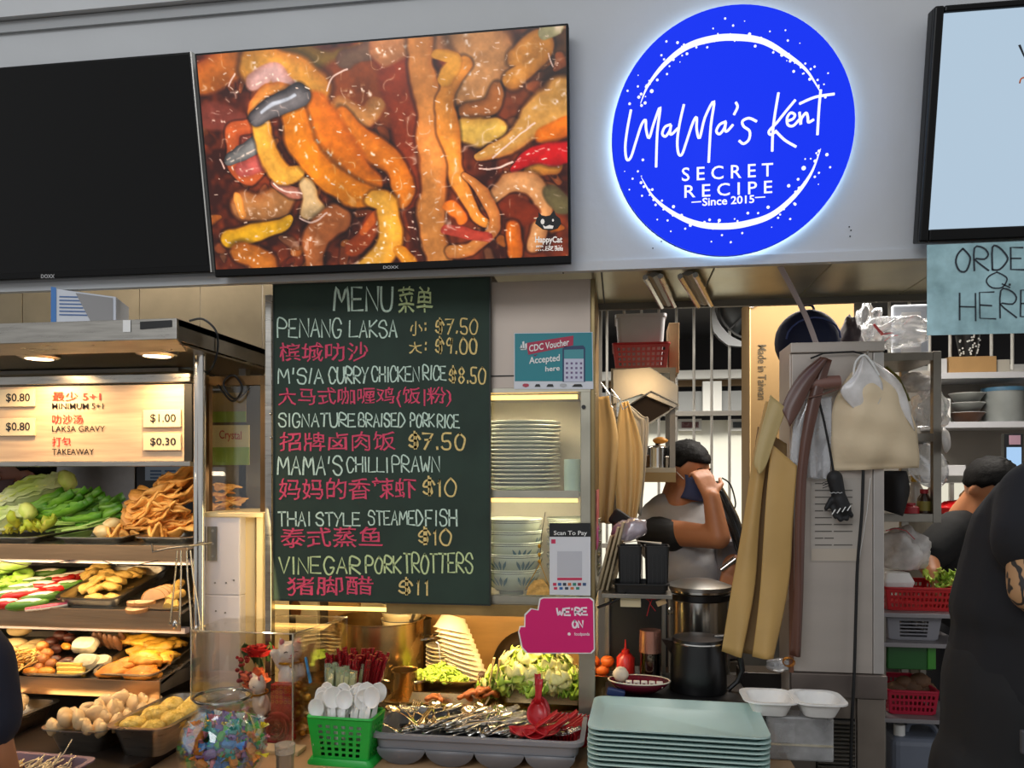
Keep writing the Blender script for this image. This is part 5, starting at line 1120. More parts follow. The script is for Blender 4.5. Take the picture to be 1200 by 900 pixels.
# ---------------- green basket with spoons
GRN = M('green_plastic', '1ea53a', .35, 0, .05, 10); gY = -.26
bl, brr = P(361, 870, gY), P(437, 870, gY); gw = brr.x-bl.x; gcx = (bl.x+brr.x)/2
gk = T('green_cutlery_basket', 'bright green perforated plastic basket holding white spoons', 'basket', (gcx, gY+.045, ZC), rot=(0, 0, -.05))
W0 = wmat(gk)
def lw(p): return W0 @ Vector(p)
zb0, zt0 = .012, .118; w0, w1_, d0_, d1_ = gw*.42, gw*.5, .038, .046
x = MB(); x.loft([rrect(gw*1.04, .105, .015, 0), rrect(gw*1.04, .105, .015, .006), rrect(gw*.94, .095, .012, .016)], R=W0.to_3x3(), c=W0.translation); x.build('base', GRN, gk, smooth=True)
def side(mb, A, B, C, D, nu, nv, fr0=.12, hole=.56, th=.002, nrm=(0, -1, 0)):
    """perforated quad panel A,B bottom; C,D top"""
    A, B, C, D = [Vector(q) for q in (A, B, C, D)]; N_ = Vector(nrm)*th
    def q(u, v): return (A*(1-u)+B*u)*(1-v)+(D*(1-u)+C*u)*v
    us = [0]; vs_ = [0]
    for i in range(nu): c = fr0+(1-2*fr0)*(i+.5)/nu; h = (1-2*fr0)/nu*hole/2; us += [c-h, c+h]
    for i in range(nv): c = .06+.80*(i+.5)/nv; h = .80/nv*hole/2; vs_ += [c-h, c+h]
    us.append(1); vs_.append(1)
    for i in range(len(us)-1):
        for j in range(len(vs_)-1):
            if i % 2 == 1 and j % 2 == 1: continue
            p = [q(us[i], vs_[j]), q(us[i+1], vs_[j]), q(us[i+1], vs_[j+1]), q(us[i], vs_[j+1])]
            if i % 2 == 0 and j % 2 == 0 or True: mb.loft([p, [k+N_ for k in p]])
    return mb
def ring_walls(mb, w0, d0, w1, d1, z0, z1, nu, nv, ns, X=lambda p: p, **k):
    c0_ = [(-w0, -d0, z0), (w0, -d0, z0), (w0, d0, z0), (-w0, d0, z0)]; c1_ = [(-w1, -d1, z1), (w1, -d1, z1), (w1, d1, z1), (-w1, d1, z1)]
    for i, (n_, nn) in enumerate(((nu, (0, -1, 0)), (ns, (1, 0, 0)), (nu, (0, 1, 0)), (ns, (-1, 0, 0)))):
        j = (i+1) % 4; side(mb, X(c0_[i]), X(c0_[j]), X(c1_[j]), X(c1_[i]), n_, nv, nrm=nn, **k)
x = MB(); ring_walls(x, w0, d0_, w1_, d1_, zb0, zt0, 6, 6, 4, lw); x.build('perforated_wall', GRN, gk)
x = MB(); x.loft([rrect(2*w1_+.004, 2*d1_+.004, .01, zt0-.004), rrect(2*w1_+.010, 2*d1_+.010, .012, zt0), rrect(2*w1_+.004, 2*d1_+.004, .01, zt0+.004), rrect(2*w1_-.006, 2*d1_-.006, .01, zt0+.003), rrect(2*w1_-.006, 2*d1_-.006, .01, zt0-.004)], False, False, R=W0.to_3x3(), c=W0.translation); x.build('rim', GRN, gk, smooth=True)
x = MB(); x.loft([rrect(2*w0-.004, 2*d0_-.004, .01, .014), rrect(2*w0-.004, 2*d0_-.004, .01, .016)], R=W0.to_3x3(), c=W0.translation); x.build('floor_plate', GRN, gk)
def spoon_mb(L_=.12, w=.022, dep=.008):
    x = MB()
    x.grid(lambda u, v: ((u-.5)*2*w*math.sqrt(max(0, 1-(2*v-1)**2))*.98, L_*.58+v*.052, dep*((2*u-1)**2*(1-(2*v-1)**2)+(2*v-1)**2)), 8, 10)
    x.grid(lambda u, v: ((u-.5)*(.016-.006*v), v*L_*.6, dep*.9+.004*(2*u-1)**2), 2, 4); return x
SPW = M('spoon_white', 'e9e7e2', .35, rnd=.04)
sp = single(spoon_mb(), 'plastic_spoon', SPW, 'white plastic soup spoon standing bowl up in green basket', 'spoon', 'white spoons in the green basket', smooth='all', sol=.0015)
pls = []
for i in range(24):
    k = i/23; u = -1+2*((i*7) % 24)/23; y = -.035+.06*((i*5) % 24)/23
    pls.append((lw((u*w0*.92, y*.9, .045+.02*(i % 3)/2+(.012 if u > .3 else 0))), (math.pi/2-.12+U(-.08, .08), U(-.12, .12)+u*.12, U(-.35, .35)+(0 if i % 2 else math.pi*0)), U(.95, 1.12)))
scatter(sp, pls)
bw = tag(MB().tube([P(358, 770, -.22), P(364, 800, -.22)], [.006, .008], 8, flat=.4).build('blue_wrapped_sachet', M('sachet_blue', '2f78a8', .3, 0, .4, 60), smooth=True), 'thin blue wrapped stick left of the wrapped chopsticks', 'sachet')
# holder of wrapped chopsticks
hp = P(398, 830, -.12); hd2 = T('chopstick_holder', 'clear plastic cup holding paper wrapped chopsticks', 'holder', (hp.x, -.13, ZC))
MB().lathe([(0, 0), (.05, 0), (.058, .13), (.056, .13), (.048, .003), (0, .003)], (hp.x, -.13, ZC), 20).build('cup', MG('cloudy_cup', (.85, .85, .8), .2, .3), hd2, smooth=True)
wc_ = proto('wrapped_chopsticks', 'pair of bamboo chopsticks in clear green printed sleeve', 'chopsticks', 'wrapped chopsticks behind the spoons')
MB().box((0, 0, .09), (.010, .004, .18)).build('bamboo_pair', M('bamboo', 'd8c892', .5, 0, .15, 20), wc_)
MB().box((0, 0, .095), (.015, .006, .20)).build('sleeve', MG('sleeve_film', (.9, .95, .82), .3, .22, (.75, .85, .6)), wc_)
MB().box((0, -.0035, .12), (.0155, .001, .02)).build('green_print', M('sleeve_green', '7aa044', .5), wc_)
scatter(wc_, [((hp.x+U(-.042, .042), -.13+U(-.035, .035), ZC+.012+U(0, .01)), (U(-.12, .12), U(-.05, .12), U(-.4, .4)), 1) for _ in range(26)])
# red chopsticks in patterned holder
hp = P(416, 830, -.06); hd3 = T('patterned_chopstick_holder', 'brown patterned ceramic holder full of dark red chopsticks', 'holder', (hp.x, -.06, ZC))
MB().lathe([(0, 0), (.045, 0), (.052, .05), (.050, .115), (.053, .12), (.049, .12), (.046, .004), (0, .004)], (hp.x, -.06, ZC), 24).build('pot', M('holder_brown', '8a6a44', .4, 0, 0, 60, .1, col2='3c2c1e'), hd3, smooth=True)
CHR = M('chopstick_red', '7c1018', .3, rnd=.25)
cst = proto('red_chopstick', 'dark red lacquered chopstick standing in patterned holder', 'chopstick', 'dark red chopsticks')
MB().tube([(0, 0, 0), (0, 0, .18)], [.003, .0042], 6).build('shaft', CHR, cst); MB().tube([(0, 0, .18), (0, 0, .212)], [.0044, .0046], 6).build('patterned_end', M('chopstick_end', 'b01822', .3, 0, 0, 300, col2='140808'), cst)
pls = []
for i in range(84):
    a = U(0, 6.28); r_ = .036*math.sqrt(U(0, 1)); pls.append(((hp.x+r_*math.cos(a), -.06+r_*math.sin(a), ZC+.012+U(0, .018)), (-.18*math.sin(a)*r_/.036+U(-.03, .03), 0.05+.26*math.cos(a)*r_/.036+U(-.03, .03), 0), 1))
scatter(cst, pls)

# ---------------- grey cutlery bin
GRY = M('grey_plastic', '7d7f84', .5, 0, .06, 8, .05, 40)
zr = .848; fl = P(431, 857, -.24); f2 = P(684, 866, -.24); bw_ = f2.x-fl.x
cb2 = T('cutlery_bin', 'grey plastic four compartment cutlery bin with rounded troughs', 'bin', ((fl.x+f2.x)/2, -.12, ZC), rot=(0, 0, .0))
cxb = (fl.x+f2.x)/2; y0_, y1_ = -.245, .0-.006
def cbx(u): return cxb-bw_/2+bw_*u
RO = lambda w, d, z: [(p[0]+cxb, p[1]+(y0_+y1_)/2, p[2]) for p in rrect(w, d, .03, z)]
dd = y1_-y0_
x = MB(); x.loft([RO(bw_-.035, dd-.035, ZC+.035), RO(bw_-.024, dd-.024, zr-.006), RO(bw_, dd, zr-.010), RO(bw_+.002, dd+.002, zr), RO(bw_-.020, dd-.020, zr+.002), RO(bw_-.030, dd-.030, ZC+.04)], False, False); x.build('rim', GRY, cb2, smooth=True)
tw = (bw_-.04)/4
for i in range(4):
    cx_ = cxb-bw_/2+.02+tw*(i+.5); n = 14; R_ = tw*.5*.97
    def ring(y, r_): return [(cx_+r_*math.cos(math.pi+math.pi*k/n), y, ZC+.040+(-.038*(r_/R_))*math.sin(math.pi*k/n)) for k in range(n+1)]
    x = MB(); x.loft([ring(y0_+.012, R_), ring(y1_-.014, R_)], False, False, close=False)
    for yy_ in (y0_+.012, y1_-.014):
        r_ = ring(yy_, R_); x.add(r_, [tuple(range(n+1))])
    x.build('trough', GRY, cb2, smooth=True, sol=.002)
for i in range(3):
    cx_ = cxb-bw_/2+.02+tw*(i+1); MB().b2((cx_-.002, y0_+.015, ZC+.035), (cx_+.002, y1_-.016, zr-.02)).build('divider', GRY, cb2)
CUT = M('cutlery_steel', 'd5d2ca', .16, 1, .05, 9)
def cut_spoon():
    x = MB(); x.grid(lambda u, v: ((u-.5)*.040*math.sqrt(max(0, 1-(2*v-1)**2)), .125+v*.06, -.007*(1-(2*u-1)**2)*(1-(2*v-1)**2)), 6, 8)
    x.grid(lambda u, v: ((u-.5)*(.018-.011*min(1, v*1.8)), v*.128, .006*math.sin(v*3.1)), 2, 6); return x
def cut_fork():
    x = MB(); x.grid(lambda u, v: ((u-.5)*(.018-.011*min(1, v*1.8)), v*.128, .006*math.sin(v*3.1)), 2, 6); x.grid(lambda u, v: ((u-.5)*(.010+.014*v), .126+v*.016, -.003*v), 3, 3)
    for k in range(4): x.grid(lambda u, v, k=k: ((k-1.5)*.0062+(u-.5)*.003, .142+v*.042, -.003+.006*v*v), 1, 4)
    return x
a_ = single(cut_spoon(), 'steel_spoon', CUT, 'shiny steel spoon in the heap inside the grey bin', 'spoon', 'steel spoons in the grey bin', smooth='all', sol=.0012)
b_ = single(cut_fork(), 'steel_fork', CUT, 'shiny steel fork in the heap inside the grey bin', 'fork', 'steel forks in the grey bin', smooth='all', sol=.0012)
pa, pb = [], []
for i in range(70):
    u = U(.09, .70); v = U(.10, .70); z = zr-.022+.038*math.sin(math.pi*min(1, max(0, (u-.02)/.74)))*U(.2, 1)
    q = ((cbx(u), y0_+dd*v*.40+.035, z), (U(-.02, .16), U(-.3, .3), (U(-1.5, -.5) if U(0, 1) < .6 else U(-.2, 1.2))), U(.9, 1.02))
    (pa if i % 2 else pb).append(q)
scatter(a_, pa); scatter(b_, pb)
RSP = M('melamine_red', 'b01c22', .3, rnd=.08)
rsp = single(MB().grid(lambda u, v: ((u-.5)*.052*math.sqrt(max(0, 1-(2*v-1)**2*.92)), v*.062, .018*((2*u-1)**2*.6+.7*(2*v-1)**2*(1 if v < .5 else .5))), 8, 8).grid(lambda u, v: ((u-.5)*.016, .058+v*.055, .010+.03*v+.006*(2*u-1)**2), 3, 4), 'red_soup_spoon', RSP, 'red melamine soup spoon at the right of the grey bin', 'spoon', 'red soup spoons', smooth='all', sol=.002)
pls = [((cbx(.925-.016*i), -.11-.004*i, zr-.045+.0015*i), (.15, 1.0, -.35+.02*i), 1.1) for i in range(12)]
pls += [((cbx(.77), -.16, zr+.006), (1.0, .1, .2), 1.0), ((cbx(.66), -.20, zr-.006), (.1, .1, -1.3), 1.1), ((cbx(.72), -.21, zr-.008), (.1, .1, -1.4), 1.05), ((cbx(.78), -.20, zr-.004), (.15, .1, -1.2), 1.0), ((cbx(.79), -.13, zr+.012), (.9, .0, .4), 1.0)]
scatter(rsp, pls)
# ---------------- tray stack
TRY = M('tray_green', 'b2cfcb', .45, 0, .04, 6, .04, 60, rnd=.04)
tY0, tY1 = -.275, -.02
tl, tr_ = P(690, 850, -.262), P(906, 850, -.262); tw2 = tr_.x-tl.x; tcx = (tl.x+tr_.x)/2
x = MB(); d = .275
x.loft([rrect(tw2-.05, d-.05, .02, 0), rrect(tw2-.02, d-.02, .026, .013), rrect(tw2, d, .032, .014), rrect(tw2, d, .032, .0175), rrect(tw2-.026, d-.026, .026, .0165), rrect(tw2-.056, d-.056, .018, .003)])
tray = single(x, 'serving_tray', TRY, 'pale green plastic serving tray in the stack, topmost one with clear view inside', 'tray', 'pale green serving trays', smooth=True)
names = ['topmost', 'second from the top', 'third from the top', 'fourth from the top', 'fifth from the top', 'sixth from the top', 'seventh from the top', 'eighth from the top', 'ninth from the top', 'tenth from the top']
NT = 10; step = .0118
for i in range(NT):
    o = tray if i == 0 else dup(tray); put(o, (tcx+U(-.0012, .0012), -.140+U(-.001, .001), ZC+.002+step*(NT-1-i)), (0, 0, -.035+U(-.004, .004)), 1); o['label'] = 'pale green plastic serving tray, %s in the stack' % names[i]
# ---------------- styrofoam box, clear container
SY = M('styrofoam', 'e9e8e4', .7, 0, .03, 30, .15, 90)
sa, sb = P(868, 812, -.03), P(984, 820, -.03); zs2 = P(920, 832, -.03).z
cc_ = T('clear_drawer_box', 'translucent grey plastic drawer box holding up the foam tray', 'box', ((sa.x+sb.x)/2, .0, ZC))
xa, xb = P(895, 850, -.04).x, P(974, 850, -.04).x
MB().b2((xa, -.07, ZC), (xb, -.008, zs2-.004)).build('box', MG('cloudy_plastic', (.75, .76, .76), .25, .45, (.6, .6, .6), .2), cc_, bev=.006)
MB().b2((xa+.004, -.074, ZC+.04), (xb-.004, -.0705, ZC+.045)).build('drawer_edge', MG('acrylic_edge'), cc_); MB().b2((xa+.02, -.074, ZC+.048), (xa+.07, -.0705, zs2-.02)).build('drawer_front', MG('cloudy_front', (.8, .8, .8), .3, .4, (.75, .75, .75)), cc_)
sf = T('foam_meal_box', 'open white foam clamshell meal box with two lobes', 'box', ((sa.x+sb.x)/2, -.04, zs2))
for k, (u, wv) in enumerate(((.27, .125), (.76, .12))):
    cx_ = sa.x+(sb.x-sa.x)*u; x = MB()
    x.loft([rrect(wv-.045, .085, .02, 0), rrect(wv-.015, .118, .03, .034), rrect(wv+.01, .14, .035, .036), rrect(wv+.01, .14, .035, .040), rrect(wv-.02, .112, .03, .039), rrect(wv-.05, .08, .02, .006)], c=(cx_, -.045, zs2+.001*k)); x.build(['base_lobe', 'lid_lobe'][k], SY, sf, smooth=True)
# ================================================================ glass cabinet with crockery
cz0 = P(640, 706, 0).z; cz1 = P(640, 456, 0).z; ztop = P(640, 326, 0).z
cxl, cxr = -.66, P(697, 600, 0).x
WZ = .80
gcab = T('crockery_cabinet', 'steel framed glass cabinet holding plates and bowls beside the chalkboard', 'cabinet', ((cxl+cxr)/2, .2, cz0))
FRM = M('frame_steel', 'aaa594', .3, .8, .1, 8)
MB().b2((cxl, .03, cz0-.012), (cxr, .40, cz0)).build('floor_shelf', FRM, gcab); zsh = P(640, 582, .03).z; MB().b2((cxl, .04, zsh), (cxr-.03, .40, zsh+.010)).build('middle_shelf', MG('shelf_glass', (.8, .85, .8), .3, .35, (.8, .82, .75)), gcab)
MB().b2((cxl, .025, zsh-.004), (cxr-.045, .038, zsh+.017)).build('shelf_edge', FRM, gcab)
MB().b2((cxl, .385, cz0), (cxr, .40, cz1)).build('back_panel', M('cab_back', 'c9c2a8', .4, .2, .05), gcab)
for xa_, xb_ in ((cxr-.040, cxr-.012), (cxl, cxl+.02)): MB().b2((xa_, .022, cz0-.012), (xb_, .046, cz1)).build('upright', FRM, gcab, bev=.002)
MB().b2((cxr-.012, .022, cz0-.012), (cxr, .41, ztop)).build('side_wall', M('side_steel', '8d7c58', .35, .85, .2, 4, .05, 20), gcab, bev=.002)
MB().b2((cxl, .020, cz1-.006), (cxr-.012, .05, cz1+.006)).build('door_rail', FRM, gcab); MB().b2((cxl, .020, cz0-.004), (cxr-.012, .047, cz0+.012)).build('door_rail', FRM, gcab)
MB().b2((cxl+.02, .030, cz0+.012), (cxr-.040, .034, cz1-.006)).build('glass_pane', GLASS, gcab)
MB().b2((cxl, .05, cz1), (cxr-.012, .41, cz1+.006)).build('ceiling_plate', FRM, gcab)
q = P(684, 477, .02); MB().cyl((q.x, .016, q.z), (q.x, .022, q.z), .006, n=10).build('lock', BLACKP, gcab, smooth=True)
LS = ME('warm_strip', 'ffc66a', 3.2)
ls1 = MB().b2((cxl+.03, .056, cz1-.022), (cxr-.05, .066, cz1-.010)).build('light_strip', LS, gcab); ls2 = MB().b2((cxl+.03, .052, zsh-.016), (cxr-.05, .060, zsh-.006)).build('light_strip', LS, gcab)
area('cabinet_strip_light', ((cxl+cxr)/2, .09, cz1-.025), ((cxl+cxr)/2, .2, cz0), .5, 2.2, (1, .86, .62), .02, 160); area('cabinet_strip_light', ((cxl+cxr)/2, .09, zsh-.02), ((cxl+cxr)/2, .2, cz0), .5, 1.8, (1, .86, .62), .02, 160)
# steel panel above with poster
up = T('upper_steel_panel', 'pinkish dull steel panel above the crockery cabinet', 'panel', ((cxl+cxr)/2, .04, cz1))
MB().b2((cxl, .024, cz1+.0065), (cxr-.0125, .034, ztop)).build('sheet', M('pink_steel', 'b9ab9e', .5, .35, .08, 3, .03, 20), up, bev=.001)
zq = P(600, 440, .02).z; MB().b2((cxl, .0215, zq-.002), (cxr-.013, .0235, zq+.001)).build('seam', BLACKM, up)
vp = T('voucher_poster', 'teal voucher poster with crimson ribbon on the steel panel', 'poster', P(648, 456, .02), )
VP = VF(.018)
def zv(p): return (590+p[0]/10.91, 380+p[1]/10.91)
def flat(name, mat, pts, off, par, conv=zv, fr=VP): x = MB(); poly_px(x, pts, fr, off, conv); return x.build(name, mat, par, fixn=False)
flat('sheet', M('poster_white', 'd4d6da', .5), [(135, 828), (1150, 828), (1140, 98), (135, 112)], .0, vp)
vtf = flat('teal_field', M('poster_teal', '14808a', .5), [(145, 728), (1140, 728), (1130, 105), (145, 120)], .0006, vp)
flat('ribbon_fold', M('ribbon_dark', '6a1a4a', .5), [(380, 395), (440, 380), (405, 415)], .0009, vp)
flat('ribbon', M('ribbon_crimson', 'a81440', .5), [(318, 390), (890, 270), (895, 145), (290, 240)], .0012, vp)
flat('phone_frame', M('phone_navy', '16365c', .5), [(755, 735), (1045, 735), (1045, 300), (1020, 270), (780, 285), (755, 310)], .0012, vp)
flat('phone_screen', M('phone_screen', 'c4c6d6', .5), [(775, 735), (1025, 735), (1025, 320), (775, 325)], .0016, vp)
flat('phone_band', M('phone_teal', '3f8f96', .5), [(775, 440), (1025, 440), (1025, 320), (775, 325)], .0019, vp)
x = MB()
for i in range(4):
    for j in range(4): cx_, cy_ = 812+i*60, 500+j*60; poly_px(x, [(cx_-14, cy_-14), (cx_+14, cy_-14), (cx_+14, cy_+14), (cx_-14, cy_+14)], VP, .002, zv)
x.build('app_dots', M('dots_purple', '6b5a80', .5), vtf, kind='stuff', fixn=False)
x = MB(); text_px(x, 'CDC Voucher', (620, 404.5, 667, 412.5), VP, .0018, -.17, .02); x.build('lettering', WHITEP, vp, fixn=False)
x = MB()
text_px(x, 'Accepted', (620, 418.5, 656, 429), VP, .0018, -.10, .02); x.build('lettering', WHITEP, vp, fixn=False); x = MB(); text_px(x, 'here', (639, 429.5, 656, 435.5), VP, .0018, -.08, .02)
x.build('lettering', WHITEP, vp, fixn=False)
x = MB()
for p in ([(210, 310), (230, 250), (245, 320)], [(240, 225), (265, 215), (270, 320), (250, 320)], [(275, 250), (300, 240), (300, 310), (280, 315)], [(205, 300), (300, 310), (290, 325), (225, 330)]): poly_px(x, p, VP, .002, zv)
x.build('hand_emblem', WHITEP, vtf, fixn=False)
for (cx_, w_, m_) in ((285, 40, M('logo_red', 'b2384a', .5)), (435, 38, INK), (595, 48, INK), (765, 45, M('logo_grey')), (945, 70, INK)):
    flat('sponsor_mark', m_, [(cx_-w_, 800), (cx_+w_, 800), (cx_+w_*.7, 765), (cx_-w_*.5, 765)] if m_ is INK else [(cx_-w_, 792), (cx_-w_, 770), (cx_-w_*.5, 758), (cx_+w_*.5, 758), (cx_+w_, 770), (cx_+w_, 792), (cx_, 808)], .001, vp)
# plates
PLT = M('plate_white', 'cfd2c2', .25, 0, .03, 10, rnd=.05)
x = MB(); x.lathe([(0, 0), (.055, 0), (.06, .004), (.095, .012), (.118, .016), (.118, .018), (.092, .0145), (.058, .007), (0, .005)], n=36)
pt_ = single(x, 'dinner_plate', PLT, 'pale glazed dinner plate in the tall stack on the upper cabinet shelf', 'plate', 'plates in the glass cabinet', smooth='all')
pc_ = P(612, 570, .18)
scatter(pt_, [((pc_.x-.005+U(-.002, .002), .185, zsh+.0105+.0118*i), (0, 0, U(0, 3)), 1) for i in range(17)])
x = MB(); x.lathe([(0, 0), (.05, 0), (.055, .01), (.11, .035), (.125, .042), (.125, .045), (.105, .037), (.05, .012), (0, .010)], n=36)
dp = single(x, 'deep_plate', M('plate_dark', '8c9384', .3, 0, .05, 10), 'grey green deep plate lying under the chalkboard side of the cabinet', 'plate', smooth='all'); put(dp, (pc_.x-.2, .2, zsh+.012), (0, 0, 0), .7)
x = P(672, 572, .10); tag(MB().cyl((x.x, .09, zsh+.0115), (x.x, .09, zsh+.105), .026, n=20).build('pale_green_roll', M('roll_green', 'a9bdb0', .6, 0, .06), smooth=True), 'pale grey green paper roll at the right of the plate stack', 'roll')
# bowls
BWL = M('bowl_celadon', 'b9c0a8', .2, 0, .04, 10, rnd=.05); BLN = M('bowl_line', '4a4a42', .4); PTL = M('petal_blue', '2f5f6a', .4)
bw2 = proto('rice_bowl', 'celadon bowl with dark rim lines and painted leaves, left stack', 'bowl', 'bowls in the glass cabinet')
bp = [(0, .004), (.035, .0), (.035, .008), (.060, .022), (.080, .050), (.088, .078), (.086, .078), (.078, .052), (.058, .026), (.03, .014), (0, .013)]
MB().lathe(bp, n=36).build('bowl_body', BWL, bw2, smooth='all')
for r_, z in ((.0885, .074), (.0868, .068), (.048, .0135)): MB().lathe([(r_-.001, z-.001), (r_+.0004, z), (r_-.0004, z+.0012)], n=36).build('painted_line', BLN, bw2, smooth='all')
for g, (a0, n_) in enumerate(((-1.9, 4), (-.9, 4), (-2.9, 4))):
    for k in range(n_):
        an = a0+(k-1.5)*.10; tl_ = (k-1.5)*.35
        x = MB(); 
        def fn(u, v, an=an, tl_=tl_):
            z = .030+v*.030; r_ = .0665+.0205*min(1, max(0, (z-.028)/.030)); aa = an+(u-.5)*.11*math.sin(math.pi*v)+tl_*v*.35; return ((r_+.0025)*math.cos(aa), (r_+.0025)*math.sin(aa), z)
        x.grid(fn, 2, 5); x.build('painted_leaf', PTL, bw2, smooth='all')
bc = P(600, 694, .13)
NB = ['lowest of the left bowl stack, with leaves in full view', 'second from the bottom of the left stack', 'third from the bottom of the left stack', 'fourth from the bottom of the left stack', 'topmost of the left bowl stack']
for i in range(5):
    o = bw2 if i == 0 else dup(bw2); put(o, (bc.x+U(-.003, .003), .135, cz0+.001+.033*i+(.0 if i == 0 else .012)), (0, 0, i*.9), 1); o['label'] = 'celadon bowl with dark lines, '+NB[i]
NB = ['lowest of the right bowl stack', 'second from the bottom of the right stack', 'third from the bottom of the right stack', 'fourth from the bottom of the right stack', 'fifth, topmost of the right bowl stack']
bc2 = P(672, 694, .24)
for i in range(5): o = dup(bw2); put(o, (bc2.x, .26, cz0+.001+.036*i), (0, 0, i*.7+2), .95); o['label'] = 'celadon bowl with dark lines, '+NB[i]
# gold ornament
go = T('gold_triangle_charm', 'gold triangular hanging charm with woven base and golden cords', 'charm', P(631, 694, .012))
OF = VF(.012)
def tubepx(mb, pts, r, Y, n=6, sm=False): 
    q = [P(a, c, Y) for a, c in pts]; return mb.tube(q, r, n)
tubepx(MB(), [(633, 660), (616, 690), (646, 693), (633, 660)], .0012, .012).build('cord', GOLD, go)
x = MB(); poly_px(x, [(617, 697), (645, 697), (642, 686), (636, 679), (626, 680), (619, 688)], OF, .002); x.build('woven_base', M('woven_gold', 'c99c50', .5, .3, .2, 80, .4, 90), go, sol=.006, fixn=False)
for py in (640, 650, 658): MB().ell(P(632, py, .012), (.0045, .0045, .006), None, 8, 6).build('bead', GOLD, go, smooth=True)
tubepx(MB(), [(639, 600), (635, 625), (632, 660)], .001, .012).build('cord', BLACKP, go)
# payment placard (code left out)
PF2 = VF(.006); qp = T('payment_placard', 'white payment placard with black header strip on the cabinet door', 'placard', P(667, 697, .006))
def rp(par, name, mat, x0, y0, x1, y1, off, Y=.006, fr=None): return flat(name, mat, [(x0, y1), (x1, y1), (x1, y0), (x0, y0)], off, par, lambda p: p, fr or VF(Y))
a_, c_ = P(644, 697, .006), P(692, 614, .006); MB().b2((a_.x, .006, a_.z), (c_.x, .010, c_.z)).build('board', M('placard_white', 'd3d4d8', .4), qp)
rp(qp, 'header', BLACKP, 644, 613, 692, 629, .0006); x = MB(); text_px(x, 'Scan To Pay', (649, 622, 688, 628.5), PF2, .0012, 0, .01); x.build('lettering', WHITEP, qp, fixn=False)
rp(qp, 'blank_square', M('placard_grey', 'b9bac0', .5), 653, 646, 682, 676, .0006)
rp(qp, 'red_band', M('placard_red', 'c22a52', .5), 653, 677, 682, 680, .0006)
for i, c in enumerate(('c22a52', '2a5f9a', '333a4a', 'c2662a', '2a7a6a', '8a2a3a', '33507a')): rp(qp, 'payment_mark', M('mark_%d' % (i % 7), c, .5), 648+i*5.8, 683, 652+i*5.8, 686.5, .0006); 
for i in range(5): rp(qp, 'payment_mark', M('mark_%d' % i), 649+i*6.5, 688, 653+i*6.5, 691, .0006)
rp(qp, 'red_mark', M('placard_red'), 646, 632, 651, 637, .0006)
# pink delivery sign (mascot left out)
ds = T('pink_delivery_sign', 'magenta delivery service sign reading we are on', 'sign', P(665, 766, -.012)); DF = VF(-.012)
def zd(p): return (420+p[0]/4.286, 700+p[1]/4.286)
op = [(915, 12), (930, 5), (1160, 5), (1178, 20), (1182, 260), (1165, 278), (850, 278), (825, 250), (808, 170), (815, 150), (838, 150), (840, 90), (870, 60), (905, 66)]
x = MB(); x.prism([DF.loc(DF.hit(*zd(p)))[:2] for p in [(p[0]+(6 if p[0] > 1000 else -6), p[1]+(5 if p[1] > 150 else -5)) for p in op]][::-1], DF, -.003, 0); x.build('border', WHITEP, ds)
x = MB(); poly_px(x, op, DF, .0008, zd); x.build('face', M('sign_magenta', 'd0106a', .4), ds, fixn=False)
dsf = [o for o in ds.children if o.name.startswith('face')][0]; x = MB(); hand_px(x, 'WE', (652.5, 713, 668, 721), DF, .0016, 2.3, .2); hand_px(x, "'", (670, 713, 671, 717), DF, .0016, 1.8, 0); hand_px(x, 'RE', (674, 712.5, 688, 720.5), DF, .0016, 2.3, .2); hand_px(x, 'ON', (671, 727.5, 683, 735), DF, .0016, 2.3, .2); text_px(x, 'foodpanda', (673, 741, 691, 746), DF, .0016, 0, .01)
x.build('lettering', M('sign_text', 'f0e2ea', .5), dsf, fixn=False)
poly = [(667+2*math.cos(k), 743+2*math.sin(k)) for k in range(6)]; x = MB(); poly_px(x, poly, DF, .0016); x.build('round_mark', M('sign_text'), ds, fixn=False)
# ================================================================ counter behind, under the cabinet
pst = T('cabinet_stand', 'dull steel post frame carrying the crockery cabinet', 'frame', (cxr, .06, WZ+.001))
MB().b2((cxr-.045, .02, WZ+.001), (cxr, .06, cz0-.013)).build('post', FRM, pst, bev=.002); MB().b2((cxr-.045, .34, WZ+.001), (cxr, .40, cz0-.013)).build('post', FRM, pst)
MB().b2((cxl+.0, .02, cz0-.045), (cxr-.046, .05, cz0-.013)).build('beam', M('beam_warm', 'a08452', .35, .8, .15), pst)
zpl = P(240, 333, .02).z; xq = P(316, 600, .02).x
MB().b2((xq-.010, .010, WZ+.001), (xq+.010, .035, 2.02)).build('post', STEEL, pst, bev=.002)
for py in (485, 513): q = P(316, py, .01); MB().ell((q.x+.006, .006, q.z), (.005, .005, .005), None, 8, 6).build('bolt', STEELB, pst, smooth=True)
area('pass_strip_light', (-.45, .10, cz0-.05), (-.45, .25, .8), .7, 3.4, (1, .74, .40), .02, 160); area('pass_left_light', (-.95, .35, 1.75), (-.95, .36, .8), .3, 1.2, (1, .74, .40), .05, 160)
MB().b2((-1.1, .072, cz0-.05), (cxr-.06, .084, cz0-.040)).build('light_strip', LS, pst)
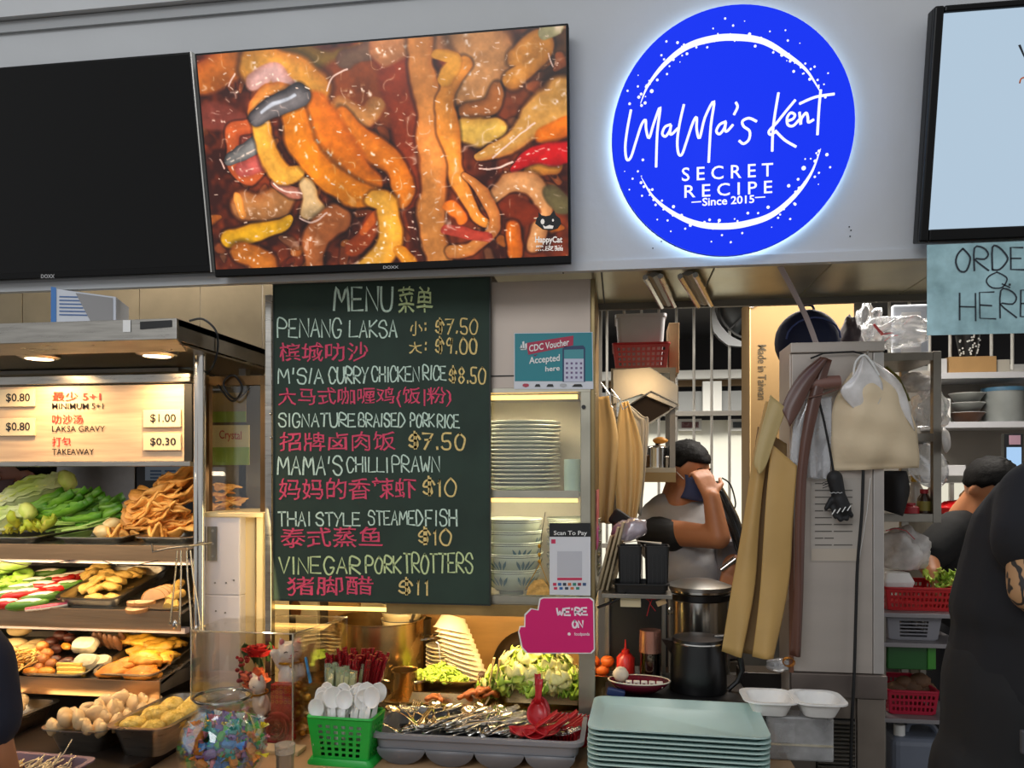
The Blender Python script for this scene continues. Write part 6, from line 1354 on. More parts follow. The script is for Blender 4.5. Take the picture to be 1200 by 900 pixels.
# warm back panel: partition behind the pass
pp_ = T('pass_back_cabinets', 'row of cream and wood cabinet doors behind the pass under the chalkboard', 'cabinet', (-.6, .50, WZ+.001))
edges = [310, 334, 346, 372, 384, 420, 452, 498]
CR = M('cream_door', 'd9c596', .45, 0, .05, 4); WD_ = M('honey_wood', 'b98a48', .5, 0, .15, 3, stretch=(1, 1, 8)); DK_ = M('dark_gap', '4a3a26', .6)
for i in range(len(edges)-1):
    a_, c_ = P(edges[i], 700, .48), P(edges[i+1], 700, .48); MB().b2((a_.x+.001, .48+(.02 if i % 2 else 0), WZ+.001), (c_.x-.001, .53, 1.9)).build('door', [CR, DK_, CR, DK_, WD_, CR, CR][i], pp_, bev=.002)
a_, c_ = P(498, 700, .48), P(697, 700, .48); MB().b2((a_.x, .47, WZ+.001), (c_.x, .50, 1.4)).build('wood_back', WD_, pp_)
q = P(347, 714, .478); MB().lathe([(.0, 0), (.02, 0), (.02, .004), (0, .004)], n=20, R=rotm((math.pi/2, 0, 0)), c=(q.x, .478, q.z), sy=1.6).build('oval_mark', M('oval_brown', '7a4a22', .5), pp_)
for px in (432, 446): q0, q1 = P(px, 712, .475), P(px, 740, .475); MB().cyl(q0, q1, .003, n=6).build('handle_bar', DK_, pp_)
# big pot
STW = M('warm_pot_steel', 'b59a6c', .25, 1, .15, 6)
def pot(label, px, pyb, Y, wpx, h, mat=STEEL, lid=False, z=WZ+.001, name='stock_pot', rim=None):
    c = P(px, pyb, Y); r_ = wpx/2*mp(px, Y); t = T(name, label, 'pot', (c.x, Y, z))
    MB().lathe([(0, 0), (r_*.97, 0), (r_, .01), (r_, h), (r_*1.04, h+.003), (r_*1.04, h+.006), (r_*.97, h+.004), (r_*.97, .012), (0, .010)], (c.x, Y, z), 36).build('pot_body', mat, t, smooth=True)
    for s in (-1, 1): MB().tube(smooth2([(c.x+s*r_, Y-.03, z+h*.75), (c.x+s*(r_+.025), Y-.02, z+h*.77), (c.x+s*(r_+.025), Y+.02, z+h*.77), (c.x+s*r_, Y+.03, z+h*.75)], 4), .004, 6).build('handle', STEELB, t, smooth=True)
    if lid: MB().lathe([(r_*1.06, h), (r_*1.06, h+.012), (r_*.95, h+.016), (r_*.5, h+.03), (0, h+.034)], (c.x, Y, z), 36).build('lid', rim or STEELB, t, smooth=True)
    return t, c, r_
t, c, r_ = pot('large warm lit steel stock pot with ladle under the chalkboard', 445, 800, .30, 104, P(445, 733, .20).z-WZ, STW)
MB().tube([P(478, 738, .26), P(486, 718, .24)], [.006, .008], 8, flat=.4).build('ladle_handle', STEELD, t, smooth=True)
t, c, r_ = pot('dark grey steel canister at the right of large stock pot', 492, 800, .36, 26, P(492, 727, .36).z-WZ, M('dark_canister', '5c5140', .4, .8, .15), name='steel_canister')
t, c, r_ = pot('short bright steel cup before the large stock pot', 474, 795, .16, 30, .10, STW, name='steel_cup')
# plate stacks and foam bowls
x = MB(); x.lathe([(0, 0), (.03, 0), (.05, .012), (.058, .016), (.057, .018), (.03, .004), (0, .003)], n=28)
sp_ = single(x, 'small_saucer', M('saucer', 'cbb98e', .3, 0, .05, rnd=.08), 'small cream saucer in the stack right of the stock pot', 'plate', 'saucers behind the salad', smooth='all'); q = P(520, 790, .30)
scatter(sp_, [((q.x, .30, WZ+.012+.0125*i), (0, 0, 0), 1) for i in range(11)]); put(sp_, (q.x, .30, WZ+.001), (0, 0, 0), 1)
q2 = P(475, 790, .42); b3 = proto('cream_bowl', 'cream bowl in the stack seen over the stock pot', 'bowl', 'cream bowls behind the pot'); MB().lathe(bp, n=30).build('bowl_body', M('bowl_cream', 'd2bd8c', .3), b3, smooth='all'); MB().lathe([(.0885, .074), (.089, .076), (.0885, .078)], n=30).build('rim_line', BLN, b3)
scatter(b3, [((q2.x, .385, WZ+.001+.052*i*.55+(.0 if i == 0 else .012)), (0, 0, 0), .8) for i in range(11)])
x = MB(); x.lathe([(0, 0), (.045, 0), (.062, .05), (.068, .052), (.068, .054), (.060, .052), (.043, .003), (0, .003)], n=28)
fbw = single(x, 'foam_bowl', M('foam_bowl', 'e0cda2', .6, rnd=.04), 'white foam bowl in the leaning nested stack', 'bowl', 'nested foam bowls', smooth='all')
a_, c_ = P(562, 795, .30), P(532, 722, .26); d_ = (c_-a_)
scatter(fbw, [(a_+d_*(i/13), (2.9, .45-.02*i, 0), 1-.012*i) for i in range(14)])
# salad pans, board, chilies
def wpan(label, pxl, pxr, pyf, Yf, depth, h, mat=STW):
    a_, c_ = P(pxl, pyf, Yf), P(pxr, pyf, Yf); t = T('salad_pan', label, 'pan'); pan_mb(c_.x-a_.x, depth, h, .012, .012, .02).build('pan_body', mat, t, smooth=True); put(t, ((a_.x+c_.x)/2, Yf+depth/2, WZ+.001)); return t, (a_.x, c_.x, a_.z)
wpan('shallow steel pan holding orange meat before the green chillies', 447, 565, 824, .02, .13, .045)
wpan('steel pan heaped with curly lettuce behind grey bin', 567, 688, 828, .02, .22, .040)
wpan('steel pan of sliced green chillies before the stock pot', 470, 562, 810, .17, .10, .07)
CHI = M('green_chilli', '8fae2c', .4, 0, 0, 30, .1, col2='b9cc4e', rnd=.2)
ch = single(MB().lathe([(.005, -.003), (.008, -.003), (.009, 0), (.008, .003), (.005, .003), (.0045, 0), (.005, -.003)], n=10), 'sliced_chilli_ring', CHI, 'green chilli ring in the heap before stock pot', 'vegetable', 'sliced green chilli rings', smooth='all')
pls = []
q = P(516, 796, .22)
for i in range(190):
    a = U(0, 6.28); r_ = math.sqrt(U(0, 1)); pls.append(((q.x+.088*r_*math.cos(a), .22+.042*r_*math.sin(a), WZ+.068+.045*(1-r_**1.7)*U(.5, 1)), (U(-1, 1), U(-1, 1), U(0, 3)), U(.8, 1.4)))
scatter(ch, pls)
CUR = [M('lettuce_%d' % i, a_, .45, 0, 0, 25, .3, 60, col2=b__, rnd=.15) for i, (a_, b__) in enumerate((('86a82c', 'c9d65a'), ('5f8a24', '9fbb3c'), ('c9cc6a', 'e2dc94')))]
cur = [single(leaf_mb(.06, .075, .5, .013, 3.5, .15, 10, 22, 60+i, .3), 'curly_lettuce_leaf', CUR[i], ['bright green frilly lettuce leaf in the heaped pan', 'deeper green frilly lettuce leaf in the heaped pan', 'pale yellow frilly lettuce leaf in the heaped pan'][i], 'vegetable', ['bright', 'deeper', 'pale'][i]+' lettuce leaves in the pan', smooth='all', sol=.0008) for i in range(3)]
pls = [[], [], []]; q = P(628, 822, .12)
for i in range(120):
    a = U(0, 6.28); r_ = math.sqrt(U(0, 1)); zz = WZ+.045+.105*(1-r_**2.2)*U(.75, 1)
    pls[(i % 3) if i % 7 else 2].append(((q.x+.125*r_*math.cos(a), .125+.085*r_*math.sin(a), zz), (U(-.3, .9)+.3, U(-.5, .5), a-math.pi/2+U(-.7, .7)), U(.7, 1.05)))
for i in range(3): scatter(cur[i], pls[i])
ms = single(crumple_mb(.055, .04, .005, 66, 8, 8), 'orange_meat_slice', M('meat_orange', 'a3551c', .5, 0, .3, 20, .3, 40), 'orange brown marinated meat slice in the shallow pan', 'meat', 'meat slices', smooth='all', sol=.010)
scatter(ms, [(P(px, py, .07), (0, 0, r), s) for px, py, r, s in ((554, 812, .2, 1.0), (566, 808, .8, 1.0), (545, 816, 0, .8), (508, 817, .1, .9), (575, 812, .4, .9))])
mush = single(MB().ell((0, 0, .01), (.022, .018, .012), None, 12, 8, .1), 'brown_mushroom', M('mushroom', '5c4632', .5, 0, .2), 'dull brown mushroom slice beside the green chillies', 'mushroom', 'brown mushrooms', smooth='all')
scatter(mush, [(P(px, 798+dy, .26), (0, 0, px), 1) for px, dy in ((553, -2), (562, -4), (571, -2), (558, 2), (568, 3))])
tg = T('wooden_tongs', 'short pale wooden tongs standing in the pan left of lettuce', 'tongs', P(583, 800, .08)); 
for k, (a, c) in enumerate((((574, 800), (579, 771)), ((581, 802), (586, 772)))): MB().tube([P(*a, .08), P(*c, .08)], [.007, .009], 8, flat=.4).build('arm', M('pale_wood', 'd9bd80', .5, 0, .15, 20), tg, smooth=True)
sl = tag(MB().tube([P(516, 777, .12), P(514, 755, .12), P(511, 752, .12)], [.0035, .0045, .006], 8, flat=.5).build('grey_fork', M('fork_grey', 'b2b6c0', .3, .6), smooth=True), 'pale grey fork upright in the sliced chillies', 'fork')
bo = T('wok_cover', 'leaning dark round lid behind the lettuce heap', 'lid', P(608, 800, .36))
MB().lathe([(0, .012), (.05, .010), (.1, .0), (.104, .003), (.05, .015), (0, .017)], n=32, R=rotm((1.05, 0, -.3)), c=P(612, 775, .36)).build('lid_disc', M('lid_dark', '4c4034', .35, .5), bo, smooth='all')
for i, (px, py) in enumerate(((695, 775), (706, 785), (700, 798), (712, 775), (704, 810))):
    o = tag(MB().ell(P(px, py, .25), (.022, .02, .018), None, 12, 8, .06, i).build('carrot_piece', M('carrot', 'd2641c', .5, 0, .15, 20), smooth='all'), 'orange cut carrot piece in the pile right of the steel post', 'vegetable', 'carrot pieces')
q = P(704, 830, .25); t = T('carrot_tray', 'small steel tray under the carrot pieces', 'tray'); pan_mb(.13, .16, .10, .01, .008, .02).build('tray_body', STW, t, smooth=True); put(t, (q.x, .26, WZ+.001))
# ================================================================ kitchen at right
KZ = .885
ks = tag(pxbox(MB(), (708, 880), (884, 800), .01, .32, .801, KZ).build('black_riser', M('riser_black', '151515', .4), bev=.004), 'low black riser box carrying the kettle and condiment dish', 'stand')
# kettle
kc = P(818, 800, .14); rk = 33*mp(818, .14); kt = T('black_kettle', 'matt black electric kettle with steel rim line and large handle', 'kettle', (kc.x, .14, KZ+.001)); KB = M('kettle_black', '0e0e0f', .32)
hz = P(818, 750, .14).z-KZ-.001; c3 = (kc.x, .14, KZ+.001)
MB().lathe([(0, 0), (rk*.98, 0), (rk, .006), (rk*.97, hz*.5), (rk*.90, hz), (0, hz)], c3, 36).build('body', KB, kt, smooth=True)
MB().lathe([(rk*.905, hz-.006), (rk*.925, hz-.003), (rk*.905, hz)], c3, 36).build('steel_rim', STEELB, kt, smooth=True)
MB().lathe([(rk*.90, hz), (rk*.88, hz+.008), (rk*.5, hz+.012), (0, hz+.013)], c3, 36).build('lid', KB, kt, smooth=True)
x = MB(); x.loft([[(c3[0]-rk*.82, .14-.022, c3[2]+hz*.66), (c3[0]-rk*.82, .14+.022, c3[2]+hz*.66), (c3[0]-rk*.86, .14, c3[2]+hz*.62)], [(c3[0]-rk*.85, .14-.026, c3[2]+hz), (c3[0]-rk*.85, .14+.026, c3[2]+hz), (c3[0]-rk*1.28, .14, c3[2]+hz)]]); x.build('spout', KB, kt, smooth=True)
MB().tube([(c3[0]+dx_*rk, .14, c3[2]+hz*z_) for dx_, z_ in ((.55, 1.04), (1.0, 1.06), (1.30, 1.03), (1.42, .75), (1.52, .42), (1.35, .18), (1.05, .02))], [.012, .012, .012, .010, .009, .008, .007], 8, flat=.9).build('handle', KB, kt, smooth=True)
# bottle, sauce bottle, dish
q = P(762, 795, .17); bt = T('copper_lid_bottle', 'clear glass spice bottle with pink copper lid by the kettle', 'bottle', (q.x, .17, KZ+.001)); z0 = KZ+.001; zt_ = P(762, 738, .17).z
MB().lathe([(0, 0), (.030, 0), (.031, .01), (.029, (zt_-z0)*.55), (.031, (zt_-z0)*.6), (.029, (zt_-z0)*.6), (.027, .01), (0, .006)], (q.x, .17, z0), 24).build('glass_body', MG('brown_glass', (.6, .5, .42), .25), bt, smooth=True)
MB().lathe([(0, .008), (.026, .008), (.025, .07), (0, .07)], (q.x, .17, z0), 20).build('pepper_filling', M('pepper_dark', '3a241a', .8, 0, .3, 60), bt)
MB().lathe([(0, (zt_-z0)*.6), (.032, (zt_-z0)*.6), (.031, zt_-z0), (0, zt_-z0)], (q.x, .17, z0), 24).build('lid', M('copper_pink', 'b98270', .25, .8, .1), bt, smooth=True)
q = P(733, 790, .22); sb_ = T('red_sauce_bottle', 'small red squeeze sauce bottle with pointed nozzle', 'bottle', (q.x, .22, KZ+.001)); SR = M('sauce_red', 'b5201a', .3)
MB().lathe([(0, 0), (.026, 0), (.028, .01), (.027, .065), (.015, .078), (0, .078)], (q.x, .22, KZ+.001), 20).build('body', SR, sb_, smooth=True); MB().lathe([(.012, .078), (.012, .088), (.004, .09), (.002, .118), (0, .118)], (q.x, .22, KZ+.001), 14).build('nozzle', SR, sb_, smooth=True)
q = P(749, 805, .07); dz = KZ+.001
ds_ = T('burgundy_dish', 'white dish with broad burgundy rim holding small white boxes', 'dish', (q.x, .075, dz)); MB().lathe([(0, .004), (.035, 0), (.07, .020), (.086, .036), (.084, .038), (.066, .024), (.03, .008), (0, .008)], (q.x, .075, dz), 32, sy=.62).build('dish_body', M('burgundy', '5a1222', .25), ds_, smooth='all'); MB().lathe([(.0865, .036), (.0875, .038), (.0855, .0395), (.082, .038), (.0865, .036)], (q.x, .075, dz), 32, sy=.62).build('cream_rim', M('cream_rim', 'd9cdb8', .3), ds_, smooth='all')
for i in range(5):
    o = T('condiment_packet', 'small white packet with brown print on burgundy dish, %s from its left' % ['first', 'second', 'third', 'fourth', 'fifth'][i], 'packet', (q.x-.028+.021*i, .055, dz+.024), 'packets on the burgundy dish')
    MB().b2((q.x-.037+.021*i, .047, dz+.024), (q.x-.020+.021*i, .063, dz+.040)).build('packet_body', M('packet_white', 'e2d9c8', .5), o, bev=.002); MB().b2((q.x-.033+.021*i, .0455, dz+.028), (q.x-.026+.021*i, .0468, dz+.036)).build('brown_print', M('print_brown', '5c2a18', .5), o)
o = tag(MB().ell((q.x-.05, .08, dz+.05), (.022, .018, .022), None, 14, 8, .12, 3).build('garlic_bulb', M('garlic', 'd8c8b0', .5, 0, .1), smooth='all'), 'pale garlic bulb leaning on the burgundy dish', 'vegetable')
q = P(720, 812, .035); tag(MB().box((q.x+.004, .035, KZ+.012), (.05, .02, .022), rotm((0, .2, 0))).build('blue_pouch', M('pouch_blue', '23335e', .4), bev=.004), 'small dark blue pouch before the burgundy dish', 'pouch')
# shelf with black containers
sz = P(750, 694, .12).z; xa, xb = P(700, 694, .12).x+.012, P(787, 694, .12).x
su = T('small_steel_shelf', 'small steel shelf on legs carrying two black utensil boxes', 'shelf', ((xa+xb)/2, .2, KZ))
MB().b2((xa, .08, sz-.012), (xb, .31, sz)).build('shelf_board', STEELD, su, bev=.001); 
for X in (xa+.006, xb-.018): MB().b2((X, .29, KZ+.001), (X+.012, .305, sz-.012)).build('leg', STEELD, su)
MB().b2((xa+.02, .306, KZ+.02), (xb, .311, sz-.012)).build('back_panel', M('panel_black', '101010', .5), su)
MB().tube([P(700, 712, .09), P(716, 706, .09), P(735, 695, .09)], .004, 6).build('brace', BLACKP, su)
BX = M('box_black', '161616', .4)
tb = T('black_tray', 'black plastic tray under the two utensil boxes', 'tray'); pan_mb((xb-xa)*.82, .12, .026, .004, .006, .012).build('tray_body', BX, tb, smooth=True); put(tb, ((xa+xb)/2+.012, .15, sz+.001))
for i, (a, c) in enumerate(((724, 752), (756, 784))):
    q0, q1 = P(a, 684, .13), P(c, 640, .13); t = T('black_utensil_box', 'ribbed black utensil box, %s of the pair on the tray' % ['left', 'right'][i], 'box', ((q0.x+q1.x)/2, .15, sz+.006), 'black utensil boxes')
    x = MB(); w = q1.x-q0.x; cc = ((q0.x+q1.x)/2, .155, sz+.006); h = q1.z-sz-.006
    x.loft([rrect(w*.9, .07, .008, 0), rrect(w, .075, .008, h-.003), rrect(w+.004, .079, .01, h-.003), rrect(w+.004, .079, .01, h), rrect(w-.004, .07, .008, h), rrect(w*.86, .064, .008, .004)], c=cc); x.build('box_body', BX, t, smooth=True)
    for k in range(5): MB().b2((cc[0]-w*.36+w*.18*k-.002, .1155, sz+.015), (cc[0]-w*.36+w*.18*k+.002, .119, sz+h*.85)).build('rib', BX, t)
sp2 = tag(MB().tube([P(730, 636, .14), P(748, 634, .14), P(775, 637, .14)], [.004, .003, .007], 6, flat=.5).build('serving_spoon', M('bone_white', 'c9bda8', .4), smooth=True), 'pale spoon lying across the black utensil boxes', 'spoon')
mn = M('menu_edge', 'b5a27c', .5, 0, .2, 30)
for i, (a, b_) in enumerate((((700, 692), (716, 628)), ((705, 692), (724, 618)), ((711, 692), (730, 612)))):
    p0, p1 = P(*a, .11+.012*i), P(*b_, .16+.012*i); d_ = (p1-p0); n_ = Vector((-d_.z, 0, d_.x)).normalized()*.0035
    x = MB(); x.loft([[p0-n_, p0+n_, p1+n_, p1-n_], [p0-n_+Vector((.02, .10, 0)), p0+n_+Vector((.02, .10, 0)), p1+n_+Vector((.02, .10, 0)), p1-n_+Vector((.02, .10, 0))]])
    tag(x.build('leaning_menu_board', mn, bev=.001), 'thin cream menu board leaning against cabinet side, %s' % ['nearest the cabinet', 'middle one', 'nearest the black boxes'][i], 'board', 'leaning menu boards')
def crumplebag(name, label, cat, c, r, mat, seed=0, amp=.18, group=None, rot=None):
    rr = random.Random(seed); K = [(rr.uniform(-5, 5), rr.uniform(-5, 5), rr.uniform(-5, 5), rr.uniform(0, 6)) for _ in range(7)]
    x = MB(); x.ell((0, 0, 0), (1, 1, 1), None, 28, 18)
    v2 = []
    for p in x.v:
        n = sum(math.sin(a*p.x*(1+.4*i)+b*p.y*(1+.4*i)+c_*p.z*(1+.4*i)+d)/(1+.35*i) for i, (a, b, c_, d) in enumerate(K))*amp*.5
        q = p*(1+n); v2.append(Vector((q.x*r[0], q.y*r[1], max(q.z, -.8)*r[2])))
    x.v = [(rotm(rot) @ q if rot else q)+Vector(c) for q in v2]
    return tag(x.build(name, mat, smooth='all'), label, cat, group)
PLB = MG('plastic_film', (.92, .93, .94), .14, .32, (.75, .76, .78), .12)
WPL = MG('white_film', (.9, .9, .9), .06, .8, (.80, .77, .74), .2)
crumplebag('crumpled_plastic_bag', 'crumpled translucent lilac bag above the black utensil boxes', 'bag', P(738, 622, .22), (.055, .04, .035), MG('lilac_film', (.85, .8, .88), .3, .6, (.62, .55, .62), .2), 4, rot=(0, -.4, 0))
tag(MB().box(P(728, 610, .30), (.07, .04, .05), rotm((0, .6, 0))).build('black_pouch', BLACKM, bev=.01), 'black pouch wedged beside the hanging cream aprons', 'pouch')
cp_ = T('hanging_card', 'pale card hanging below the small steel shelf', 'card', P(737, 712, .10)); pxbox(MB(), (727, 711), (751, 698), .10, .102).build('card', M('card_pale', 'c9b894', .6), cp_)
for i, pts in enumerate(([(755, 698), (762, 706), (758, 722)], [(766, 697), (762, 708), (768, 716)], [(757, 702), (768, 702), (772, 700)])):
    tag(MB().tube([P(*p, .10) for p in pts], .003, 5, flat=.4).build('red_ribbon', M('ribbon_red', 'b01a24', .4)), 'red ribbon end hanging below steel shelf, %s' % ['long left one', 'short right one', 'crosswise one'][i], 'ribbon', 'red ribbons')
tg_ = tag(MB().box(P(775, 706, .10), (.028, .002, .016), rotm((0, -.4, 0))).build('round_tag', M('tag_tan', 'b5946a', .5), bev=.004), 'tan tag at the end of the red ribbons', 'tag')
# red and pink notice on the cabinet side
rc = T('red_calendar_strip', 'narrow red and pink printed strip on the cabinet side wall', 'poster', (cxr+.002, .15, 1.3))
z0, z1 = P(710, 640, .2).z, P(710, 574, .2).z
MB().b2((cxr+.0008, .08, z0), (cxr+.003, .33, z1)).build('sheet', M('strip_red', 'b93a3c', .5, 0, 0, 30, col2='d98a86'), rc); MB().b2((cxr+.003, .08, z0), (cxr+.0035, .33, z0+.06)).build('pink_band', M('strip_pink', 'c2468c', .5), rc)
# ---------------- draped cloth helper
def drape(name, label, cat, left, right, Y, mat, amp=.012, folds=3, nu=16, nv=26, sol=.003, ph=0, bulge=0, parent=None, group=None, dY=0, wr=0):
    def lerp(pts, t):
        k = t*(len(pts)-1); i = min(int(k), len(pts)-2); f_ = k-i; return (pts[i][0]*(1-f_)+pts[i+1][0]*f_, pts[i][1]*(1-f_)+pts[i+1][1]*f_)
    L_, R_ = smooth2(left, 4) if len(left) > 2 else left, smooth2(right, 4) if len(right) > 2 else right
    def fn(u, v):
        a, b_ = lerp(L_, v), lerp(R_, v); px = a[0]+(b_[0]-a[0])*u; py = a[1]+(b_[1]-a[1])*u
        p = P(px, py, Y); off = amp*math.sin(folds*6.283*u+ph+1.2*math.sin(v*2.5))*(.3+.7*v)+amp*.25*math.sin(folds*9*u+ph*2+v*3)
        if wr: off += wr*math.sin(v*17+u*6+ph)*math.sin(v*7-u*9)
        return (p.x, Y+dY*v+off-bulge*math.sin(math.pi*u)*math.sin(math.pi*min(1, v*1.05))**.7, p.z)
    x = MB().grid(fn, nu, nv)
    o = x.build(name, mat, parent, smooth='all', sol=sol); return tag(o, label, cat, group) if not parent else o
APR = M('apron_cream', 'dcc08a', .6, 0, .08, 4, .1, 30); APW = M('apron_white', 'bdb9b0', .6, 0, .06, 5)
drape('hanging_apron', 'cream apron hanging on the cabinet side, narrow left one', 'apron', [(690, 466), (690, 520), (692, 570), (696, 612)], [(714, 464), (724, 510), (722, 560), (716, 614)], .40, APR, .014, 2, group='cream aprons by the cabinet')
drape('hanging_apron', 'cream apron with pointed fold hanging right of the narrow one', 'apron', [(727, 472), (719, 530), (722, 580), (724, 622)], [(736, 470), (752, 520), (752, 570), (745, 612)], .46, APR, .016, 2.5, ph=1, group='cream aprons by the cabinet')
drape('hanging_white_cloth', 'grey white cloth hanging over the cream apron', 'cloth', [(728, 476), (737, 490), (745, 510), (746, 600)], [(732, 470), (753, 488), (760, 500), (751, 605)], .49, APW, .010, 2, ph=2)
hk = T('steel_hook', 'thin double hook on the cabinet side above the cream aprons', 'hook', P(716, 470, .38))
MB().tube([P(*p, .38) for p in ((704, 448), (714, 462), (716, 476), (722, 480), (724, 466), (716, 456))], .002, 6).build('wire', STEELB, hk); MB().tube([P(*p, .42) for p in ((716, 462), (726, 468), (730, 480), (736, 476))], .002, 6).build('wire', STEELB, hk)
# ---------------- pot rack with red basket, top left of the kitchen
rk_ = T('pot_rack', 'steel rack with pots on its lower shelf beside the barred window', 'rack', P(755, 560, 1.0)); RY0, RY1 = .85, 1.15
xl_, xr_ = P(716, 540, RY0).x, P(792, 540, RY0).x; zl_, zu_ = P(760, 548, RY0).z, P(760, 431, RY0).z
MB().b2((xl_, RY0, zl_-.02), (xr_, RY1, zl_)).build('shelf', M('enamel_white', 'bdb9aa', .4), rk_, bev=.002); MB().b2((xl_, RY0, zu_-.02), (xr_, RY1, zu_)).build('shelf', STEELD, rk_)
for X, Y in ((xl_+.01, RY0+.01), (xr_-.012, RY0+.01), (xl_+.01, RY1-.012), (xr_-.012, RY1-.012)): MB().b2((X-.010, Y-.010, zl_ if Y < 1 else 0), (X+.010, Y+.010, zu_-.02)).build('post', STEELD, rk_)
MB().b2((xl_, RY0-.003, zl_-.055), (xr_, RY0, zl_-.018)).build('front_rail', M('rail_tan', '9b8358', .4, .5), rk_)
x = MB(); a_ = [P(*p, RY0-.02) for p in ((718, 474), (718, 433), (762, 430), (795, 452), (795, 480), (752, 462))]; x.loft([a_, [p+Vector((0, .2, 0)) for p in a_]]); x.build('hood_casing', M('casing_steel', 'b5b1a6', .3, .9, .1), rk_, bev=.002)
op_ = [P(*p, RY0-.04) for p in ((734, 476), (763, 458), (796, 474), (757, 498))]
x = MB(); x.loft([op_, [p+Vector((0, .12, .0)) for p in op_]], False, False); x.build('square_duct', WHITEP, rk_, sol=.004); x = MB(); x.add([p+Vector((0, .06, 0)) for p in op_], [(0, 1, 2, 3)]); x.build('duct_mesh', M('duct_brown', '3c2a1a', .6), rk_)
for px, r0_, hh, m_ in ((770, .040, .085, STEELB), (752, .028, .05, M('tin_brown', '6b5136', .5, .4)), (782, .024, .045, STEELD)):
    q = P(px, 545, .98); MBc = T('small_pot', {770: 'shiny small steel pot on pot rack lower shelf', 752: 'small brown tin left of the shiny pot on rack', 782: 'small dull pot at right end of the rack shelf'}[px], 'pot', (q.x, .98, zl_+.001), 'pots on the rack')
    MB().lathe([(0, 0), (r0_, 0), (r0_, hh*.9), (r0_*1.06, hh*.92), (r0_*.9, hh), (0, hh*1.05)], (q.x, .98, zl_+.001), 20).build('pot_body', m_, MBc, smooth=True); MB().ell((q.x, .98, zl_+hh*1.1), (.008, .008, .006), None, 8, 6).build('knob', BLACKP, MBc, smooth=True)
q = P(773, 505, .98); tag(MB().ell((q.x, .98, zl_+.108), (.03, .02, .014), None, 10, 6, .15).build('ginger_piece', M('ginger', 'c98a34', .5, 0, .2), smooth='all'), 'orange brown piece of ginger on the shiny small pot', 'vegetable')
def crate(name, label, pxa, pxb, pyt, pyb, Y, dep, mat, nu=12, nv=4, group=None, taper=.9, hole=.6, cat='crate', z0=None):
    a, c = P(pxa, pyb, Y), P(pxb, pyt, Y); w1 = (c.x-a.x)/2; cx_ = (a.x+c.x)/2; zb = a.z if z0 is None else z0; h = c.z-zb
    t = T(name, label, cat, (cx_, Y+dep/2, zb), group); f_ = lambda p: Vector(p)+Vector((cx_, Y+dep/2, zb))
    x = MB(); ring_walls(x, w1*taper, dep/2*.92, w1, dep/2, .004, h, nu, nv, 8, f_, hole=hole, fr0=.04); x.build('perforated_wall', mat, t)
    x = MB(); x.loft([rrect(2*w1*taper, dep*.92, .012, 0), rrect(2*w1*taper, dep*.92, .012, .004)], c=(cx_, Y+dep/2, zb)); x.build('floor_plate', mat, t)
    x = MB(); x.loft([rrect(2*w1+.002, dep+.002, .014, h-.006), rrect(2*w1+.012, dep+.012, .018, h-.004), rrect(2*w1+.012, dep+.012, .018, h+.002), rrect(2*w1-.006, dep-.006, .01, h+.002), rrect(2*w1-.006, dep-.006, .01, h-.006)], False, False, c=(cx_, Y+dep/2, zb)); x.build('rim', mat, t, smooth=True); return t
CRD = M('crate_red', 'b3161c', .4); 
crate('red_basket', 'bright red plastic basket on top of the pot rack', 719, 784, 401, 429, .88, .24, CRD, 10, 4, cat='basket', z0=zu_+.001)
q0, q1 = P(722, 402, .9), P(780, 370, .9); ft_ = T('frosted_tub', 'frosted white plastic tub standing in the red basket', 'tub', ((q0.x+q1.x)/2, 1.0, zu_+.01))
x = MB(); w = q1.x-q0.x; x.loft([rrect(w*.85, .16, .02, 0), rrect(w, .19, .02, q1.z-zu_-.01), rrect(w+.01, .2, .02, q1.z-zu_-.01), rrect(w+.01, .2, .02, q1.z-zu_+.002)], c=((q0.x+q1.x)/2, 1.0, zu_+.01)); x.build('tub_body', M('frosted', 'c6c6c8', .5, 0, .04), ft_, smooth=True)
q0, q1 = P(784, 445, 1.02), P(796, 378, 1.02); x = MB(); x.b2((q0.x, 1.02, zu_+.001), (q1.x, 1.2, q1.z)); tag(x.build('cardboard_sheet', M('cardboard', 'a98a63', .7, 0, .1), bev=.002), 'folded brown cardboard standing at right of the red basket', 'cardboard')
# ---------------- wall fan
fn_ = T('wall_fan', 'grey exhaust fan with square frame mounted in the barred window', 'fan', P(888, 400, 2.12)); FY = 2.14; fc_ = P(888, 353, FY); RF = 50*mp(888, FY)
x = MB(); n = 32
ring0 = [(fc_.x+RF*math.cos(2*math.pi*k/n), FY, fc_.z+RF*math.sin(2*math.pi*k/n)) for k in range(n)]
sq = []
for k in range(n):
    a = 2*math.pi*k/n; m_ = max(abs(math.cos(a)), abs(math.sin(a))); r_ = min(RF*1.05/m_, RF*1.22); sq.append((fc_.x+r_*math.cos(a), FY, fc_.z+r_*math.sin(a)))
x.loft([sq, ring0, [(p[0], FY+.04, p[2]) for p in ring0], [(p[0], FY+.04, p[2]) for p in sq]], False, False); x.build('frame', M('fan_grey', '9fa3a6', .4, .3), fn_)
x = MB(); x.loft([[(fc_.x+RF*f_*math.cos(2*math.pi*k/n), y, fc_.z+RF*f_*math.sin(2*math.pi*k/n)) for k in range(n)] for f_, y in ((.94, FY-.012), (.90, FY-.012), (.90, FY-.004), (.94, FY-.004), (.94, FY-.012))], False, False); x.build('guard_ring', BLACKP, fn_, smooth=True)
for k in range(4):
    a0 = k*math.pi/2+.5; x = MB(); x.grid(lambda u, v: (fc_.x+(RF*(.2+.68*v))*math.cos(a0+(u-.5)*1.1), FY+.02+.03*(u-.5), fc_.z+(RF*(.2+.68*v))*math.sin(a0+(u-.5)*1.1)), 5, 4); x.build('blade', M('blade_grey', '54585a', .35, .5), fn_, smooth='all', sol=.003)
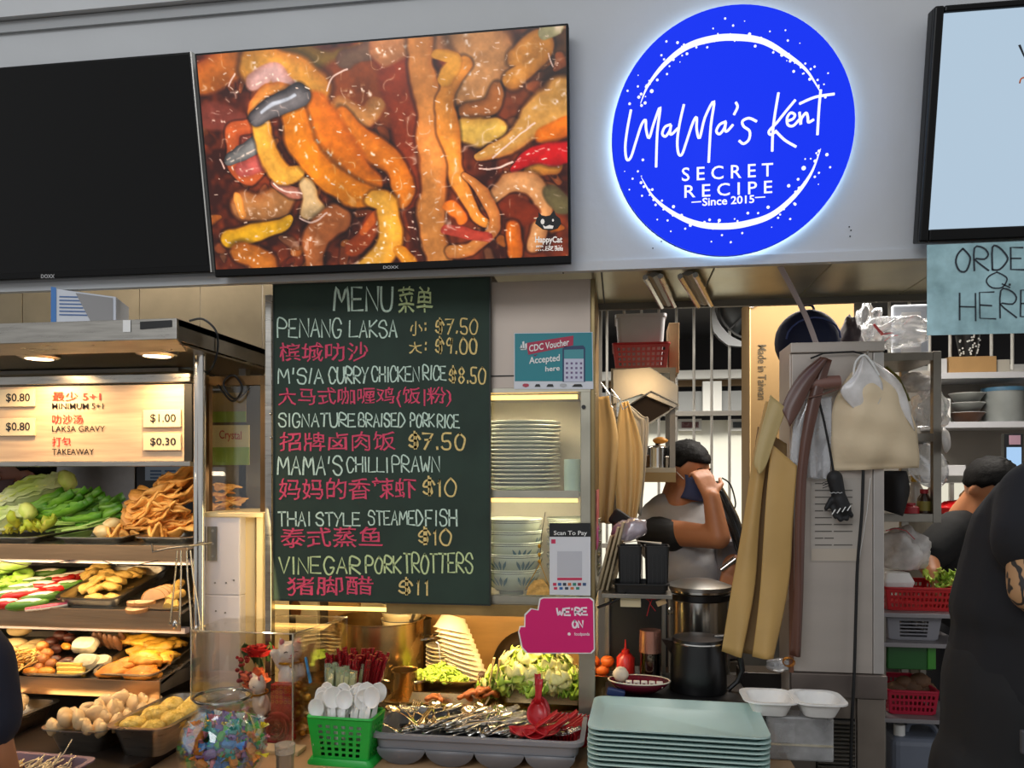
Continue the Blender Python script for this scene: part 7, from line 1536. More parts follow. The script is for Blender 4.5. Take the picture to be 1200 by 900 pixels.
MB().lathe([(0, 0), (RF*.32, 0), (RF*.30, .03), (RF*.1, .05), (0, .05)], (fc_.x, FY+.01, fc_.z), 24, R=rotm((math.pi/2, 0, 0))).build('hub', STEELB, fn_, smooth=True)
for a in (.9, 2.4, 3.93, 5.5): MB().tube([(fc_.x, FY-.01, fc_.z), (fc_.x+RF*.95*math.cos(a), FY-.01, fc_.z+RF*.95*math.sin(a))], .006, 6).build('strut', BLACKP, fn_)
# ---------------- back bench, cardboard box, backpack
bnZ = .90; tag(MB().b2((P(800, 600, 1.35).x, 1.35, 0), (1.22, 1.85, bnZ)).build('back_bench', STEELD, bev=.003), 'steel bench at the back carrying the tall carton', 'counter')
CB = M('carton_brown', '806439', .7, 0, .05, 3, .05, 30); q0, q1 = P(878, 600, 1.4), P(1001, 345, 1.4)
tc_ = T('tall_carton', 'tall brown carton marked Made in Taiwan behind the navy backpack', 'carton', ((q0.x+q1.x)/2, 1.5, bnZ+.001)); MB().b2((q0.x, 1.4, bnZ+.001), (q1.x, 1.62, q1.z)).build('box', CB, tc_, bev=.003)
MB().b2((q0.x+.002, 1.398, bnZ+.01), (q0.x+.006, 1.3995, q1.z-.004)).build('edge_crease', M('carton_edge', 'c9ae7c', .7), tc_)
x = MB(); text_px(x, 'Made in Taiwan', (888, 404, 898, 468), VF(1.399), .001, 0, .008, rot90=True); x.build('lettering', M('carton_ink', '43361f', .7), tc_, fixn=False)
q = P(881, 356, 1.39); MB().ell(q, (.022, .006, .016), None, 10, 6, .15).build('clear_tape', PLB, tc_)
# refrigerator
FZ = 1.862; f0, f1 = P(926, 500, .12).x, P(1036, 500, .12).x
fr_ = T('steel_refrigerator', 'tall grey steel refrigerator side with hanging aprons and louvred base', 'refrigerator', ((f0+f1)/2, .2, 0)); RF_ = M('fridge_steel', 'b8aea4', .42, .35, .05, 2, .02, 20, stretch=(1, 1, 6))
zbd, zbe = P(980, 789, .12).z, P(980, 816, .12).z
MB().b2((f0, .13, 0), (f1, .27, FZ)).build('body', RF_, fr_, bev=.003)
MB().b2((f0+.004, .118, zbd+.002), (f1-.03, .1295, FZ-.03)).build('door_panel', RF_, fr_, bev=.002)
MB().b2((f1-.028, .118, zbd+.002), (f1, .1295, FZ-.03)).build('edge_panel', M('fridge_light', 'bab4ae', .4, .4, .05), fr_, bev=.002)
MB().b2((f0, .112, FZ-.028), (f1, .1295, FZ)).build('top_cap', RF_, fr_, bev=.002)
MB().b2((f0, .105, zbe), (f1+.004, .1295, zbd)).build('band', M('band_brown', '7a6f68', .4, .6, .1), fr_, bev=.002)
xm = P(1003, 850, .12).x; xm0 = P(956, 850, .12).x
MB().b2((xm+.002, .112, .3), (f1, .1295, zbe-.003)).build('lower_panel', M('lower_tan', '8a7f74', .4, .5, .08), fr_, bev=.002)
MB().b2((f0, .12, zbe-.06), (xm, .1295, zbe-.003)).build('lower_rail', M('lower_tan'), fr_); MB().b2((f0, .12, .3), (xm0, .1295, zbe-.062)).build('lower_stile', M('lower_tan'), fr_)
z = P(980, 846, .12).z
for k in range(14): MB().box(((xm0+xm)/2, .118, z-.011*k), (xm-xm0-.008, .012, .0035), rotm((.5, 0, 0))).build('louvre', STEELD, fr_)
MB().b2((xm0, .1275, .4), (xm, .1295, zbe-.062)).build('louvre_back', BLACKM, fr_)
q = P(936, 500, .115); MB().b2((f0-.004, .112, zbd), (f0+.008, .1175, P(930, 558, .12).z)).build('wood_edge_strip', M('strip_wood', '6e4630', .5, 0, .2, 8), fr_)
# backpack on the fridge
tag(MB().b2((P(934, 500, .60).x, .285, 0), (f1-.01, .62, FZ)).build('tall_locker', STEELD, bev=.002), 'tall narrow locker behind the refrigerator, under the navy backpack', 'locker')
bp_ = T('navy_backpack', 'navy blue backpack standing on the refrigerator before the carton', 'backpack', P(948, 430, .45)); NV = M('navy_cloth', '1d2648', .75, 0, .12, 12, .15, 80)
q = P(947, 415, .45); bw = 37*mp(947, .45); bt_ = P(947, 362, .45).z
prm = [('e', (q.x, .46, FZ+(bt_-FZ)*.36), (bw*1.02, .085, (bt_-FZ)*.64)), ('c', (q.x-bw*.45, .46, FZ+.05), (q.x+bw*.45, .46, FZ+.05), .05, .05)]
remesh(prm, .007, 'bag_body', NV, bp_)
MB().tube([(q.x+bw*.80*math.cos(a), .385-.02*math.sin(a), FZ+(bt_-FZ)*(.35+.38*math.sin(a))) for a in [k*math.pi/10 for k in range(11)]], .003, 6).build('zip', M('zip_blue', '3c4c86', .5), bp_, smooth=True)
MB().tube(smooth2([(q.x-.02, .46, bt_-.008), (q.x-.012, .46, bt_+.012), (q.x+.014, .46, bt_+.012), (q.x+.022, .46, bt_-.008)], 4), .004, 6).build('top_loop', NV, bp_, smooth=True)
crumplebag('dark_plaid_bundle', 'dim grey purple bundle between backpack and plastic bags', 'bundle', P(997, 398, .58)+Vector((0, 0, 0)), (.035, .05, .07), M('bundle', '5a5158', .7, 0, .3, 14), 8)
# pale strap
stp = tag(MB().tube(smooth2([tuple(P(*p)) for p in ((914, 312, .02), (928, 338, .10), (945, 372, .16), (957, 404, .22))], 5), .0085, 6, flat=.35).build('pale_strap', M('strap_grey', 'b7aeb2', .5), smooth=True), 'pale grey plastic strap running from soffit down to refrigerator top', 'strap')
# aprons on the fridge
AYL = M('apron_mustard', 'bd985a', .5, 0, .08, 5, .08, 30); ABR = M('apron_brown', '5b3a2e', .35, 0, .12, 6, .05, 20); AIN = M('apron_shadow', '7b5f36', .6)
ap = T('brown_yellow_apron', 'long mustard and brown waterproof apron hanging at refrigerator left edge', 'apron', P(900, 770, .06))
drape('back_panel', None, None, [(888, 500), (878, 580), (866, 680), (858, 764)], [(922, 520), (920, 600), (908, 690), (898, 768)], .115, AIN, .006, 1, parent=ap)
drape('left_panel', None, None, [(898, 470), (884, 530), (872, 610), (858, 690), (846, 764)], [(921, 480), (899, 540), (890, 610), (884, 690), (868, 770)], .085, AYL, .012, .7, parent=ap, ph=.6)
drape('right_panel', None, None, [(904, 520), (898, 580), (894, 640), (890, 700), (882, 770)], [(934, 546), (929, 610), (926, 670), (918, 720), (906, 772)], .065, AYL, .012, .6, parent=ap, ph=2)
drape('folded_flap', None, None, [(903, 463), (893, 500), (884, 540), (888, 552)], [(922, 479), (910, 510), (898, 545), (890, 556)], .050, M('flap_khaki', 'b7a06a', .5, 0, .05), .003, 1, parent=ap, nv=14)
drape('brown_strap', None, None, [(962, 418), (940, 436), (925, 458), (916, 478)], [(970, 420), (952, 450), (938, 480), (925, 500)], .045, ABR, .006, .8, parent=ap)
drape('brown_side', None, None, [(962, 418), (947, 470), (936, 540), (932, 620), (931, 700), (926, 768)], [(975, 422), (964, 460), (947, 540), (943, 620), (941, 700), (938, 770)], .055, ABR, .008, .8, parent=ap, ph=1)
drape('grey_film_layer', None, None, [(940, 470), (930, 500), (926, 540)], [(958, 462), (948, 500), (938, 548)], .075, PLB, .003, 1, parent=ap)
br_ = T('brown_belt_roll', 'brown leather like belt roll hooked beside the hanging aprons', 'belt', P(965, 462, .07)); q0, q1 = P(947, 458, .06), P(985, 440, .06)
MB().tube([(q0.x, .07, (q0.z+q1.z)/2-.002), (q0.x+.03, .068, (q0.z+q1.z)/2), (q1.x, .07, (q0.z+q1.z)/2+.005)], [.017, .020, .017], 14).build('roll', M('belt_brown', '7d5a50', .3, 0, .1), br_, smooth=True)
MB().tube([P(948, 466, .05), P(965, 462, .047), P(984, 455, .05)], .0025, 6).build('edge_band', ABR, br_)
tag(MB().tube([P(*p, .10) for p in ((950, 420), (965, 414), (1000, 412), (1012, 415))], .0025, 6).build('black_elastic', BLACKM, smooth=True), 'black elastic band stretched across the refrigerator top edge', 'band')
tag(MB().tube(smooth2([tuple(P(*p, .095)) for p in ((1012, 540), (1010, 600), (1005, 660), (1003, 720), (1001, 790), (998, 850), (997, 905))], 4), .0042, 8).build('black_cable', BLACKM, smooth=True), 'long black cable running down the refrigerator front', 'cable')
# cream bag
cbg = T('cream_cloth_bag', 'cream cloth bag with white plastic top hanging on the refrigerator', 'bag', P(1028, 553, .06)); CRM = M('cream_cloth', 'dcc8a6', .75, 0, .06, 5, .35, 14)
drape('cloth_body', None, None, [(1002, 432), (985, 455), (976, 480), (974, 515), (976, 552)], [(1024, 428), (1048, 446), (1066, 478), (1076, 515), (1078, 548)], .095, CRM, .006, 2, parent=cbg, bulge=.05, wr=.006, nu=26, nv=26)
drape('plastic_top', None, None, [(1011, 418), (1000, 440), (985, 458), (1000, 478), (1014, 489)], [(1013, 418), (1022, 430), (1034, 450), (1030, 472), (1016, 489)], .055, WPL, .003, 1.5, parent=cbg, bulge=.004)
drape('side_plastic', None, None, [(1014, 420), (1030, 440), (1040, 460)], [(1018, 420), (1056, 450), (1072, 505)], .075, WPL, .003, 1, parent=cbg, bulge=.01)
x = MB(); x.tube(smooth2([tuple(P(*p, .06)) for p in ((1000, 440), (1003, 424), (1013, 416), (1022, 426), (1030, 440))], 4), .003, 6); x.build('handle_loop', WHITEP, cbg, smooth=True)
q = P(1012, 418, .10); MB().tube([q+Vector((0, .02, .0)), q+Vector((0, -.03, 0)), q+Vector((0, -.035, .012))], .003, 6).build('hook', STEELB, cbg, smooth=True)
drape('clear_hanging_film', 'wrinkled clear plastic film hanging left of the cream bag', 'film', [(948, 468), (942, 510), (940, 560)], [(975, 464), (974, 510), (972, 562)], .10, PLB, .005, 1.5, nu=18)
# glove
gl = T('black_glove', 'black work glove with white stripes hanging from a cord', 'glove', P(980, 612, .075)); gY = .078; GB = M('glove_black', '141416', .65, 0, .1, 30, .2, 60)
def g(px, py, dy=0): return P(px, py, gY+dy)
prm = [('c', g(978, 560), g(983, 582), .021, .018), ('c', g(984, 585), g(988, 596), .020, .021), ('c', g(990, 592), g(998, 604, -.004), .007, .006), ('c', g(986, 596), g(992, 608, -.006), .0075, .007), ('c', g(980, 596), g(985, 609, -.006), .0075, .007), ('c', g(976, 594), g(979, 606, -.004), .007, .006), ('c', g(974, 586), g(968, 596), .008, .006)]
remesh(prm, .003, 'glove_body', GB, gl, 3); 
for k in range(4): MB().tube([g(975+k*6, 603-k*1.5, -.024), g(979+k*6, 597-k*1.5, -.025)], .0014, 5).build('white_stripe', WHITEP, gl)
MB().tube([g(972+2.5*i, 577+(i % 2), -.021) for i in range(7)], .0012, 5).build('cuff_line', M('logo_grey'), gl)
MB().tube([P(*p, .075) for p in ((958, 462), (966, 495), (973, 530), (978, 560))], .0032, 6).build('cord', BLACKM, gl, smooth=True)
x = MB(); [x.tube([g(964, 566+3*i), g(972, 563+3*i)], .001, 4) for i in range(3)]; x.build('cuff_threads', GB, gl, kind='stuff')
# document
dc = T('taped_document', 'grey printed form taped on refrigerator front below the glove', 'paper', P(980, 660, .114)); DF2 = VF(.1155)
rp(dc, 'sheet', M('paper_grey', 'aea69c', .6), 950, 560, 1009, 658, .0, fr=DF2)
x = MB()
for i in range(11):
    y = 566+i*8; l_ = (22 if i % 4 == 0 else 44)
    for a, c in ((955, 955+l_*.45), (955+l_*.5, 955+l_)): poly_px(x, [(a, y), (c, y), (c, y+1.3), (a, y+1.3)], DF2, .0007)
x.build('printed_lines', M('print_dim', '5d5852', .6), dc, kind='stuff', fixn=False)
rp(dc, 'lower_sheet', M('paper_tan', 'b5a999', .6), 951, 643, 1008, 657, .0008, fr=DF2)
MB().tube([P(1020, 560, .112), P(1016, 600, .112), P(1007, 655, .112)], .001, 4).build('tape_edge', WHITEP, dc)
# things at the right end of the worktop behind apron
q = P(890, 785, .35); wk = T('dark_wok', 'dark wok lying on the worktop beneath the hanging apron', 'wok', (q.x, .40, .801)); MB().lathe([(0, 0), (.05, .004), (.1, .04), (.105, .04), (.055, .010), (0, .006)], (q.x-.02, .42, .803), 28).build('wok_body', M('wok_dark', '1c1a18', .4, .6), wk, smooth='all'); MB().tube([(q.x+.07, .42, .84), (q.x+.16, .40, .86)], .009, 8).build('handle', BLACKP, wk, smooth=True)
crumplebag('crumpled_film_scrap', 'small crumpled plastic scrap on the worktop by the refrigerator', 'bag', P(912, 780, .12)+Vector((0, 0, .0)), (.03, .02, .02), PLB, 12)
x = MB(); rr = random.Random(2); q = P(928, 780, .06)
for k in range(5): x.tube([(q.x+.014*math.cos(a+k)*(1+.2*k/5), .10+.01*math.sin(k), q.z+.012*math.sin(a*1.0+k)) for a in [j*.7 for j in range(10)]], .0010, 4)
tag(x.build('copper_wire_knot', M('copper_wire', 'b5762c', .35, .8), smooth='all', kind='stuff'), 'tangled golden wire beside the refrigerator edge', 'wire')
tag(pxbox(MB(), (868, 800), (930, 790), .24, .33, .801).build('edge_ledge', M('ledge_dark', '2c2825', .4, .4), bev=.002), 'low dark steel ledge between kettle and refrigerator', 'ledge')
# big pot before the cook
t, c, r_ = pot('large shiny stock pot standing before the cook', 819, 790, .48, 70, P(819, 690, .48).z-WZ, STEELB, True, rim=M('lid_steel', '9b9a96', .3, .9))
MB().lathe([(r_*1.01, 0), (r_*1.07, .004), (r_*1.07, .022), (r_*1.01, .026)], (c.x, .48, P(819, 698, .48).z-.010), 36).build('dark_band', BLACKP, t, smooth=True)
mc = T('grey_kitchen_machine', 'grey food machine with levers behind the stock pot', 'machine', P(850, 700, .75))
MB().b2((P(838, 700, .9).x, .86, WZ), (P(868, 700, .9).x, 1.05, P(850, 632, .9).z)).build('housing', M('machine_grey', '77757a', .4, .3, .05), mc, bev=.02); MB().b2((P(838, 700, .9).x, .84, 0), (P(868, 700, .9).x, 1.06, WZ)).build('stand', STEELD, mc)
MB().cyl(P(845, 668, .82), P(862, 655, .82), .012, n=10).build('lever', STEELB, mc, smooth=True)
cv = T('black_curved_cover', 'long glossy black curved cover leaning right of the cook', 'cover', P(858, 640, .85)); MB().tube(smooth2([tuple(P(*p)) for p in ((836, 566, .88), (848, 590, .86), (860, 615, .84), (872, 650, .82))], 4), [.03, .034, .038, .040, .042, .042, .042, .042, .040, .040, .038, .036, .03][:13], 12, flat=.6).build('cover_shell', M('gloss_black', '121316', .12, coat=.5), cv, smooth=True)
MB().tube(smooth2([tuple(P(*p, .9)) for p in ((846, 560), (856, 568), (862, 590), (858, 600))], 4), .003, 6).build('cable', BLACKP, cv, smooth=True)
# ---------------- hanging rack right of the fridge
hr = T('hanging_steel_rack', 'steel rack right of the refrigerator loaded with plastic bags and jars', 'rack', P(1060, 610, .8)); HY0, HY1 = .68, 1.0
x0_, x1_ = P(998, 500, HY0).x, P(1103, 500, HY0).x; zz = [P(1060, y, HY0).z for y in (413, 508, 602)]
for z in zz: MB().b2((x0_, HY0, z-.028), (x1_, HY1, z)).build('shelf', STEELD, hr, bev=.001)
for X, Y, zb in ((x1_-.026, HY0-.002, zz[2]-.03), (x0_, HY0-.002, zz[2]-.03), (x1_-.026, HY1-.024, 0), (x0_, HY1-.024, 0)): MB().b2((X, Y, zb), (X+.026, Y+.026, zz[0]+.002)).build('post', STEELD, hr, bev=.001)
RP = M('bag_red', 'c01c2c', .4)
def redmark(par_pts, Y, i, label, w=.004):
    return tag(MB().tube([P(*p, Y) for p in par_pts], w, 6, flat=.4).build('red_print', RP), label, 'print')
b1 = crumplebag('clear_plastic_bag', 'large clear plastic bag with red print on the rack top shelf', 'bag', P(1048, 391, .84), (.125, .10, .058), PLB, 21, .25); 
b2 = crumplebag('clear_plastic_bag', 'tall clear plastic bag at the left end of rack top shelf', 'bag', P(1016, 385, .84), (.045, .08, .085), PLB, 22, .25)
for i, pts in enumerate(([(1024, 380), (1034, 392), (1046, 390)], [(1060, 380), (1068, 372), (1071, 370)], [(1036, 400), (1044, 394), (1052, 393)])):
    q = MB().tube([P(*p, .74) for p in pts], [.010, .012, .004] if i == 0 else .004, 6, flat=.3).build('red_print', RP, b1)
lb = T('frosted_lid_box', 'frosted white lidded box leaning behind the clear bags', 'box', P(1068, 400, .96)); q0, q1 = P(1046, 403, .97), P(1089, 356, .97); MB().b2((q0.x, .97, zz[0]+.001), (q1.x, .995, q1.z)).build('lid', M('frosted_blue', 'b9c0cc', .3), lb, bev=.008); MB().b2((q0.x+.03, .966, zz[0]+.03), (q1.x-.03, .9695, q1.z-.03)).build('raised_centre', M('frosted', 'c6c6c8', .5), lb, bev=.002)
crumplebag('clear_plastic_bag', 'crumpled clear bag hanging on rack middle shelf', 'bag', P(1088, 482, .80), (.05, .08, .07), PLB, 23, .3); crumplebag('clear_plastic_bag', 'small pale bag between rack post and cream bag', 'bag', P(1072, 450, .80), (.06, .08, .035), WPL, 24, .3)
tag(MB().tube([P(*p, .72) for p in ((1038, 430), (1052, 442), (1066, 470))], [.010, .012, .008], 8, flat=.4).build('olive_packet', M('packet_olive', '6f7030', .4, 0, .3, 30), smooth=True), 'olive green packet strip under the rack top shelf', 'packet')
cl = T('round_clear_lid', 'round clear plastic lid leaning on the rack middle section', 'lid', P(1086, 566, .78)); MB().lathe([(.0, .012), (.07, .010), (.085, 0), (.088, .002), (.07, .014), (0, .016)], n=28, R=rotm((1.2, .2, .3)), c=P(1086, 545, .80)).build('lid_disc', PLB, cl, smooth='all')
cl2 = T('round_clear_lid', 'round clear lid hooked on the outside of rack post', 'lid', P(1106, 535, .70)); MB().lathe([(.0, .01), (.03, .008), (.042, 0), (.044, .002), (.03, .012), (0, .014)], n=24, R=rotm((1.5, 0, 1.0)), c=P(1107, 516, .64)).build('lid_disc', WPL, cl2, smooth='all')
def bottle(name, label, px, Y, r, h, zb, body, cap, lab=None, group=None):
    q = P(px, 600, Y); t = T(name, label, 'bottle', (q.x, Y, zb), group); MB().lathe([(0, 0), (r, 0), (r, h*.6), (r*.5, h*.8), (r*.5, h*.85), (0, h*.85)], (q.x, Y, zb), 18).build('body', body, t, smooth=True); MB().lathe([(0, h*.82), (r*.62, h*.82), (r*.6, h), (0, h)], (q.x, Y, zb), 14).build('cap', cap, t, smooth=True)
    if lab: MB().lathe([(r*1.02, h*.1), (r*1.02, h*.5)], (q.x, Y, zb), 18).build('paper_label', lab, t, smooth=True)
YC, RC = M('cap_yellow', 'c9a02a', .4), M('cap_red', 'a01824', .4)
bottle('sauce_jar', 'small dark sauce jar with red cap on rack bottom shelf', 1083, .72, .022, .082, zz[2]+.001, M('sauce_dark', '3a2418', .2), RC, M('label_olive', '8c8038', .5)); bottle('sauce_bottle', 'sauce bottle with yellow cap behind the red capped jar', 1073, .82, .026, .13, zz[2]+.001, M('sauce_pale', 'b5aca0', .3), YC)
bottle('small_red_tub', 'round red capped tub low on rack bottom shelf', 1066, .70, .03, .035, zz[2]+.001, RC, RC); bottle('sauce_bottle', 'bottle with pale body at the rack post on bottom shelf', 1092, .88, .02, .11, zz[2]+.001, M('sauce_pale'), YC)
x = MB(); drape('black_pouch_bag', 'black and maroon pouch hanging between refrigerator and rack', 'bag', [(1036, 552), (1034, 575), (1036, 598)], [(1062, 552), (1066, 575), (1058, 605)], .64, M('pouch_black', '17161a', .6), .004, 1, bulge=.03)
# shelving of crates below
lr = T('lower_crate_rack', 'low steel rack of crates right of the refrigerator', 'rack', P(1075, 800, .75)); lx0, lx1 = P(1032, 700, .62).x, P(1135, 700, .62).x
zs3 = [P(1070, y, .62).z for y in (719, 754, 843)]
for z in zs3: MB().b2((lx0, .62, z-.014), (lx1, 1.0, z)).build('shelf', M('shelf_grey', '8e8a8c', .4, .4), lr, bev=.001)
for X in (lx0, lx1-.02):
    for Y in (.63, .975): MB().b2((X, Y, 0), (X+.02, Y+.02, zs3[0]-.014)).build('post', STEELD, lr)
crate('red_crate', 'red crate of vegetables under the worker hand', 1038, 1120, 690, 717, .66, .26, CRD, 14, 3, z0=zs3[0]+.001)
crate('grey_crate', 'grey slotted crate directly beneath the red vegetable crate', 1040, 1103, 724, 752, .66, .26, M('crate_grey', '8b8a90', .5), 1, 5, z0=zs3[1]+.001)
zgb = P(1066, 785, .66).z
gbx = T('green_bin', 'dark green plastic bin hung below the grey crate shelf', 'bin', P(1066, 785, .8)); q0, q1 = P(1040, 784, .66), P(1094, 759, .66); MB().b2((q0.x, .66, q0.z), (q1.x, .9, zs3[1]-.016)).build('bin_body', M('bin_green', '1d5a22', .4), gbx, bev=.004); MB().b2((q1.x-.02, .655, q0.z+.005), (q1.x+.006, .66, zs3[1]-.02)).build('handle_lip', M('bin_green_light', '3d8a2c', .4), gbx, bev=.002)
crate('red_perforated_basket', 'crimson perforated basket on rack bottom shelf', 1041, 1100, 811, 841, .66, .24, M('basket_crimson', 'b01436', .4), 10, 3, cat='basket', z0=zs3[2]+.001)
for i, (px, py, r_) in enumerate(((1052, 803, .03), (1068, 801, .035), (1084, 803, .03), (1060, 795, .025), (1078, 793, .028))):
    tag(MB().ell(P(px, py+6, .76), (r_*1.3, r_, r_*1.1), None, 12, 8, .12, i).build('root_vegetable', M('root_brown', '6b4c34', .7, 0, .3, 12, .3), smooth='all'), 'brown root vegetable in the crimson basket', 'vegetable', 'root vegetables in the crimson basket')
jc_ = T('grey_jerrycan', 'grey blue plastic jerrycan with white cap below the crimson basket', 'jerrycan', P(1080, 900, .75)); q0, q1 = P(1046, 905, .64), P(1118, 868, .64)
JG = M('can_grey', '6d7482', .4, 0, .05); MB().b2((q0.x, .64, .40), (q1.x, .86, q1.z)).build('can_body', JG, jc_, bev=.025, bseg=3); MB().cyl((q0.x+.035, .68, q1.z-.005), (q0.x+.035, .68, q1.z+.035), .018, n=14).build('cap', WHITEP, jc_, smooth=True)
MB().tube(smooth2([(q0.x+.07, .72, q1.z-.004), (q0.x+.085, .72, q1.z+.03), (q1.x-.05, .72, q1.z+.03), (q1.x-.02, .72, q1.z-.004)], 4), .010, 8).build('handle', JG, jc_, smooth=True); tag(MB().b2((q0.x-.02, .62, 0), (q1.x+.02, .9, .395)).build('lower_box', BLACKM), 'black box beneath the grey jerrycan', 'box')
crumplebag('white_plastic_bag', 'white plastic bag with red print above the red crate', 'bag', P(1058, 645, .80), (.075, .08, .08), WPL, 31, .25)
tag(MB().tube([P(*p, .72) for p in ((1038, 622), (1050, 619), (1062, 622), (1072, 632))], .004, 6, flat=.4).build('red_print', RP), 'red printed streaks across the white plastic bag', 'print')
fbx = T('foam_takeaway_box', 'white foam takeaway box in the red crate', 'box', P(1053, 688, .74)); x = MB(); q = P(1053, 686, .72); x.loft([rrect(.085, .09, .01, 0), rrect(.10, .11, .012, .028), rrect(.10, .11, .012, .034), rrect(.075, .085, .01, .062)], c=(q.x, .76, zs3[0]+.06)); x.build('box_body', SY, fbx, smooth=True)
for i in range(9):
    o = dup(cur[i % 2]); put(o, P(1098+U(-8, 14), 684+U(-4, 5), .76), (U(-.3, .9), U(-.5, .5), U(0, 6)), .8); o['label'] = 'green vegetable leaf under the worker hand in the red crate'; o['group'] = 'green leaves in the red crate'
# ---------------- white wall shelves and goods
WS = M('shelf_white', 'c6c7cc', .4)
sY = 1.93; sx0, sx1 = P(1103, 450, sY).x, 2.6
for i, (py, l) in enumerate(((436, 'white wall shelf, upper, holding the brown carton and patterned cup'), (494, 'white wall shelf, lower, holding bowls and the blue lidded canister'))):
    z = P(1150, py, sY).z; tag(MB().b2((sx0, sY, z-.03), (sx1, YB, z)).build('wall_shelf', WS, bev=.002), l, 'shelf')
zu, zl = P(1150, 436, sY).z, P(1150, 494, sY).z
simple_box('small_carton', (1112, 434), (1168, 417), 1.95, .15, M('carton_tan', 'b08a58', .7, 0, .05), 'low tan carton on the upper white wall shelf', 'carton', zu+.001)
simple_box('clear_packet', (1101, 434), (1110, 420), 1.95, .1, M('frosted'), 'small clear packet left of the tan carton', 'packet', zu+.001)
simple_box('cream_box', (1169, 434), (1184, 421), 1.97, .1, M('cream_box', 'b5b0a4', .6), 'small cream box right of the tan carton', 'box', zu+.001)
cu = T('patterned_cup', 'black cup with white spots on the tan carton', 'cup', P(1134, 416, 2.02)); q = P(1134, 416, 2.02); zc_ = P(1140, 417, 1.95).z+.001; hh = P(1134, 393, 2.02).z-zc_
MB().lathe([(0, 0), (.035, 0), (.055, hh), (.052, hh), (.032, .004), (0, .004)], (q.x, 2.02, zc_), 20).build('cup_body', BLACKP, cu, smooth=True)
x = MB()
for i in range(34): 
    a = U(3.3, 6.1); v = U(.1, .95); r_ = .036+.02*v+.0012; c = Vector((q.x+r_*math.cos(a), 2.02+r_*math.sin(a), zc_+hh*v)); x.ell(c, (.005, .003, .005), None, 6, 4)
x.build('white_spots', WHITEP, cu, kind='stuff')
wbx = T('white_printed_box', 'narrow white box with green vertical lettering on the lower wall shelf', 'box', P(1108, 494, 1.95)); q0, q1 = P(1101, 494, 1.95), P(1114, 467, 1.95); MB().b2((q0.x, 1.95, zl+.001), (q1.x, 2.05, q1.z)).build('body', WHITEP, wbx, bev=.002)
x = MB(); text_px(x, 'explore', (1105, 473, 1110, 491), VF(1.949), .0006, 0, .02, rot90=True); x.build('lettering', M('print_green', '2a7a5a', .5), wbx, fixn=False)
for i, (py, m_) in enumerate(((486, M('bowl_brown', '5c3a22', .4)), (474, M('bowl_clear', '9fa3a0', .3)), (462, M('bowl_clear')))):
    q = P(1133, py, 2.03); t = T('storage_bowl', ['brown bowl at the bottom of the stack on the lower wall shelf', 'grey bowl in the middle of the wall shelf stack', 'grey bowl topmost of the wall shelf stack'][i], 'bowl', group='bowls on the wall shelf'); MB().lathe([(0, .0), (.05, 0), (.078, .045), (.082, .048), (.074, .046), (.048, .006), (0, .006)], n=28).build('bowl_body', m_, t, smooth='all'); MB().lathe([(.080, .047), (.084, .049), (.080, .051)], n=28).build('rim', WHITEP, t); put(t, (q.x, 2.03, zl+.001+.048*i))
q = P(1176, 494, 2.03); cn = T('blue_lid_canister', 'wide clear canister with blue lid on the lower wall shelf', 'canister', (q.x, 2.04, zl+.001)); MB().lathe([(0, 0), (.085, 0), (.088, .005), (.09, .155), (0, .155)], (q.x, 2.04, zl+.001), 28).build('body', M('canister_clear', '8f9492', .25, 0, .05), cn, smooth=True); MB().lathe([(0, .153), (.093, .153), (.093, .172), (0, .174)], (q.x, 2.04, zl+.001), 28).build('lid', M('lid_blue', '46708c', .35), cn, smooth=True)
# lower ledge, appliances
z = P(1120, 558, 1.8).z; tag(MB().b2((P(1095, 560, 1.8).x, 1.8, z-.03), (P(1150, 560, 1.8).x, YB, z)).build('steel_ledge', STEELD), 'steel ledge under the wall shelves left of the worker', 'shelf')
simple_box('grey_appliance', (1104, 557), (1132, 545), 1.86, .15, M('frosted'), 'low pale appliance on the steel ledge behind the worker', 'appliance', z+.001)
q = P(1106, 548, 1.84); tag(MB().ell((q.x, 1.90, z+.06), (.045, .05, .028), None, 14, 8).build('upturned_pan', STEELD, smooth=True), 'upturned steel pan at the left of steel ledge', 'pan')
tabt = T('order_tablet', 'lit tablet screen on a stand behind the front worker', 'tablet', P(1188, 549, 1.2)); pxbox(MB(), (1177, 552), (1199, 508), 1.2, 1.23).build('casing', BLACKP, tabt, bev=.003); pxbox(MB(), (1180, 548), (1197, 524), 1.197, 1.1995).build('screen', ME('tablet_screen', 'a9cdf2', 1.0), tabt); pxbox(MB(), (1183, 521), (1196, 510), 1.197, 1.1995).build('card_slot', M('slot_pink', 'c9a0b0', .5), tabt)
MB().b2((P(1186, 552, 1.2).x, 1.21, 0), (P(1191, 552, 1.2).x, 1.22, P(1188, 552, 1.2).z)).build('stand', BLACKP, tabt)
crumplebag('red_plastic_bag', 'bright red plastic bag on the low window sill', 'bag', P(1118, 596, 1.9), (.08, .05, .035), M('bag_bright_red', 'd81c20', .3), 41, .25); crumplebag('orange_bag', 'bright orange yellow bag beside the red bag at the low window', 'bag', P(1136, 585, 2.0), (.045, .04, .05), M('bag_orange', 'f0a020', .4), 42, .2)
tag(MB().b2((P(1096, 605, 1.84).x, 1.84, 0), (2.5, YB, P(1118, 604, 1.84).z)).build('back_counter', STEELD), 'steel counter under the low window at the back', 'counter')
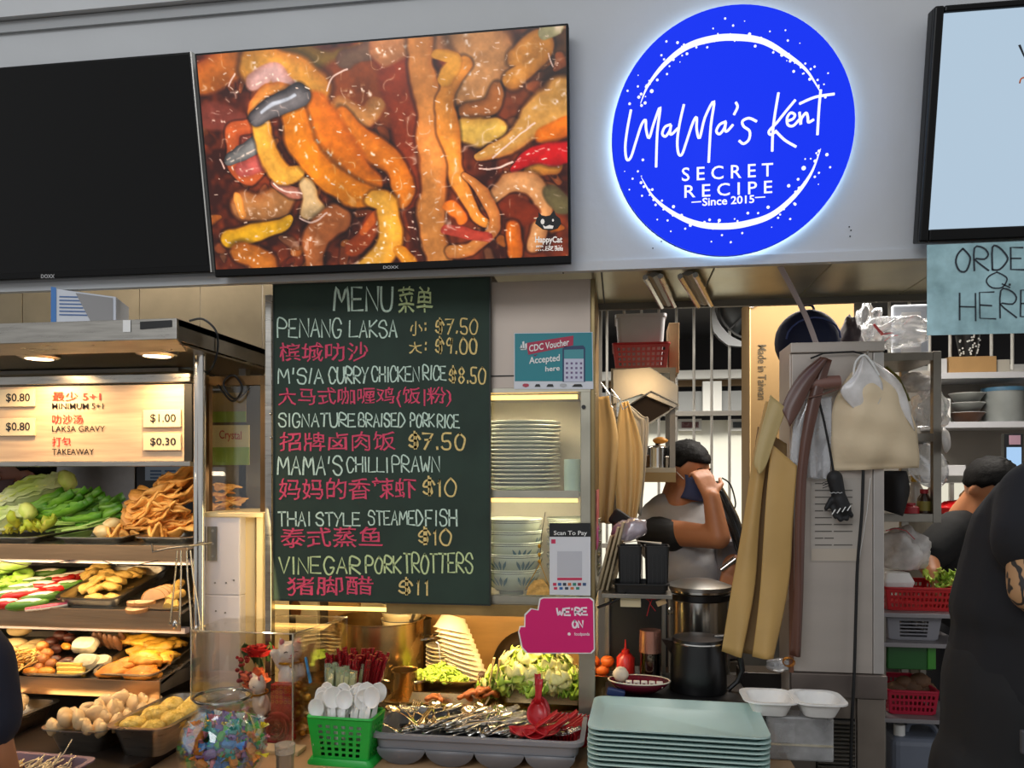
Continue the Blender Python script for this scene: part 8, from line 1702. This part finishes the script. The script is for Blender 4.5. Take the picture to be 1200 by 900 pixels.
# ================================================================ people
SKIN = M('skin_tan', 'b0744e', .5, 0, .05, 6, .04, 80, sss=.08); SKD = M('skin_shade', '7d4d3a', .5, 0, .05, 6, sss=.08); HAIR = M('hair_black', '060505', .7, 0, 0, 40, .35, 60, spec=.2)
area('side_warm_light', (.10, .30, 1.9), (.02, .45, 1.4), .15, .9, WARM)
def face(t, c, s, yaw, pitch, skin, hair, mask=False, cap=True, mat2=None, capm=None):
    """head mesh with features; local -Y is the face direction; s = head height"""
    R = (Euler((0, 0, yaw)).to_matrix() @ Euler((pitch, 0, 0)).to_matrix()); c = Vector(c)
    def w(x, y, z): return c+R @ Vector((x*s, y*s, z*s))
    e = R.to_euler()
    pr = [('e', w(0, .02, .08), (.335*s, .41*s, .40*s), e), ('e', w(0, -.05, -.16), (.27*s, .32*s, .32*s), e), ('c', w(0, -.28, -.40), w(0, -.20, -.30), .10*s, .15*s), ('c', w(0, -.385, .04), w(0, -.455, -.10), .035*s, .052*s),
          ('c', w(-.16, -.345, .075), w(.16, -.345, .075), .035*s, .035*s), ('e', w(-.34, .03, -.04), (.035*s, .07*s, .11*s), e), ('e', w(.34, .03, -.04), (.035*s, .07*s, .11*s), e), ('c', w(-.07, -.36, -.235), w(.07, -.36, -.235), .035*s, .035*s),
          ('c', w(0, .06, -.2), w(0, .12, -.62), .24*s, .25*s)]
    for sx in (-1, 1):
        MB().ell(w(sx*.135, -.352, .0), (.05*s, .03*s, .026*s), R, 10, 6).build('eye', M('eye_white', 'd9d2c8', .3), t, smooth=True); MB().ell(w(sx*.135, -.380, .0), (.02*s, .01*s, .022*s), R, 8, 6).build('iris', BLACKP, t)
        MB().tube([w(sx*.07, -.375, .085), w(sx*.14, -.375, .105), w(sx*.21, -.335, .085)], .014*s, 5).build('eyebrow', hair, t)
    MB().tube([w(-.09, -.392, -.235), w(0, -.402, -.232), w(.09, -.392, -.235)], .012*s, 5).build('lips', M('lip_rose', '8a4a40', .5), t)
    # hair cap
    x = MB(); rings = []; n = 26
    for i in range(9):
        v = i/8
        ring = []
        for k in range(n):
            a = 2*math.pi*k/n; fr = -math.cos(a) # -1 back .. 1 front with a=pi front
            low = -.22 if math.sin(a-math.pi/2) < .2 else .20
            sy_ = math.sin(a); lim = (.24 if sy_ < -.35 else (-.30 if sy_ > .1 else -.05))
            ang = math.asin(max(-1, min(1, lim)))*(1-v)+(math.pi/2*.98)*v
            j = 1+.035*math.sin(k*5.3+i*2.7)+.02*math.sin(k*11+i*5)
            ring.append(w(.36*math.cos(ang)*math.cos(a)*j, .02+.435*math.cos(ang)*math.sin(a)*j, .09+.43*math.sin(ang)*j))
        rings.append(ring)
    x.loft(rings, False, True).build('hair', hair, t, smooth='all', sol=.012*s)
    if mask:
        x = MB(); x.grid(lambda u, v: w(.30*math.sin((u-.5)*2.6), -.06-.38*math.cos((u-.5)*2.6)-.05*math.sin(math.pi*v), -.44+.40*v), 14, 8); x.build('face_mask', mat2 or M('mask_blue', '39456e', .7, 0, .05), t, smooth='all', sol=.004)
        for sx in (-1, 1): MB().tube([w(sx*.29, -.16, -.12), w(sx*.345, -.02, -.02), w(sx*.36, .06, .0)], .008*s, 5).build('mask_strap', WHITEP if not mat2 else BLACKP, t)
    return pr
def hand(pr, wr, d, up, s, curl=.6, side=1):
    """palm + four bent fingers + thumb; d = pointing dir, up = back of the hand"""
    d = Vector(d).normalized(); up = Vector(up); up = (up-d*up.dot(d)).normalized(); sd = d.cross(up)*side; wr = Vector(wr)
    for k in (-.028, -.010, .010, .028): pr.append(('c', wr+d*.01*s+sd*k*.6*s, wr+d*.085*s+sd*k*s, .016*s, .012*s))
    for k, L_ in ((-.030, .064), (-.010, .078), (.010, .082), (.030, .072)):
        b_ = wr+d*.088*s+sd*k*s; p1 = b_+(d*math.cos(curl*.6)-up*math.sin(curl*.6))*L_*.45*s; p2 = p1+(d*math.cos(curl*1.6)-up*math.sin(curl*1.6))*L_*.32*s; p3 = p2+(d*math.cos(curl*2.4)-up*math.sin(curl*2.4))*L_*.25*s
        pr += [('c', b_, p1, .0098*s, .0088*s), ('c', p1, p2, .0088*s, .008*s), ('c', p2, p3, .008*s, .007*s)]
    b_ = wr+d*.025*s+sd*.030*s; p1 = b_+(d*.6+sd*.75-up*.25)*.042*s; p2 = p1+(d*.85+sd*.2-up*.35)*.034*s; pr += [('c', b_, p1, .013*s, .011*s), ('c', p1, p2, .0105*s, .009*s)]
# ---- cook in grey shirt
ck = T('person', 'man in grey t-shirt and blue mask wiping his forehead at the stove', 'person', (P(810, 700, 1.0).x, 1.0, 0)); CY_ = 1.0
def q_(px, py, dy=0): return P(px, py, CY_+dy)
hs = 68*mp(806, CY_)
pr = face(ck, q_(804, 551), hs, .95, .22, SKIN, HAIR, True)
pr += [('c', q_(795, 590), q_(799, 575), .062, .058), ('e', q_(800, 630, .02), (.17, .11, .15)), ('c', q_(768, 605, .02), q_(764, 622, -.06), .060, .055), ('c', q_(764, 622, -.06), q_(842, 630, -.24), .055, .043), ('c', q_(842, 630, -.24), q_(834, 583, -.22), .043, .032),
       ('c', q_(806, 640), q_(815, 700, .02), .13, .14), ('c', (q_(800, 800).x-.08, CY_, .85), (q_(800, 800).x-.08, CY_, .08), .085, .05), ('c', (q_(800, 800).x+.09, CY_, .85), (q_(800, 800).x+.09, CY_, .08), .085, .05), ('c', q_(815, 700, .02), (q_(805, 800).x, CY_, .9), .13, .14),
       ('c', q_(852, 612, .10), q_(862, 640, -.05), .05, .042), ('c', q_(862, 640, -.05), q_(856, 668, -.16), .042, .033)]
hand(pr, q_(834, 583, -.22), q_(824, 560, -.18)-q_(834, 585, -.22), (.3, -1, .1), 1.0, .7)
hand(pr, q_(856, 668, -.16), (-.2, -.5, -.8), (0, -1, .2), .95, .5, -1)
remesh(pr, .0075, 'body', SKIN, ck, 3)
SHG = M('shirt_grey', 'a3a1a2', .8, 0, .05, 6, .25, 9)
pr = [('e', q_(800, 628, .02), (.185, .13, .16)), ('c', q_(780, 600, .02), q_(826, 604, .05), .078, .075), ('c', q_(800, 640), q_(816, 702, .02), .150, .150), ('c', q_(772, 606, .02), q_(764, 622, -.05), .076, .074), ('c', q_(826, 604, .05), q_(850, 622, .04), .07, .064), ('e', q_(812, 668, -.05), (.135, .11, .10))]
remesh(pr, .009, 't_shirt', SHG, ck, 4)
pr = [('c', q_(766, 624, -.065), q_(788, 628, -.125), .070, .060)]; remesh(pr, .007, 'black_arm_band', M('band_black', '121214', .7), ck, 1)
pr = [('c', q_(816, 702, .02), (q_(805, 800).x, CY_, .9), .152, .155), ('c', (q_(800, 800).x-.08, CY_, .88), (q_(800, 800).x-.08, CY_, .10), .10, .065), ('c', (q_(800, 800).x+.09, CY_, .88), (q_(800, 800).x+.09, CY_, .10), .10, .065)]
remesh(pr, .012, 'trousers', M('trousers_brown', '5d4c46', .8), ck, 3)
for s in (-.08, .09): MB().ell((q_(800, 800).x+s, CY_-.05, .045), (.05, .13, .045), None, 14, 8).build('shoe', BLACKM, ck, smooth=True)
# ---- worker in black at right
wk2 = T('person', 'worker in black t-shirt with black hair reaching into the red crate', 'person', (P(1150, 700, .95).x, 1.0, 0)); WY = .98
def r2(px, py, dy=0): return P(px, py, WY+dy)
hs = 74*mp(1155, WY)
pr = face(wk2, r2(1160, 573), hs, .55, .55, SKIN, HAIR)
pr += [('c', r2(1150, 615, .02), r2(1156, 595), .06, .058), ('e', r2(1150, 660, .05), (.19, .12, .17)), ('c', r2(1112, 630, 0), r2(1085, 655, -.06), .055, .047), ('c', r2(1085, 655, -.06), r2(1093, 673, -.17), .044, .030), ('c', r2(1190, 630), r2(1200, 690, -.1), .055, .04), ('c', r2(1200, 690, -.1), r2(1170, 700, -.2), .04, .03),
       ('c', r2(1150, 680, .05), (r2(1155, 700).x, WY+.1, .95), .15, .15), ('c', (r2(1155, 700).x-.09, WY+.1, .9), (r2(1155, 700).x-.09, WY+.1, .08), .09, .05), ('c', (r2(1155, 700).x+.09, WY+.1, .9), (r2(1155, 700).x+.09, WY+.1, .08), .09, .05)]
hand(pr, r2(1090, 672, -.17), r2(1106, 680, -.19)-r2(1090, 671, -.17), (0, -.5, .9), 1.05, .45)
hand(pr, r2(1170, 700, -.2), (-.6, -.4, -.5), (0, -.5, .9), 1.0, .45)
remesh(pr, .008, 'body', SKIN, wk2, 3)
BKS = M('shirt_black', '0a0b0d', .85, 0, .1, 8, .2, 10)
pr = [('e', r2(1150, 655, .05), (.205, .14, .18)), ('c', r2(1120, 622, .02), r2(1188, 622, .02), .078, .078), ('c', r2(1116, 626, 0), r2(1090, 648, -.05), .075, .068), ('c', r2(1190, 630), r2(1197, 660, -.05), .075, .066), ('c', r2(1150, 680, .05), (r2(1155, 700).x, WY+.1, .95), .165, .165)]
remesh(pr, .010, 't_shirt', BKS, wk2, 3)
pr = [('c', (r2(1155, 700).x, WY+.1, .98), (r2(1155, 700).x, WY+.1, .90), .16, .16), ('c', (r2(1155, 700).x-.09, WY+.1, .88), (r2(1155, 700).x-.09, WY+.1, .10), .11, .07), ('c', (r2(1155, 700).x+.09, WY+.1, .88), (r2(1155, 700).x+.09, WY+.1, .10), .11, .07)]
remesh(pr, .014, 'trousers', M('trousers_dark', '1b1c20', .85), wk2, 3)
# ---- customer leaning at right foreground
cu2 = T('person', 'person in dark t-shirt with tattooed arm leaning over in the right foreground', 'person', (P(1230, 800, -.5).x, -.5, 0)); VY = -.52
def v2(px, py, dy=0): return P(px, py, VY+dy)
hs = 150*mp(1300, VY)
pr = face(cu2, v2(1345, 500, .12), hs, .9, .5, SKIN, HAIR)
hx_ = v2(1212, 830).x
pr += [('c', v2(1285, 570, .05), v2(1330, 530, .1), .06, .06), ('e', v2(1245, 650), (.15, .11, .16)), ('c', v2(1225, 720), (hx_, VY, 1.02), .13, .14), ('c', v2(1215, 620, -.12), v2(1212, 690, -.16), .048, .042), ('c', v2(1212, 690, -.16), v2(1262, 735, -.10), .042, .030),
       ('c', (hx_-.07, VY, .95), (hx_-.07, VY, .08), .085, .05), ('c', (hx_+.10, VY, .95), (hx_+.10, VY, .08), .085, .05)]
hand(pr, v2(1262, 735, -.10), (.9, .4, -.1), (0, -.3, .9), 1.0, .5)
SKT = bpy.data.materials.new('tattooed_skin'); SKT.use_nodes = True; nt = SKT.node_tree; b_ = nt.nodes['Principled BSDF']; wv = nt.nodes.new('ShaderNodeTexWave'); wv.inputs['Scale'].default_value = 26; wv.inputs['Distortion'].default_value = 9; wv.inputs['Detail'].default_value = 2
tcn = nt.nodes.new('ShaderNodeTexCoord'); nt.links.new(tcn.outputs['Object'], wv.inputs['Vector']); rpn = nt.nodes.new('ShaderNodeValToRGB'); nt.links.new(wv.outputs['Fac'], rpn.inputs[0]); rpn.color_ramp.elements[0].color = (.02, .018, .018, 1); rpn.color_ramp.elements[1].color = (*lin('b08860'), 1); rpn.color_ramp.elements[0].position = .25; rpn.color_ramp.elements[1].position = .45
nt.links.new(rpn.outputs[0], b_.inputs['Base Color'])
remesh(pr, .009, 'body', SKT, cu2, 3)
DKS = M('shirt_charcoal', '0b0c11', .85, 0, .12, 7, .25, 8)
pr = [('e', v2(1248, 655), (.172, .14, .175)), ('c', v2(1212, 604, -.02), v2(1290, 600, .05), .085, .085), ('c', v2(1224, 588, -.06), v2(1213, 634, -.125), .080, .070), ('c', v2(1236, 700), v2(1224, 800), .162, .168), ('c', v2(1230, 640), v2(1222, 720), .14, .158)]
remesh(pr, .010, 't_shirt', DKS, cu2, 4)
pr = [('c', (hx_, VY, v2(1200, 800).z), (hx_, VY, .92), .158, .16), ('c', (hx_-.06, VY, .92), (hx_-.06, VY, .10), .125, .075), ('c', (hx_+.10, VY, .92), (hx_+.10, VY, .10), .125, .075)]
remesh(pr, .014, 'trousers', M('trousers_black', '0c0d10', .8, 0, .1, 6, .2, 8), cu2, 3)
q = v2(1197, 868, -.19); MB().b2((q.x-.004, q.y-.01, q.z-.02), (q.x+.05, q.y, q.z+.02)).build('belt_tag', M('tag_grey', '3c3c40', .5), cu2, bev=.003)
for s in (-.07, .10): MB().ell((hx_+s, VY-.05, .045), (.05, .13, .045), None, 14, 8).build('shoe', BLACKM, cu2, smooth=True)
# ---- customer at the left edge
lc = T('person', 'person in navy sleeve at the left edge of the foreground', 'person', (P(-110, 800, -1.0).x, -1.0, 0)); LY = -1.0
def v3(px, py, dy=0): return P(px, py, LY+dy)
lx = v3(-215, 800).x
hs = .235; pr = face(lc, (lx, LY, 1.60), hs, 3.0, 0, SKIN, HAIR)
pr += [('e', (lx, LY, 1.20), (.17, .11, .22)), ('c', (lx, LY, 1.05), (lx, LY, .90), .13, .14), ('c', v3(-38, 790), v3(-20, 880), .045, .044), ('c', v3(-20, 880), v3(25, 1010, .12), .044, .028), ('c', (lx-.17, LY, 1.35), (lx-.2, LY, 1.05), .05, .04), ('c', (lx-.2, LY, 1.05), (lx-.17, LY+.08, .85), .04, .03), ('c', (lx, LY, 1.38), (lx, LY, 1.5), .06, .06),
       ('c', (lx-.09, LY, .9), (lx-.09, LY, .08), .085, .05), ('c', (lx+.09, LY, .9), (lx+.09, LY, .08), .085, .05), ('c', v3(-38, 790), (lx+.1, LY, 1.33), .045, .06)]
hand(pr, v3(30, 1010, .12), (.2, .6, -.5), (0, .3, .9), 1.0, .5); hand(pr, (lx-.17, LY+.08, .85), (0, .4, -.9), (-1, 0, 0), 1.0, .5)
remesh(pr, .009, 'body', SKIN, lc, 3)
NVS = M('shirt_navy', '14182a', .8, 0, .1, 8, .1, 10)
pr = [('e', (lx, LY, 1.20), (.19, .14, .23)), ('c', (lx-.1, LY, 1.36), (lx+.12, LY, 1.36), .08, .08), ('c', (lx, LY, 1.1), (lx, LY, .95), .15, .155), ('c', (lx+.13, LY, 1.33), v3(-42, 785), .078, .074), ('c', v3(-42, 785), v3(-26, 842), .074, .064), ('c', (lx-.15, LY, 1.35), (lx-.18, LY, 1.18), .075, .068)]
remesh(pr, .010, 't_shirt', NVS, lc, 3)
pr = [('c', (lx, LY, .95), (lx, LY, .88), .155, .155), ('c', (lx-.08, LY, .86), (lx-.09, LY, .10), .10, .065), ('c', (lx+.08, LY, .86), (lx+.09, LY, .10), .10, .065)]
remesh(pr, .014, 'trousers', M('trousers_black'), lc, 3)
for s in (-.09, .09): MB().ell((lx+s, LY+.05, .045), (.05, .13, .045), None, 14, 8).build('shoe', BLACKM, lc, smooth=True)
# ---- worker behind the food shelves
fw = T('person', 'worker with face mask bending behind the top food shelf at left', 'person', (P(35, 600, .75).x, .8, 0)); XY = .78
def v4(px, py, dy=0): return P(px, py, XY+dy)
hs = 74*mp(35, XY); fx = v4(42, 600).x
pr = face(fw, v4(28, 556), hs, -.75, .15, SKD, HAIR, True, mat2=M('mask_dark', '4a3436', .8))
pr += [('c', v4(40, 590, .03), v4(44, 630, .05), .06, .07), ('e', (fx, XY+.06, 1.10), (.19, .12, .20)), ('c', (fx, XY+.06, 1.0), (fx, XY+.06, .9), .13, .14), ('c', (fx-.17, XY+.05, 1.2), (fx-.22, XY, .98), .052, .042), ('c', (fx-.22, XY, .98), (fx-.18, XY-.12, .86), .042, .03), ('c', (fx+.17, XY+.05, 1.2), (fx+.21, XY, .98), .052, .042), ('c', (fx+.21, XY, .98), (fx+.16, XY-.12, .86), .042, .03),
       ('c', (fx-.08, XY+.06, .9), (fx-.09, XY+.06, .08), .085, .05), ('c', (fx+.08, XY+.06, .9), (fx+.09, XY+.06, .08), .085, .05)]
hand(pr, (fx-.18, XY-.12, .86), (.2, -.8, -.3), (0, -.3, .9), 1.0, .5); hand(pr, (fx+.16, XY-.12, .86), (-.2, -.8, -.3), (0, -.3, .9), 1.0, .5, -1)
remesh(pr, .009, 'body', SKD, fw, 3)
pr = [('e', (fx, XY+.06, 1.08), (.21, .145, .21)), ('c', (fx-.14, XY+.05, 1.2), (fx+.14, XY+.05, 1.2), .075, .075), ('c', (fx-.17, XY+.05, 1.2), (fx-.21, XY+.02, 1.04), .072, .062), ('c', (fx+.17, XY+.05, 1.2), (fx+.20, XY+.02, 1.04), .072, .062), ('c', (fx, XY+.06, 1.0), (fx, XY+.06, .88), .155, .16)]
remesh(pr, .012, 't_shirt', BKS, fw, 3)
pr = [('c', (fx, XY+.06, .92), (fx, XY+.06, .86), .155, .155), ('c', (fx-.08, XY+.06, .86), (fx-.09, XY+.06, .10), .10, .065), ('c', (fx+.08, XY+.06, .86), (fx+.09, XY+.06, .10), .10, .065)]
remesh(pr, .014, 'trousers', M('trousers_dark'), fw, 3)
# ================================================================ labels that tell repeats apart
ORD = 'first second third fourth fifth sixth seventh eighth ninth tenth eleventh twelfth thirteenth fourteenth fifteenth sixteenth seventeenth eighteenth'.split()
grp = {}
for o in list(COL.objects):
    if o.parent is None and o.get('group') and o.get('label'): grp.setdefault((o['group'], o['label']), []).append(o)
def pxof(o):
    d = o.location-CAM; return 600+FPX*(d.x*cT+d.y*sT)/(-d.x*sT+d.y*cT)
for (g_, l_), os_ in grp.items():
    n = len(os_)
    if n < 2 or n > 18 or len(l_.split()) > 12: continue
    zsort = g_ in ('plates in the glass cabinet', 'saucers behind the salad', 'nested foam bowls', 'cream bowls behind the pot')
    os_.sort(key=(lambda o: o.location.z) if zsort else pxof)
    for i, o in enumerate(os_):
        w = 'from the bottom' if zsort else 'from the left'
        if i == n-1 and n > 2: o['label'] = l_+(', topmost' if zsort else ', rightmost')
        elif i == 0: o['label'] = l_+(', lowest' if zsort else ', leftmost')
        else: o['label'] = l_+f', {ORD[i]} {w}'
